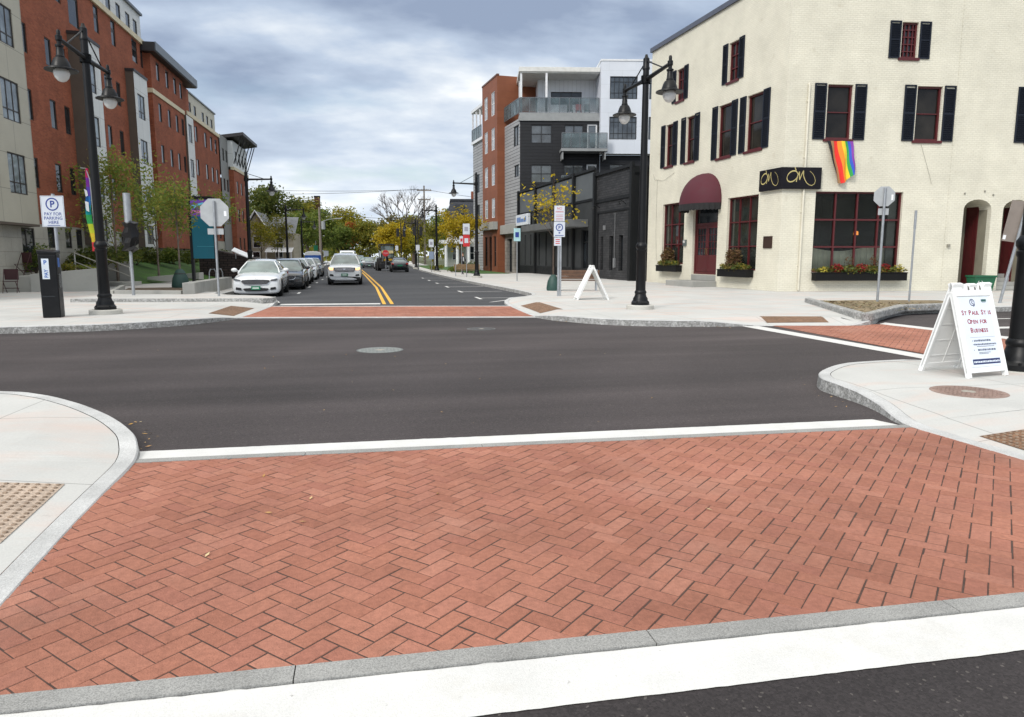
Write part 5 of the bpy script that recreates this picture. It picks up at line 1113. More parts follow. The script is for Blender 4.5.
# kerbside restriction signs on the right pavement
t = empty('parking_sign', (7.06, 25.68, SW), R(-8), 'stacked red and blue kerbside parking signs on a double steel post', 'sign')
mb = MB(); mb.box(-.035, .035, -.035, .035, -.02, 2.3); mb.box(.05, .11, -.03, .03, -.02, 3.2); mb.build('post', GALV, t)
for i, (z0, z1, hw, red) in enumerate(((2.72, 3.28, .19, True), (2.16, 2.70, .205, False), (1.84, 2.14, .13, True))):
    mb = MB(); xo = .02 if i < 2 else -.04; mb.box(xo - hw, xo + hw, -.06, -.05, z0, z1); p = mb.build('sign_plate', SWH, t, bevel=.003)
    T = Matrix.Translation((xo, -.0615, 0)) @ Matrix.Rotation(R(90), 4, 'X'); mb = MB()
    if i == 0:
        textmesh(mb, 'NO', .12, T @ Matrix.Translation((0, z1 - .14, 0)), bold=.0); textmesh(mb, 'PARKING', .07, T @ Matrix.Translation((0, z1 - .24, 0)), bold=.001); mb.X = T
        for zq in (.34, .40, .47, .52): mb.add([(-.13, z1 - zq, 0), (.13, z1 - zq, 0), (.13, z1 - zq + .014, 0), (-.13, z1 - zq + .014, 0)], [(0, 1, 2, 3)])
    elif i == 1:
        n = 24; mb.X = T @ Matrix.Translation((0, 2.5, 0)); mb.add([(q * math.cos(6.283 * k / n), q * math.sin(6.283 * k / n), 0) for q in (.10, .135) for k in range(n)], [(k, (k + 1) % n, n + (k + 1) % n, n + k) for k in range(n)]); mb.X = None
        textmesh(mb, 'P', .16, T @ Matrix.Translation((0, 2.445, 0)), bold=.005); mb.X = T; mb.add([(-.03, 2.28, 0), (.03, 2.28, 0), (.03, 2.33, 0), (-.03, 2.33, 0)], [(0, 1, 2, 3)]); mb.add([(-.16, 2.2, 0), (.16, 2.2, 0), (.16, 2.225, 0), (-.16, 2.225, 0)], [(0, 1, 2, 3)])
    else:
        mb.X = T; [mb.add([(-.08, z1 - zq, 0), (.08, z1 - zq, 0), (.08, z1 - zq + .03, 0), (-.08, z1 - zq + .03, 0)], [(0, 1, 2, 3)]) for zq in (.09, .16, .23)]
    mb.build('lettering', BLU if i == 1 else REDS, p, recalc=False)
def small_sign(x, y, label, plates, h, rz=R(-8), cat='sign'):
    t = empty('small_sign', (x, y, SW), rz, label, cat); mb = MB(); post(mb, h, .03); mb.build('post', GALV, t)
    for (z0, z1, hw, m_, mark) in plates:
        mb = MB(); mb.box(-hw, hw, -.05, -.04, z0, z1); p = mb.build('sign_plate', m_, t)
        if mark: mb = MB(); mb.box(-hw * .55, hw * .55, -.053, -.0505, z0 + (z1 - z0) * .3, z0 + (z1 - z0) * .7); mb.build('marking', mark, p)
    return t
small_sign(9.0, 42.0, 'pale green and blue accessible parking sign by the charcoal building', [(2.35, 3.1, .2, M('sign_aqua', (.35, .55, .58), .5), BLU)], 3.1)
small_sign(7.25, 51.0, 'red bus stop sign under a white plate beside the far bench', [(3.0, 3.75, .24, SWH, M('mark_grey', (.3, .3, .36), .5)), (2.15, 2.98, .24, REDS, SWH)], 3.75)
small_sign(7.75, 57.3, 'small white and red kerb sign beyond the far bench', [(2.45, 3.05, .16, SWH, REDS)], 3.1)
small_sign(6.2, 66.5, 'white sign with grey mark by the second right-hand lamp', [(2.3, 3.0, .22, SWH, M('mark_grey', (.3, .3, .36))), (1.2, 1.9, .22, M('sign_bluegrey', (.2, .26, .36), .5), None)], 3.1)
small_sign(5.9, 79, 'small white kerb sign behind the dark parked car', [(2.1, 2.7, .2, SWH, None)], 2.7)
small_sign(4.3, 93, 'tiny white sign post beyond the dark parked car', [(2.2, 2.8, .18, SWH, None)], 2.9)
small_sign(-4.1, 86, 'round white sign disc near the far end of the parked cars', [(1.5, 2.1, .28, SWH, None)], 2.2)
small_sign(-5.1, 84, 'small green sign on a far post past the parked cars', [(2.1, 2.7, .24, GRS, None)], 3.2)
t = empty('far_stop_sign', (2.45, 79, 0), R(-3), 'red face of a stop paddle in front of the yellow digger', 'sign'); mb = MB(); post(mb, 2.2, .03); mb.build('post', GALV, t); mb = MB(); octo(mb, (0, 1.95), .36, -.06, -.04); p = mb.build('sign_plate', REDS, t); mb = MB(); textmesh(mb, 'STOP', .2, Matrix.Translation((0, -.062, 1.88)) @ Matrix.Rotation(R(90), 4, 'X')); mb.build('lettering', SWH, p, recalc=False)
# post with a signal head wrapped in black plastic
t = empty('signal_post', (-7.94, 27.46, SW), R(5), 'steel post with a signal wrapped in black plastic by the low planter wall', 'signal post')
mb = MB(); post(mb, 3.6, .055); mb.tube([(0, 0, 2.5), (0, 0, 3.62)], .12, 12); mb.build('post', GALV, t, smooth=40)
mb = MB(); rnd = random.Random(3); mb.lathe([(.1, 1.62), (.24, 1.68), (.19, 1.8), (.25, 1.92), (.22, 2.1), (.27, 2.25), (.2, 2.45), (.24, 2.6), (.1, 2.66)], n=14); mb.v = [(x * rnd.uniform(.75, 1.25) + (.06 if z > 2 else 0), y * rnd.uniform(.75, 1.25), z + rnd.uniform(-.04, .04)) for x, y, z in mb.v]
mb.build('plastic_wrap', M('bin_liner', (.005, .005, .006), .35, spec=.35), t, smooth=25)
# feather banner
cols = [(.55, .02, .12), (.20, .02, .32), (.10, .05, .40), (.02, .16, .45), (.0, .30, .33), (.03, .36, .09), (.55, .62, .03), (.75, .55, .03), (.70, .05, .06)]
FB = [M('banner_tone_%d' % i, c_, .7, var=.05) for i, c_ in enumerate(cols)]
t = empty('feather_banner', (-10.0, 30, SW), R(-15), 'tall rainbow feather banner behind the twin lamp post', 'banner')
mb = MB(); mb.tube([(.18, 0, 0), (.17, 0, 2), (.12, 0, 4.3), (.0, 0, 4.7), (-.2, 0, 4.72)], .018, 6); mb.build('pole', ALU, t)
mb = MB(); nn = 27
def bw_(v): return .07 + .15 * math.sin(min(1, v * 1.15) * math.pi * .82) ** .8
for i in range(nn):
    v, v2 = i / nn, (i + 1) / nn; z, z2 = 4.7 - 3.05 * v, 4.7 - 3.05 * v2
    for j in range(4):
        f0, f1 = j / 4, (j + 1) / 4
        q = lambda vv, ff, zq: (.08 - bw_(vv) * ff + .06 * vv, .05 * math.sin(ff * 6 + vv * 9), zq)
        mb.add([q(v, f0, z), q(v, f1, z), q(v2, f1, z2), q(v2, f0, z2)], [(0, 1, 2, 3)], min(8, int(v * 9)))
bn = mb.build('fabric', FB, t, smooth=60)
mb = MB(); mb.poly([(-.08, -.07, 3.95), (.03, -.07, 3.88), (.05, -.07, 3.7), (-.04, -.07, 3.66)]); mb.poly([(-.09, -.07, 3.5), (.05, -.07, 3.46), (.05, -.07, 3.1), (-.06, -.07, 3.16)]); mb.build('white_mark', STK, bn, recalc=False)
# teal display pylon
t = empty('display_pylon', (-7.63, 38, .1), R(-3), 'teal display pylon with a lit purple screen on top', 'pylon')
mb = MB(); mb.box(-.62, -.5, -.12, .12, 0, 4.35); mb.box(.5, .62, -.12, .12, 0, 4.35); mb.box(-.5, .5, -.11, .11, 4.25, 4.4); mb.build('frame', BLACKP, t)
mb = MB(); mb.box(-.5, .5, -.09, .09, 1.4, 3.45); pn = mb.build('panel', M('teal_panel', (.0, .13, .19), .45, var=.05), t)
mb = MB(); mb.box(-.3, .5, -.094, -.0905, 1.98, 2.0); mb.build('groove', M('groove_teal', (.05, .3, .36), .5), pn)
mb = MB(); mb.box(-.5, .5, -.1, .1, 3.46, 4.24); scn = mb.build('screen', M('screen_violet', (.05, .01, .12), .3, emit=(.10, .03, .25), es=.5), t)
mb = MB(); mb.poly([(-.5, -.104, 3.75), (.1, -.104, 4.05), (.1, -.104, 4.12), (-.5, -.104, 3.95)]); mb.build('screen_shape', M('screen_cyan', (.05, .2, .3), .3, emit=(.1, .4, .5), es=.4), scn)
mb = MB(); mb.box(-.5, .4, -.104, -.101, 3.6, 3.72); mb.build('screen_shape', M('screen_pink', (.3, .05, .2), .3, emit=(.6, .2, .4), es=.4), scn)

# ------------------------------------------------------------------ benches, chairs, walls, planting
WOOD = M('bench_wood', (.12, .065, .04), .65, var=.25, vs=6, fine=.15); WOOD2 = M('bench_wood_pale', (.22, .14, .07), .65, var=.2, vs=6)
def bench(x, y, rz, label, wd, w_=2.0):
    t = empty('park_bench', (x, y, SW), rz, label, 'bench', 'slatted street benches'); 
    mb = MB(); [mb.box(-w_ / 2, w_ / 2, -.26 + i * .13, -.26 + i * .13 + .11, .42, .46) for i in range(4)]; mb.build('seat', wd, t, bevel=.006)
    mb = MB(); [mb.obox((0, .30 + i * .03, .56 + i * .13), (w_, .035, .115), (R(-12), 0, 0)) for i in range(3)]; mb.build('backrest', wd, t, bevel=.006)
    for s_ in (-1, 1): mb = MB(); xx = s_ * w_ * .44; mb.box(xx - .03, xx + .03, -.22, -.16, 0, .42); mb.box(xx - .03, xx + .03, .22, .28, 0, .45); mb.obox((xx, .33, .66), (.05, .03, .5), (R(-12), 0, 0)); mb.box(xx - .03, xx + .03, -.24, .28, .38, .42); mb.tube([(xx, -.22, .42), (xx, -.24, .66), (xx, .28, .68)], .02, 6); mb.build('leg', GALV, t)
bench(9.05, 29.7, R(166), 'dark brown slatted bench behind the blank A-frame sign', WOOD, 1.75)
bench(7.6, 53.3, R(172), 'pale brown slatted bench beside the single lamp near the orange block', WOOD2, 1.9)
def folding_chair(x, y, z, rz, label):
    t = empty('folding_chair', (x, y, z), rz, label, 'chair', 'maroon cafe chairs by the terrace'); MA = M('chair_maroon', (.05, .012, .014), .5)
    mb = MB(); [mb.box(-.22, .22, -.22 + i * .09, -.22 + i * .09 + .07, .45, .47) for i in range(5)]; mb.build('seat', MA, t)
    mb = MB(); mb.box(-.24, .24, .2, .225, .52, .95); mb.build('backrest', MA, t)
    for s_ in (-1, 1): mb = MB(); mb.tube([(s_ * .24, -.24, 0), (s_ * .24, .21, .95)], .014, 6); mb.tube([(s_ * .21, .26, 0), (s_ * .21, -.2, .46)], .014, 6); mb.build('leg', MA, t)
    mb = MB(); mb.tube([(-.24, -.14, .2), (.24, -.14, .2)], .012, 6); mb.tube([(-.24, .18, .18), (.24, .18, .18)], .012, 6); mb.build('brace', MA, t)
folding_chair(-13.85, 32.3, SW, R(10), 'maroon folding chair standing on the pavement at the left edge')
folding_chair(-14.05, 34.0, .82, R(-25), 'maroon folding chair on the raised terrace behind the black pay station')
def wallthing(name, label, quad, z0, z1, mat=None, cat='wall', bev=.015):
    mb = MB(); cx = sum(q[0] for q in quad) / len(quad); cy = sum(q[1] for q in quad) / len(quad)
    if isinstance(z1, (int, float)): z1 = [z1] * len(quad)
    n = len(quad); mb.add([(x - cx, y - cy, z0) for x, y in quad] + [(x - cx, y - cy, z1[i]) for i, (x, y) in enumerate(quad)], [tuple(range(n))[::-1], tuple(range(n, 2 * n))] + [(i, (i + 1) % n, n + (i + 1) % n, n + i) for i in range(n)])
    return tag(mb.build(name, mat or CONC_P, None, (cx, cy, 0), bevel=bev), label, cat)
wallthing('terrace_block', 'concrete terrace block under the cafe chairs at the left edge', [(-21, 33.4), (-13.5, 33.2), (-13.5, 36.6), (-21, 36.8)], .1, .80)
wallthing('retaining_wall', 'sloping-topped concrete retaining wall between pay station and lamp post', [(-13.45, 33.05), (-10.9, 33.35), (-10.9, 33.65), (-13.45, 33.4)], .1, [.88, 1.12, 1.12, .88])
wallthing('stair_wall', 'tall grey concrete wall beside the garden stair', [(-13.9, 40.3), (-11.75, 40.3), (-11.75, 40.65), (-13.9, 40.65)], .1, 1.34, CONC_D)
wallthing('garden_step', 'low concrete step below the garden stair wall', [(-12.6, 38.6), (-11.2, 38.6), (-11.2, 40.2), (-12.6, 40.2)], .1, .34)
wallthing('planter_wall', 'low grey concrete planter kerb in front of the tree guard', [(-8.9, 28.55), (-6.45, 27.75), (-6.4, 28.0), (-8.9, 28.85)], .1, .38, CONC_D)
wallthing('planter_wall', 'long low grey concrete wall along the parking bay', [(-6.38, 27.7), (-6.0, 27.9), (-6.0, 35.5), (-6.38, 35.5)], .1, .66, CONC_D)
wallthing('planter_wall', 'pale concrete planter edge running back from the wrapped signal post', [(-9.1, 28.6), (-8.95, 28.6), (-10.3, 34.5), (-10.5, 34.5)], .1, .36, CONC_P)
SOIL = M('bed_soil', (.10, .07, .045), .95, var=.3, vs=3, fine=.3, fs=30)
mb = MB(); mb.add([(-8.9, 28.7, .22), (-6.4, 27.9, .22), (-6.4, 35.4, .22), (-10.2, 34.6, .22)], [(0, 1, 2, 3)]); struct('planting_soil', mb, SOIL)
mb = MB(); mb.add([(-14.4, 36.7, .78), (-13.45, 33.4, .82), (-10.95, 33.66, 1.0), (-11.6, 38.5, .9), (-14.4, 40.2, .95)], [(0, 1, 2, 3, 4)]); struct('planting_soil', mb, SOIL)
GRASS = M('lawn_grass', (.045, .105, .018), .9, var=.35, vs=1.2, fine=.3, fs=25, bmp=.8, bs=60)
mb = MB(); nx, ny = 8, 24
for i in range(nx + 1):
    for j in range(ny + 1):
        y = 40.7 + 40 * j / ny; x0 = -14.4; x1 = -11.6 + 3.3 * min(1, (y - 40.7) / 12); u = i / nx; mb.v.append((x1 + (x0 - x1) * u, y, .17 + 1.25 * u ** 1.2 + .04 * math.sin(y * 1.3 + u * 4)))
mb.f = [(i * (ny + 1) + j, i * (ny + 1) + j + 1, (i + 1) * (ny + 1) + j + 1, (i + 1) * (ny + 1) + j) for i in range(nx) for j in range(ny)]; mb.m = [0] * len(mb.f)
tag(mb.build('lawn', GRASS, smooth=60), 'mown green lawn sloping up to the brick apartments', 'lawn', kind='structure')
HR = M('handrail_pale', (.5, .5, .46), .4, .3)
for lab, pts in (('pale sloping handrail at the top of the garden ramp', [(-12.75, 36, .9), (-12.75, 36, 1.76), (-11.5, 35, 1.36), (-11.45, 35, .2)]), ('pale sloping handrail in front of the grey stair wall', [(-12.1, 38, .3), (-12.1, 38, 1.5), (-10.5, 36, 1.1), (-10.4, 36, .2)])):
    mb = MB(); mb.tube(pts, .03, 8); mb.tube([pts[1][:2] + (pts[1][2] - .4,), pts[2][:2] + (pts[2][2] - .4,)], .02, 6); tag(mb.build('handrail', HR), lab, 'handrail', 'garden handrails')
for x, y, rz, lab in ((-10.7, 42.4, -.2, 'pale stone bench slab at the near end of the lawn'), (-10.5, 47.6, -.25, 'pale stone bench slab farther along the lawn'), (-11.6, 53, -.3, 'farthest pale stone bench slab on the lawn by the pylon')):
    t = empty('stone_bench', (x, y, .25), rz, lab, 'bench', 'stone bench slabs on the lawn'); mb = MB(); mb.add([(-.8, -.2, .1), (.75, -.3, -.06), (.75, .3, -.06), (-.8, .2, .12), (-.8, -.2, .24), (.75, -.3, .38), (.75, .3, .38), (-.8, .2, .24)], [(0, 1, 2, 3), (4, 5, 6, 7), (0, 1, 5, 4), (1, 2, 6, 5), (2, 3, 7, 6), (3, 0, 4, 7)]); mb.build('slab', CONC_P, t, bevel=.02)
t = empty('bike_rack', (-6.95, 36.6, SW), R(65), 'bent steel bike rack beside the parked white sedan', 'bike rack')
for k in range(2): mb = MB(); mb.tube([(-.45 + k * .5, 0, 0), (-.4 + k * .5, 0, .7), (-.3 + k * .5, 0, .85), (.0 + k * .5, 0, .85), (.1 + k * .5, 0, .7), (.15 + k * .5, 0, 0)], .025, 8); mb.build('hoop', GALV, t, smooth=40)
STW = MB_brick('dark_stone_wall', (.06, .042, .038), (.04, .03, .03), (.015, .013, .012), .35, .16, .02, .9, 1., .3)
wallthing('stone_wall', 'dark purple-brown dry stone wall behind the white sedan', [(-10.6, 51), (-7.2, 49.8), (-7.2, 51.8), (-10.6, 53)], .0, [2.25, 1.5, 1.5, 2.25], STW)
t = empty('white_board', (-7.6, 49.3, 1.8), R(-5), 'long white board lying aslant on the dark stone wall', 'board'); mb = MB(); mb.obox((0, 0, 0), (1.3, .5, .07), (R(25), R(24), 0)); mb.build('panel', STK, t, bevel=.01); mb = MB(); mb.obox((-.5, .3, -.1), (.05, .05, .5), (0, 0, 0)); mb.obox((.4, .3, -.4), (.05, .05, .4), (0, 0, 0)); mb.build('prop', GALV, t)
# dry mulch bed with kerb at the cream building
MUL = M('dry_mulch', (.21, .165, .10), .95, var=.35, vs=2, fine=.35, fs=22, bmp=1., bs=40)
mb = MB(); mb.add([(14.0, 20.5, .2), (11.75, 15.15, .2), (14.35, 17.25, .2), (17.6, 17.75, .2), (18.2, 19.9, .2), (16, 20.5, .2)], [(0, 1, 2, 3, 4, 5)]); struct('mulch_bed', mb, MUL)
mb = MB(); rnd = random.Random(2)
for i in range(900):
    a, b = rnd.random(), rnd.random(); p = Vector((14.1, 20.3)) * (1 - a) + (Vector((11.9, 15.4)) * (1 - b) + Vector((17.8, 18)) * b) * a; leaf(mb, p.x, p.y, .2, rnd.uniform(.03, .07))
tag(mb.build('mulch_chips', mat_island('mulch_chip', [(.24, .18, .10), (.14, .09, .05), (.32, .26, .16), (.10, .11, .04)], .9, .2, .2, 0), recalc=False), 'dry brown mulch and leaf scraps in the triangular bed', 'mulch', kind='stuff')
for q in ([(14.1, 20.7), (13.85, 20.6), (11.4, 14.95), (11.65, 14.9)], [(11.4, 14.72), (11.7, 14.72), (14.5, 16.95), (14.4, 17.2)], [(14.5, 16.95), (14.42, 17.2), (18, 17.8), (18, 17.6)]):
    mb = MB(); mb.prism(q, .1, .29); struct('kerb', mb, GRAN_R, bevel=.03)
# ------------------------------------------------------------------ vehicles (front towards -y)
TYRE = M('tyre_rubber', (.012, .012, .012), .85, var=.2); RIM = M('alloy_rim', (.35, .36, .38), .3, .8)
CARG = mat_glass('car_glass', (.115, .15, .142), .03, spec=1.)  # pale green base paints the reflected sky into the windscreens
TRIM = M('car_trim_black', (.012, .012, .013), .5); CHR = M('chrome', (.5, .5, .52), .15, .95)
HLG = M('headlight_lens', (.14, .15, .16), .12, .5, spec=1.); PLG = M('plate_green', (.008, .16, .075), .5); PLW = M('plate_mark', (.55, .65, .58), .5)
TLR = M('tail_lens', (.28, .008, .01), .2, spec=.8); AMB = M('lit_lamp_amber', (.8, .45, .15), .3, emit=(1, .6, .3), es=1.1)
CARW = M('car_white', (.74, .76, .77), .22, var=.02, coat=1., spec=.5); CARK = M('car_black', (.014, .016, .019), .2, var=.1, coat=1.); CARS = M('car_grey', (.16, .17, .18), .25, .3, .05, coat=1.); CARSV = M('car_silver', (.45, .47, .49), .25, .4, .03, coat=1.); CART = M('car_teal', (.05, .2, .2), .25, var=.05, coat=1.)
def loft(mb, rings, closed=True, caps=True):
    n = len(rings[0]); o = [p for r in rings for p in r]
    fs = [(i * n + k, i * n + (k + 1) % n, (i + 1) * n + (k + 1) % n, (i + 1) * n + k) for i in range(len(rings) - 1) for k in range(n if closed else n - 1)]
    if caps: fs += [tuple(range(n))[::-1], tuple(range((len(rings) - 1) * n, len(rings) * n))]
    mb.add(o, fs)
SED = dict(st=[(0, .76, .22, .66), (.07, .88, .10, .76), (.35, .93, .12, .83), (.8, .92, .2, .90), (1.35, .925, .2, .97), (2.2, .925, .2, 1.0), (3.2, .925, .2, 1.02), (4.1, .91, .22, 1.05), (4.6, .88, .28, 1.04), (4.82, .80, .4, .92)],
           gh=[(1.25, .80, .95, .95), (1.55, .80, .98, 1.12), (2.05, .78, 1.0, 1.40), (2.5, .77, 1.0, 1.465), (3.2, .76, 1.02, 1.45), (3.75, .77, 1.03, 1.28), (4.3, .76, 1.05, 1.07)], rw=.56, wheels=(.95, 3.8), wr=.335, L=4.82)
SUV = dict(st=[(0, .78, .32, .92), (.08, .90, .22, 1.02), (.35, .945, .27, 1.10), (.8, .96, .26, 1.15), (1.3, .965, .26, 1.20), (2.2, .965, .26, 1.22), (3.3, .965, .26, 1.24), (4.2, .95, .28, 1.26), (4.6, .92, .34, 1.24), (4.74, .86, .44, 1.1)],
           gh=[(1.15, .83, 1.16, 1.16), (1.45, .84, 1.2, 1.36), (1.95, .83, 1.21, 1.66), (2.4, .82, 1.22, 1.76), (3.4, .81, 1.23, 1.76), (4.25, .80, 1.25, 1.68), (4.62, .80, 1.24, 1.22)], rw=.63, wheels=(.95, 3.75), wr=.37, L=4.74)
def car(x, y, rz, spec, paint, label, kind, lit=False, detail=True, name='parked_car', cat='car', group='cars along the street', mirrors=True):
    t = empty(name, (x, y, 0), rz, label, cat, group); S = spec
    rings = []
    for (yy, w_, z0, z1) in S['st']:
        h_ = z1 - z0; half = [(w_ * .80, z0), (w_ * .97, z0 + .1 * h_), (w_, z0 + .34 * h_), (w_ * .985, z0 + .72 * h_), (w_ * .93, z0 + .92 * h_), (w_ * .70, z1), (w_ * .3, z1 + .02)]
        rings.append([(-a, yy, b) for a, b in half] + [(a, yy, b) for a, b in half[::-1]])
    mb = MB(); loft(mb, rings); mb.build('body', paint, t, smooth=70, subd=2)
    rings = []
    for (yy, w_, z0, z1) in S['gh']:
        f_ = max(0, min(1, (z1 - z0) / (S['gh'][3][3] - S['gh'][3][2]))); wt = w_ + (S['rw'] - w_) * f_
        half = [(w_, z0 - .06), (w_ + (wt - w_) * .5, (z0 + z1) / 2), (wt, z1 - .03 * f_), (wt * .6, z1 + .012 * f_)]
        rings.append([(-a, yy, b) for a, b in half] + [(a, yy, b) for a, b in half[::-1]])
    mb = MB(); loft(mb, rings); mb.build('windows', CARG, t, smooth=60)
    g = S['gh']; mb = MB(); rr = []
    for (yy, w_, z0, z1) in g[2:6]: wt = S['rw'] + .02; rr.append([(-wt, yy, z1 - .07), (-wt * .93, yy, z1 + .012), (-wt * .4, yy, z1 + .035), (wt * .4, yy, z1 + .035), (wt * .93, yy, z1 + .012), (wt, yy, z1 - .07)])
    loft(mb, rr, True); rf = mb.build('roof', paint, t, smooth=60)
    for s_ in (-1, 1):
        mb = MB(); mb.tube([(s_ * (g[0][1] - .0), g[0][0] - .02, g[0][2] - .02), (s_ * (g[1][1] - .07), g[1][0] + .02, g[1][3] - .03), (s_ * (S['rw'] - .02), g[2][0] + .05, g[2][3] - .02)], .035, 6); mb.build('pillar', paint, t); mb = MB(); mb.tube([(s_ * (S['rw'] + .005), g[5][0] - .1, g[5][3] + .05), (s_ * (g[6][1] - .01), g[6][0] - .02, g[6][2])], .06, 6); mb.build('pillar', paint, t); mb = MB(); ym = (g[2][0] + g[5][0]) / 2; mb.tube([(s_ * (S['rw'] + .01), ym, g[3][3] - .05), (s_ * (g[3][1] + .01), ym + .05, g[3][2])], .03, 6); mb.build('pillar', paint, t)
        if mirrors: mb = MB(); mb.sphere((s_ * (g[1][1] + .22), g[1][0] + .12, g[1][2] + .07), (.13, .07, .085), 10); mb.tube([(s_ * (g[1][1] + .02), g[1][0] + .15, g[1][2] + .02), (s_ * (g[1][1] + .2), g[1][0] + .13, g[1][2] + .04)], .03, 6); mb.build('mirror', paint, t, smooth=60)
        for wy in S['wheels']:
            r_ = S['wr']; xo = S['st'][3][1] - .21
            mb = MB(); prof = [(r_ * .62, .0), (r_ * .9, .0), (r_, .03), (r_, .19), (r_ * .9, .22), (r_ * .62, .22)]; n = 22
            vs = [(s_ * (xo + a), wy + r * math.cos(6.283 * k / n), r_ + r * math.sin(6.283 * k / n)) for r, a in prof for k in range(n)]
            mb.add(vs, [(i * n + k, i * n + (k + 1) % n, (i + 1) * n + (k + 1) % n, (i + 1) * n + k) for i in range(5) for k in range(n)]); ty = mb.build('tyre', TYRE, t, smooth=40)
            mb = MB(); vs = [(s_ * (xo + .19 + dx), wy + r * math.cos(6.283 * k / n), r_ + r * math.sin(6.283 * k / n)) for r, dx in ((r_ * .63, 0), (.06, -.03)) for k in range(n)]; mb.add(vs, [(k, (k + 1) % n, n + (k + 1) % n, n + k) for k in range(n)] + [tuple(range(n, 2 * n))]); mb.build('rim', RIM, ty)
            mb = MB(); vs = [(s_ * (xo + .222 - .012), wy + (r_ + .07) * math.cos(math.pi * k / 14), r_ + (r_ + .07) * math.sin(math.pi * k / 14)) for k in range(15)]; mb.poly(vs) ; mb.build('wheel_arch', TRIM, t)
    mb = MB(); mb.box(-S['st'][3][1] + .12, S['st'][3][1] - .12, .3, S['L'] - .3, .18, .3); mb.build('underbody', TRIM, t)
    def yf(px, py=0): return -.022 + .10 * (abs(px) / .9) ** 3
    def face(name, pts, mat, par=None, d=.12, off=0.):     # front-facing inset following the rounded nose
        mb = MB(); n = len(pts); mb.add([(a, yf(a) - off, b) for a, b in pts] + [(a, yf(a) + d, b) for a, b in pts], [tuple(range(n)), tuple(range(n, 2 * n))] + [(i, (i + 1) % n, n + (i + 1) % n, n + i) for i in range(n)]); return mb.build(name, mat, par or t)
    def sm(w0, zl, zh, w1, k=6): return [(-w0, (zl + zh) / 2 + .02), (-w0 * .93, zh - .015), (-w0 * .5, zh), (w0 * .5, zh), (w0 * .93, zh - .015), (w0, (zl + zh) / 2 + .02), (w1, zl + .01), (w1 * .5, zl), (-w1 * .5, zl), (-w1, zl + .01)]
    if kind == 'sedan':
        face('grille_frame', sm(.55, .485, .70, .44), CHR, off=.004); gr = face('grille', sm(.525, .505, .685, .42), M('grille_mesh', (.05, .05, .055), .4, .5), off=.012)
        if detail: mb = MB(); [mb.box(-.47, .47, -.036, -.028, .53 + .035 * q, .536 + .035 * q) for q in range(4)]; mb.build('grille_bar', CHR, gr)
        face('bumper_intake', sm(.48, .25, .37, .42), TRIM, off=.016)
        for s_ in (-1, 1):
            hl = face('headlight', [(s_ * a, b) for a, b in ((.55, .655), (.58, .70), (.80, .745), (.835, .70), (.76, .645))], HLG, d=.3, off=.02); face('fog_lamp', [(s_ * a, b) for a, b in ((.54, .29), (.55, .38), (.74, .41), (.76, .31))], TRIM, off=.03)
        pl = face('number_plate', [(-.17, .30), (.17, .30), (.17, .445), (-.17, .445)], PLG, off=.045); face('plate_text', [(-.12, .34), (.12, .34), (.12, .40), (-.12, .40)], PLW, pl, d=.001, off=.047)
        mb = MB(); mb.box(-.03, .03, -.02, .0, .745, .765); mb.build('badge', CHR, t)
    elif kind == 'suv':
        gr = face('grille', sm(.62, .74, .99, .50), TRIM, off=.01)
        mb = MB(); [mb.box(-.56 + .03 * abs(q - 1), .56 - .03 * abs(q - 1), -.05, -.02, .775 + .075 * q, .815 + .075 * q) for q in range(3)]; mb.build('grille_bar', CHR, gr)
        mb = MB(); mb.sphere((0, -.05, .87), (.1, .02, .045), 12); mb.build('badge', CHR, gr)
        for s_ in (-1, 1):
            face('headlight', [(s_ * a, b) for a, b in ((.61, .84), (.61, .95), (.85, 1.0), (.87, .93), (.80, .84))], AMB if lit else HLG, d=.3, off=.015); face('fog_lamp', [(s_ * a, b) for a, b in ((.6, .50), (.62, .60), (.80, .62), (.82, .52))], TRIM, off=.03)
        face('bumper_skirt', [(-.88, .27), (.88, .27), (.86, .44), (.5, .47), (-.5, .47), (-.86, .44)], TRIM, off=.012); face('skid_plate', [(-.55, .23), (.55, .23), (.5, .31), (-.5, .31)], CHR, off=.03)
        pl = face('number_plate', [(-.18, .50), (.18, .50), (.18, .65), (-.18, .65)], PLG, off=.05); face('plate_text', [(-.12, .54), (.12, .54), (.12, .61), (-.12, .61)], PLW, pl, d=.001, off=.052)
    Lr = S['L']
    for s_ in (-1, 1):
        mb = MB(); z = S['st'][-2][3]; mb.obox((s_ * .72, Lr - .12, z - .17), (.26, .2, .17), (0, 0, s_ * -.35)); mb.build('tail_light', TLR, t, bevel=.02)
    mb = MB(); mb.box(-.26, .26, Lr - .06, Lr + .015, .62, .76); mb.build('number_plate', PLG, t)
    return t
car(-4.15, 29.75, R(1), SED, CARW, 'white parked sedan with a green plate nearest in the left bay', 'sedan')
car(-3.72, 36.0, R(1), SED, CARK, 'black parked sedan directly behind the nearest white sedan', 'sedan')
car(-3.92, 43.0, R(1), SED, CARW, 'white parked car just behind the black sedan', 'suv')
car(-4.0, 50.6, R(1), SED, CARW, 'second white car farther along the left parking bay', 'sedan')
car(-4.05, 58.5, R(1), SED, CARS, 'dark grey parked car at the far end of the left bay', 'suv')
car(-1.02, 41.7, R(0), SUV, CARW, 'white SUV driving towards us with amber lit headlights', 'suv', True, name='moving_car')
car(3.72, 79.2, R(180), SED, CARK, 'dark sedan seen from behind parked by the right kerb', 'rear')
car(2.35, 95, R(0), SED, CARSV, 'silver car in the distance left of the digger', 'sedan')
car(.9, 102, R(0), SED, CARS, 'grey car in the distance beside the silver one', 'sedan')
car(.35, 112, R(0), SED, CART, 'small teal car far down the street', 'sedan')
car(-.5, 122, R(0), SUV, CARK, 'dark far-off car above the SUV bonnet line', 'suv')
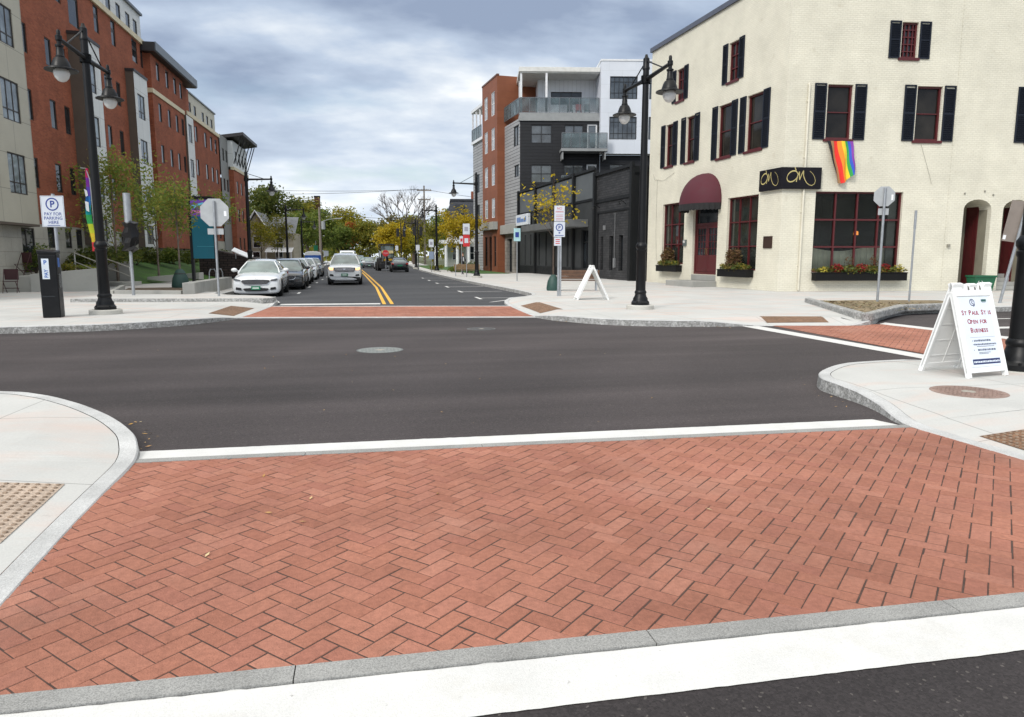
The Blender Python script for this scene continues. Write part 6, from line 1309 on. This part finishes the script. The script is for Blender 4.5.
# white delivery van behind the SUV
t = empty('delivery_van', (-2.05, 100, 0), 0, 'white van with a high roof following behind the white SUV', 'van')
mb = MB(); mb.extr([(-.95, 0, .35), (-.95, 0, 1.2), (-.95, .7, 1.35), (-.95, 1.3, 2.25), (-.95, 1.8, 2.4), (-.95, 5.2, 2.4), (-.95, 5.3, .35)], (1.9, 0, 0)); mb.build('body', CARW, t, bevel=.06)
mb = MB(); mb.add([(-.82, .70, 1.40), (.82, .70, 1.40), (.76, 1.22, 2.18), (-.76, 1.22, 2.18)], [(0, 1, 2, 3)]); mb.build('windscreen', CARG, t)
for s_ in (-1, 1):
    for wy in (1, 4.3): mb = MB(); mb.tube([(s_ * .75, wy, .36), (s_ * .97, wy, .36)], .36, 16); mb.build('wheel', TYRE, t)
    mb = MB(); mb.box(s_ * .75 - .15, s_ * .75 + .15, -.03, .05, .85, 1.05); mb.build('headlight', HLG, t)
mb = MB(); mb.box(-.5, .5, -.03, .05, .7, .95); mb.build('grille', TRIM, t)
# portable toilet
t = empty('portable_toilet', (-4.25, 65.5, .1), 0, 'blue portable toilet cabin with a white domed roof past the parked cars', 'portable toilet')
mb = MB(); mb.box(-.66, .66, -.6, .6, 0, 1.62); mb.build('cabin', M('cabin_blue', (.02, .10, .42), .5, var=.06), t, bevel=.02)
mb = MB(); mb.extr([(-.68, -.62, 1.6), (.68, -.62, 1.6), (.6, -.62, 1.86), (.3, -.62, 1.95), (-.3, -.62, 1.95), (-.6, -.62, 1.86)], (0, 1.24, 0)); mb.build('roof', WHITEP, t, bevel=.03)
mb = MB(); mb.box(-.42, .42, -.62, -.6, .1, 1.5); mb.build('door', M('cabin_blue_door', (.03, .14, .5), .5), t)
# backhoe digger
t = empty('digger', (2.75, 82.5, 0), R(6), 'black and yellow backhoe digger parked at the roadside', 'digger'); DY = M('digger_yellow', (.50, .30, .02), .5, var=.15)
mb = MB(); mb.box(-.85, .85, 0, 2.6, .7, 1.45); mb.box(-.6, .6, -.6, 0, .6, 1.1); mb.build('chassis', TRIM, t, bevel=.04)
mb = MB(); mb.box(-.62, .62, -.04, .0, 1.12, 1.35); mb.build('rear_panel', DY, t)
for s_ in (-1, 1):
    mb = MB(); mb.tube([(s_ * .7, .5, .72), (s_ * 1.1, .5, .72)], .72, 20); mb.build('wheel', TYRE, t); mb = MB(); mb.tube([(s_ * .75, 2.5, .5), (s_ * 1.05, 2.5, .5)], .5, 18); mb.build('wheel', TYRE, t)
    mb = MB(); mb.box(s_ * .72 - .05, s_ * .72 + .05, .0, .1, 1.45, 2.85); mb.box(s_ * .72 - .05, s_ * .72 + .05, 1.4, 1.5, 1.45, 2.85); mb.build('cab_post', TRIM, t)
mb = MB(); mb.box(-.8, .8, -.1, 1.6, 2.85, 3.0); mb.build('cab_roof', TRIM, t, bevel=.03)
mb = MB(); mb.box(-.70, .70, .03, .05, 1.5, 2.8); mb.build('cab_glass', CARG, t)
mb = MB(); mb.box(-.66, .66, -.12, .02, 1.95, 2.25); mb.build('light_bar', M('digger_cream', (.6, .5, .25), .5), t)
mb = MB(); mb.tube([(0, -.5, .9), (-.35, -.9, 2.1), (-.75, -1.2, 1.0)], [.16, .14, .1], 8); mb.build('boom', TRIM, t); mb = MB(); mb.box(-1.05, -.5, -1.5, -1.1, .3, .9); mb.build('bucket', TRIM, t, bevel=.05)

# ------------------------------------------------------------------ a walker on the right pavement
def person(x, y, rz, label):
    t = empty('person', (x, y, SW), rz, label, 'person')
    V = [(0, 0, .92), (0, .01, 1.1), (0, .01, 1.32), (0, 0, 1.45), (0, -.02, 1.53), (0, -.03, 1.64), (0, -.02, 1.72)]
    Rd = [.135, .125, .155, .09, .055, .09, .075]; E = [(i, i + 1) for i in range(6)]
    def chain(root, pts, rad):
        k = root
        for p, r in zip(pts, rad): V.append(p); Rd.append(r); E.append((k, len(V) - 1)); k = len(V) - 1
    for s_, st in ((-1, .22), (1, -.22)):
        chain(0, [(s_ * .09, -st * .1, .86), (s_ * .1, -st * .55, .48), (s_ * .1, -st * .9 + (.1 if st < 0 else 0), .09), (s_ * .11, -st * .9 - .13, .05)], [.1, .065, .045, .04])
        chain(2, [(s_ * .17, .01, 1.36), (s_ * .23, st * .35, 1.1), (s_ * .22, st * .75 - .04, .88), (s_ * .21, st * .8 - .06, .80)], [.07, .05, .038, .035])
    me = bpy.data.meshes.new('body'); me.from_pydata(V, E, []); o = bpy.data.objects.new('body', me); COL.objects.link(o); o.parent = t
    sk = o.modifiers.new('skin', 'SKIN'); sk.use_smooth_shade = True
    for i, r in enumerate(Rd): me.skin_vertices[0].data[i].radius = (r, r * (.75 if i in (0, 1, 2) else 1))
    me.skin_vertices[0].data[0].use_root = True
    sb = o.modifiers.new('sub', 'SUBSURF'); sb.levels = 1; sb.render_levels = 1
    dg = bpy.context.evaluated_depsgraph_get(); m2 = bpy.data.meshes.new_from_object(o.evaluated_get(dg)); o.modifiers.clear(); o.data = m2
    m2.materials.clear()
    for m_ in (M('skin', (.42, .24, .17), .6), M('coat_dark', (.015, .015, .018), .8), M('trousers_dark', (.02, .02, .025), .8), M('shoe', (.05, .04, .04), .6)): m2.materials.append(m_)
    for p in m2.polygons:
        z, x_ = p.center.z, abs(p.center.x); p.material_index = 3 if z < .09 else 0 if z > 1.47 or (x_ > .18 and z < .88 and z > .7) else 1 if z > .86 else 2
    mb = MB(); mb.sphere((0, .012, 1.70), (.1, .115, .1), 10); mb.build('hair', M('hair_brown', (.05, .025, .015), .7), t)
    mb = MB(); mb.box(-.055, .055, -.135, -.115, 1.08, 1.4); mb.build('shirt', M('shirt_pale', (.5, .5, .52), .8), t)
person(7.95, 58.1, R(20), 'person in a dark open coat and pale shirt walking on the right pavement')

# ------------------------------------------------------------------ trees
BARK = M('bark', (.075, .055, .042), .9, var=.3, vs=6, fine=.2, bmp=.6, bs=30); BARKP = M('bark_pale', (.16, .13, .105), .9, var=.3, vs=6, fine=.2, bmp=.4)
def lm(name, *cols): return mat_island(name, cols, .65, .25, .3, 0, big=.18, bigs=.5, trans=.42)
LG = lm('leaf_green', (0.073, 0.122, 0.020), (0.118, 0.172, 0.027), (0.192, 0.216, 0.037), (0.088, 0.129, 0.025)); LD = lm('leaf_dark_green', (0.052, 0.079, 0.015), (0.088, 0.115, 0.022), (0.147, 0.151, 0.027))
LO = lm('leaf_olive', (0.147, 0.159, 0.022), (0.236, 0.216, 0.027), (0.111, 0.137, 0.022), (0.325, 0.259, 0.031)); LY = lm('leaf_yellow', (.48, .34, .016), (.34, .27, .016), (.58, .42, .025), (.24, .23, .02)); LOR = lm('leaf_orange', (.32, .085, .012), (.22, .06, .012), (.36, .14, .015))
LYG = lm('leaf_yellow_green', (0.222, 0.216, 0.022), (0.325, 0.273, 0.022), (0.132, 0.159, 0.022), (0.413, 0.316, 0.025)); LLO = lm('leaf_locust', (.21, .29, .05), (.15, .23, .045), (.29, .32, .06), (.36, .31, .06)); LB = lm('leaf_bronze', (0.147, 0.122, 0.035), (0.125, 0.129, 0.030), (0.222, 0.166, 0.044))
def tree(x, y, h, r, label, leafm, n=1600, s=.16, trunk=.12, base=.35, group=None, seed=1, z0=.1, sparse=False, bark=None, blobs=None, name='tree', lean=0., flat=1.):
    rnd = random.Random(seed * 77 + int(h * 10)); t = empty(name, (x, y, z0), 0, label, 'tree', group)
    mb = MB(); fork = h * base; tips = []
    mb.tube([(0, 0, -.1), (lean * .3, 0, fork * .5), (lean * .6, .02, fork), (lean, .0, h * .78), (lean, 0, h * .93)], [trunk * 1.25, trunk, trunk * .85, trunk * .45, trunk * .12], 8)
    nl = 9 if not sparse else 12
    for i in range(nl):
        f = rnd.uniform(0, 1); zst = fork + (h * .72 - fork) * f; a = i * 2.4 + rnd.uniform(-.4, .4); k = r * rnd.uniform(.65, .95) * (1 - .45 * f); zt = zst + (h - zst) * rnd.uniform(.25, .6)
        p0 = Vector((lean * .7, 0, zst)); p2 = Vector((math.cos(a) * k + lean, math.sin(a) * k, zt)); p1 = (p0 + p2) / 2 + Vector((rnd.uniform(-.1, .1), rnd.uniform(-.1, .1), .12)) * k; tr = trunk * .42 * (1 - .5 * f)
        mb.tube([p0, p1, p2], [tr, tr * .6, tr * .15], 6); tips += [p1, p2]
        for q in range(3):
            p3 = p1 + Vector((rnd.gauss(0, .4), rnd.gauss(0, .4), rnd.uniform(.1, .5))) * k; mb.tube([p1, p3], [tr * .35, tr * .08], 5); tips.append(p3)
    tips.append(Vector((lean, 0, h * .9)))
    mb.build('trunk', bark or BARK, t, smooth=50)
    mb = MB(); rz_ = (h - fork) / 2 * 1.05; cz = fork + (h - fork) * .53
    cl = []
    for p in tips: cl.append((p, r * (.30 if sparse else .30)))
    if not sparse:
        for i in range(34):
            u = rnd.uniform(-1, 1); a = rnd.uniform(0, 6.283); q = math.sqrt(1 - u * u); k = rnd.uniform(.55, 1.0); cl.append((Vector((lean + r * q * math.cos(a) * k, r * q * math.sin(a) * k, cz + rz_ * u * k * .92)), r * rnd.uniform(.18, .34)))
    n = n if sparse else int(n * 1.3); per = n // len(cl)
    for c, sg_ in cl:
        for i in range(int(per * rnd.uniform(.5, 1.5))):
            d = Vector((rnd.gauss(0, 1), rnd.gauss(0, 1), rnd.gauss(0, .7 * flat))) * sg_ * .62; p = c + d
            u = Vector((rnd.gauss(0, 1), rnd.gauss(0, 1), rnd.gauss(0, .7))).normalized(); v = u.cross(Vector((rnd.gauss(0, 1), rnd.gauss(0, 1), rnd.gauss(0, 1)))).normalized(); k = s * rnd.uniform(.6, 1.35)
            mb.add([p - u * k, p - v * k * .5, p + u * k, p + v * k * .5], [(0, 1, 2, 3)])
    mb.build('crown', leafm, t, recalc=False)
    return t
GS = 'young street trees'; 
tree(-12.3, 40.2, 6.9, 2.3, 'slender yellow-green young tree behind the left lamp post', LLO, 3000, .085, .06, .18, GS, 1, .3, True, BARKP)
tree(-11.2, 43.5, 6.3, 1.8, 'slender young tree on the near lawn between lamp post and pylon', LLO, 2600, .085, .055, .2, GS, 2, .4, True, BARKP)
tree(-8.05, 34.7, 5.4, 1.35, 'young tree with a green watering bag in the low-walled bed', LLO, 1700, .075, .045, .25, GS, 3, .2, True, BARKP)
tree(-9.6, 52, 6.0, 1.7, 'young tree standing on the lawn behind the teal pylon', LLO, 1800, .09, .055, .3, GS, 4, .4, True, BARKP)
tree(-8.6, 66, 5.2, 1.4, 'young yellowing tree beyond the dark stone wall', LYG, 1500, .09, .05, .3, GS, 5, .2, True)
tree(-9.0, 82, 6.2, 1.8, 'young green tree in front of the cream house on the left', LO, 1800, .11, .06, .3, GS, 6, .2)
tree(8.0, 29.9, 5.4, 1.25, 'sparse young tree with yellow leaf tufts behind the parking signs', LY, 560, .075, .04, .38, GS, 7, .15, True, BARK, flat=.5)
tree(9.6, 72, 6.5, 2.1, 'yellow autumn tree in front of the mansard house', LY, 3200, .13, .09, .3, GS, 8, .1)
tree(8.9, 92, 6.4, 1.7, 'thin greenish tree by the white-columned porch', LO, 1500, .13, .08, .3, GS, 9, .1, True)
GF = 'large trees closing the street'
tree(-14.2, 118, 12.7, 4.4, 'big dark green oak rising behind the cream house', LD, 5200, .24, .35, .22, GF, 11)
tree(-22, 125, 12.0, 4.5, 'dark green tree at the end of the brick apartments', LD, 3600, .26, .35, .22, GF, 12)
tree(-10.6, 148, 13.4, 4.4, 'olive green tree beside the brick chimney', LO, 4800, .26, .35, .2, GF, 13)
tree(-6.9, 128, 9.6, 3.2, 'mid green tree under the brick chimney', LG, 3600, .22, .3, .2, GF, 14)
tree(-4.2, 190, 14.2, 5.2, 'tall yellow-green tree far behind the orange tree', LYG, 4600, .32, .4, .2, GF, 15)
tree(-2.1, 172, 10.0, 2.4, 'small orange-red tree in the middle distance', LOR, 2600, .24, .2, .3, GF, 16)
tree(1.6, 160, 9.8, 3.6, 'olive tree in the centre of the far treeline', LO, 3800, .26, .3, .15, GF, 17)
tree(-4.5, 160, 8.6, 3.4, 'dark green tree low in the far treeline', LG, 3600, .26, .3, .12, GF, 18)
tree(4.9, 126, 8.8, 3.0, 'dark bronze-green tree behind the yellow maple', LB, 4200, .22, .3, .2, GF, 19)
tree(9.6, 138, 8.6, 3.0, 'bronze-green tree right of the bare tree', LB, 3200, .24, .3, .2, GF, 20)
tree(4.3, 108, 6.7, 2.5, 'bright yellow maple above the dark parked car', LY, 4600, .17, .16, .25, GF, 21, 0)
tree(12, 175, 11.5, 4.6, 'olive tree far behind the utility pole', LO, 3000, .32, .4, .2, GF, 22)
tree(7.0, 118, 5.2, 2.2, 'small yellow-olive tree beside the bright maple', LYG, 2200, .18, .12, .25, GF, 23, 0)
tree(-16.5, 104, 8.5, 2.8, 'green tree beside the gable of the cream house', LG, 2600, .2, .2, .2, GF, 24)
tree(-8.6, 108, 8.2, 2.7, 'green street tree behind the far left lamps', LG, 2800, .2, .2, .2, GF, 25)
tree(-27, 180, 14, 6, 'broad far tree seen over the left rooftops', LG, 3000, .4, .4, .2, GF, 26)
tree(22, 190, 13, 6, 'broad far tree behind the mansard house', LG, 3000, .4, .4, .2, GF, 27)
# leafless tree
t = empty('bare_tree', (7.2, 128, 0), 0, 'bare leafless tree with fine twigs above the bronze trees', 'tree', GF); rnd = random.Random(5); mb = MB()
def branch(mb, p, d, l, r, k):
    q = p + d * l; mb.tube([p, (p + q) / 2 + Vector((rnd.uniform(-.06, .06), rnd.uniform(-.06, .06), 0)) * l, q], [r, r * .8, r * .6], 5, cap=False)
    if k == 0: return
    for i in range(3 if k > 1 else 4):
        nd = (d + Vector((rnd.gauss(0, .42), rnd.gauss(0, .42), rnd.uniform(-.1, .35)))).normalized(); branch(mb, q, nd, l * rnd.uniform(.62, .85), r * .55, k - 1)
branch(mb, Vector((0, 0, 0)), Vector((.02, 0, 1)), 4.6, .32, 0)
for a in (-.75, -.3, .1, .45, .8): branch(mb, Vector((.08, 0, 4.5)), Vector((a, rnd.uniform(-.3, .3), 1)).normalized(), 2.9, .2, 4)
mb.build('trunk', M('bark_grey', (.10, .085, .075), .9), t)
# shrubs and low planting
def shrub(x, y, z, rx, ry, rzz, n, s, mat, label, seed=1, name='shrub', cat='shrub', group=None):
    rnd = random.Random(seed); t = empty(name, (x, y, z), 0, label, cat, group); mb = MB()
    for i in range(6): a = i * 1.1; mb.tube([(0, 0, 0), (rx * .5 * math.cos(a), ry * .5 * math.sin(a), rzz * 1.2)], [.025, .01], 5)
    mb.build('stem', BARK, t); mb = MB()
    for i in range(14):
        a = rnd.uniform(0, 6.283); k = math.sqrt(rnd.random()); clump(mb, (rx * k * math.cos(a) * .8, ry * k * math.sin(a) * .8, rzz * rnd.uniform(.5, 1.3)), (rx * .38, ry * .38, rzz * .5), n // 14, s, rnd)
    mb.build('foliage', mat, t, recalc=False); return t
SH = 'garden shrubs along the apartments'
shrub(-14.05, 35.2, .8, .75, .55, .85, 1100, .07, LG, 'bushy green shrub growing behind the terrace chairs', 1, group=SH)
shrub(-13.1, 35.4, .85, .6, .5, .3, 500, .06, LO, 'low olive shrub behind the pay station', 2, group=SH)
shrub(-15.3, 36.4, .85, .9, .6, .35, 500, .06, LG, 'low green groundcover shrub at the left edge', 3, group=SH)
for i, (x, y, lab) in enumerate(((-12.6, 39.2, 'dark shrub just behind the left lamp post'), (-13.6, 43.8, 'dark green shrub at the top of the near lawn'), (-13.4, 47, 'second dark green shrub along the apartment wall'), (-13.3, 50.5, 'third dark green shrub along the apartment wall'), (-13.2, 54.5, 'dark shrub beneath the red brick tower'), (-12.8, 59, 'dark shrub left of the dark stone wall'), (-12.2, 64, 'shrub behind the dark stone wall'))):
    shrub(x, y, 1.0, 1.7, 1.1, .7, 1300, .10, (LD, LG, LD, LG)[i % 4], lab, 10 + i, group=SH)
shrub(-12.6, 36.2, .95, 1.0, .7, .16, 420, .06, LLO, 'thin bronze groundcover above the retaining wall', 31, group=SH)
shrub(9.0, 63, .1, .9, .8, .7, 900, .09, LD, 'dark green shrub near the far bench', 21); shrub(8.4, 66.5, .1, .8, .8, .45, 700, .09, LG, 'low green shrub beside the second right-hand lamp', 22)
shrub(7.6, 76, .1, .8, .8, .4, 500, .09, LO, 'olive shrub on the verge beyond the benches', 23)
# watering bag
t = empty('watering_bag', (-8.05, 34.7, .2), 0, 'dark green watering bag wrapped round the young tree', 'watering bag'); mb = MB(); mb.lathe([(.36, 0), (.39, .1), (.33, .45), (.2, .75), (.1, .85)], n=14); mb.build('bag', M('bag_green', (.02, .06, .05), .6, bmp=.4, bs=12), t, smooth=50); mb = MB(); mb.lathe([(.255, .6), (.262, .64), (.24, .66)], n=14); mb.build('strap', TRIM, t)
t = empty('watering_bag', (8.0, 29.9, SW), 0, 'dark green watering bag at the tree behind the parking signs', 'watering bag'); mb = MB(); mb.lathe([(.28, 0), (.3, .1), (.25, .4), (.15, .6), (.08, .68)], n=14); mb.build('bag', M('bag_green', (.02, .06, .05)), t, smooth=50)

# ------------------------------------------------------------------ far houses, chimney, poles and wires
def simple_win(t, x, y, z, w_, h_, par=None):
    mb = MB(); frame_rect(mb, x - w_ / 2, x + w_ / 2, z, z + h_, .08, y - .08, y + .02); mb.box(x - w_ / 2, x + w_ / 2, y - .06, y, z + h_ / 2 - .03, z + h_ / 2 + .03); f = mb.build('window', FRW, par or t); mb = MB(); mb.add([(x - w_ / 2, y - .03, z), (x + w_ / 2, y - .03, z), (x + w_ / 2, y - .03, z + h_), (x - w_ / 2, y - .03, z + h_)], [(0, 1, 2, 3)]); mb.build('pane', DARKG, f)
CLAP = MB_brick('cream_clapboard', (.46, .42, .32), (.44, .40, .30), (.25, .23, .18), 8, .16, .02, .7, .6, .08); SHIN = MB_brick('grey_shingle', (.22, .23, .24), (.18, .19, .2), (.1, .1, .1), .5, .2, .01, .9, .4, .15)
t = empty('cream_house', (-11, 90, 0), R(-2), 'small cream clapboard house with a grey gabled roof behind the left trees', 'house')
mb = MB(); mb.box(-2.6, 3, 0, 7, 0, 4.4); mb.add([(-2.6, 0, 4.4), (.2, 0, 4.4), (-1.2, 0, 6.6)], [(0, 1, 2)]); mb.build('wall', CLAP, t)
mb = MB(); mb.add([(-2.9, -.4, 4.25), (-1.2, -.4, 6.9), (-1.2, 7.3, 6.9), (-2.9, 7.3, 4.25), (.5, -.4, 4.25), (.5, 7.3, 4.25)], [(0, 1, 2, 3), (1, 4, 5, 2)]); mb.add([(.2, -.5, 4.3), (3.3, -.5, 4.3), (3.3, 3.5, 6.4), (.2, 3.5, 6.4)], [(0, 1, 2, 3)]); mb.build('roof', SHIN, t)
mb = MB(); mb.tube([(-2.9, -.42, 4.25), (-1.2, -.42, 6.9), (.5, -.42, 4.25)], .14, 4); mb.build('gable_trim', FRW, t)
for x, z in ((-1.2, 2.6), (1.4, 2.5), (-1.3, .8), (1.3, .8)): simple_win(t, x, 0, z, .9, 1.4)
mb = MB(); mb.add([(-.1, -1.8, 2.1), (3, -1.8, 2.1), (3, .1, 2.7), (-.1, .1, 2.7)], [(0, 1, 2, 3)]); [mb.box(x, x + .12, -1.7, -1.58, 0, 2.15) for x in (0, 1.4, 2.8)]; mb.build('porch', FRW, t)
MWH = MB_brick('white_clapboard', (.56, .56, .52), (.54, .54, .5), (.35, .35, .33), 8, .18, .015, .7, .5, .08); MSL = MB_brick('slate_roof', (.045, .05, .06), (.06, .064, .075), (.02, .02, .022), .4, .22, .01, .7, .5, .2)
t = empty('mansard_house', (12.0, 104, 0), R(-6), 'white house with a dark slate mansard roof and porch columns behind the yellow tree', 'house')
mb = MB(); mb.box(0, 9, 0, 9, 0, 7.0); mb.build('wall', MWH, t)
mb = MB(); a = [(-.4, -.4, 7), (9.4, -.4, 7), (9.4, 9.4, 7), (-.4, 9.4, 7)]; b = [(.7, .7, 9.6), (8.3, .7, 9.6), (8.3, 8.3, 9.6), (.7, 8.3, 9.6)]; mb.add(a + b, [(0, 1, 5, 4), (1, 2, 6, 5), (2, 3, 7, 6), (3, 0, 4, 7), (4, 5, 6, 7)]); mb.box(-.5, 9.5, -.5, 9.5, 6.8, 7.05); mb.box(.5, 8.5, .5, 8.5, 9.55, 9.8); rf = mb.build('roof', MSL, t)
mb = MB(); mb.box(3.6, 4.9, 2, 3, 9.7, 11.0); mb.build('chimney', RBR, rf)
for x in (1.2, 4.2, 7.0): mb = MB(); mb.box(x, x + 1.1, -.35, .8, 7.3, 9.0); d = mb.build('dormer', MSL, rf); mb = MB(); mb.box(x + .2, x + .9, -.38, -.352, 7.5, 8.8); mb.build('pane', DARKG, d)
for x in (1.2, 3.6, 6, 8): simple_win(t, x, 0, 4.4, 1, 1.8); simple_win(t, x, 0, 1.1, 1, 2.0)
for x in (-1.6, -.2, 1.4, 3.0): mb = MB(); mb.tube([(x, -2.2, 0), (x, -2.2, 3.4)], .22, 10); mb.build('porch_column', FRW, t)
mb = MB(); mb.box(-2, 3.4, -2.6, 0, 3.4, 3.9); mb.build('porch_roof', FRW, t)
t = empty('brick_chimney', (-8.5, 150, 0), 0, 'tall square brick chimney standing above the trees', 'chimney'); mb = MB(); mb.box(-.55, .55, -.55, .55, 0, 13.2); mb.build('stack', M('sooty_brick', (.10, .045, .032), .9, var=.2), t); mb = MB(); mb.box(-.6, .6, -.6, .6, 13.2, 13.5); mb.build('cap', DKT, t)
def pole(x, y, h, label, arms=2):
    t = empty('utility_pole', (x, y, 0), R(-10), label, 'utility pole', 'wooden utility poles'); mb = MB(); mb.tube([(0, 0, 0), (0, 0, h)], [.19, .13], 8); mb.build('pole', M('pole_wood', (.20, .17, .14), .9, var=.2), t)
    for i in range(arms): mb = MB(); mb.box(-1.3 + .2 * i, 1.3 - .2 * i, -.08, .08, h - .9 - i * 1.6, h - .72 - i * 1.6); [mb.lathe([(.05, 0), (.05, .18)], (xx, 0, h - .72 - i * 1.6), 6) for xx in (-1.1, -.4, .4, 1.1)]; mb.build('crossarm', M('pole_wood', (.20, .17, .14)), t)
    return t
pole(11, 130, 14, 'tall utility pole with crossarms above the bronze trees'); p_ = pole(-5.45, 100, 8.1, 'pale utility pole with a transformer under the brick chimney', 0)
mb = MB(); mb.tube([(.45, 0, 5.2), (.45, 0, 6.2)], .25, 10); mb.build('transformer', M('transformer_grey', (.3, .32, .33), .5), p_)
mb = MB(); mb.tube([(0, 0, 6.1), (1.2, 0, 6.5), (2.4, 0, 6.6)], .04, 6); mb.box(2.1, 2.9, -.12, .12, 6.55, 6.68); mb.build('road_light', M('transformer_grey', (.3, .32, .33)), p_)
for i, (a, b, sag, lab) in enumerate((((11.9, 130, 13.4), (-60, 118, 14.6), 1.6, 'upper overhead wire crossing left from the tall utility pole'), ((10.1, 130, 13.4), (-60, 121, 13.6), 1.8, 'second overhead wire just under the upper one'), ((11.6, 130, 13.3), (45, 118, 10.5), 1.0, 'overhead wire running right from the tall utility pole'), ((10.6, 130, 8.6), (-5.4, 100, 7.4), .5, 'low overhead wire between the two utility poles'))):
    mb = MB(); mb.tube([(a[0] + (b[0] - a[0]) * u, a[1] + (b[1] - a[1]) * u, a[2] + (b[2] - a[2]) * u - sag * 4 * u * (1 - u)) for u in [k / 16 for k in range(17)]], .03, 5); tag(mb.build('overhead_wire', TRIM), lab, 'wire', 'overhead wires')
for x, y, lab in ((6.3, 84, 'left-hand traffic signal pole by the yellow maple'), (4.7, 90, 'thin traffic signal pole in front of the yellow maple')):
    t = empty('traffic_signal', (x, y, .1), 0, lab, 'traffic signal', 'far traffic signals'); mb = MB(); post(mb, 5.6, .07); mb.build('post', TRIM, t); mb = MB(); mb.box(-.55, -.2, -.15, .15, 3.9, 4.9); mb.box(.2, .55, -.15, .15, 3.9, 4.9); mb.build('signal_head', TRIM, t)
mb = MB(); mb.add([(9.2, 60, .158), (12.4, 60, .158), (12.4, 78, .158), (8.6, 78, .158)], [(0, 1, 2, 3)]); mb.add([(7.3, 79, .158), (13, 79, .158), (14, 120, .158), (8.3, 120, .158)], [(0, 1, 2, 3)]); struct('grass_verge', mb, GRASS)
# distant wooded rise behind everything
mb = MB(); rnd = random.Random(9)
for i in range(5200):
    x = rnd.uniform(-95, 110); y = 225 + rnd.uniform(0, 40); hh = 8.5 + 2.4 * math.sin(x * .11) + 1.6 * math.sin(x * .31 + 1); z = rnd.uniform(0, 1) ** .7 * hh
    u = Vector((rnd.gauss(0, 1), rnd.gauss(0, 1), rnd.gauss(0, .7))).normalized(); v = u.cross(Vector((rnd.gauss(0, 1), rnd.gauss(0, 1), rnd.gauss(0, 1)))).normalized(); k = rnd.uniform(.6, 1.3); p = Vector((x, y, z))
    mb.add([p - u * k, p - v * k * .6, p + u * k, p + v * k * .6], [(0, 1, 2, 3)])
tag(mb.build('woodland', LO, recalc=False), 'mixed autumn woodland closing the view beyond the street', 'woodland', kind='stuff')
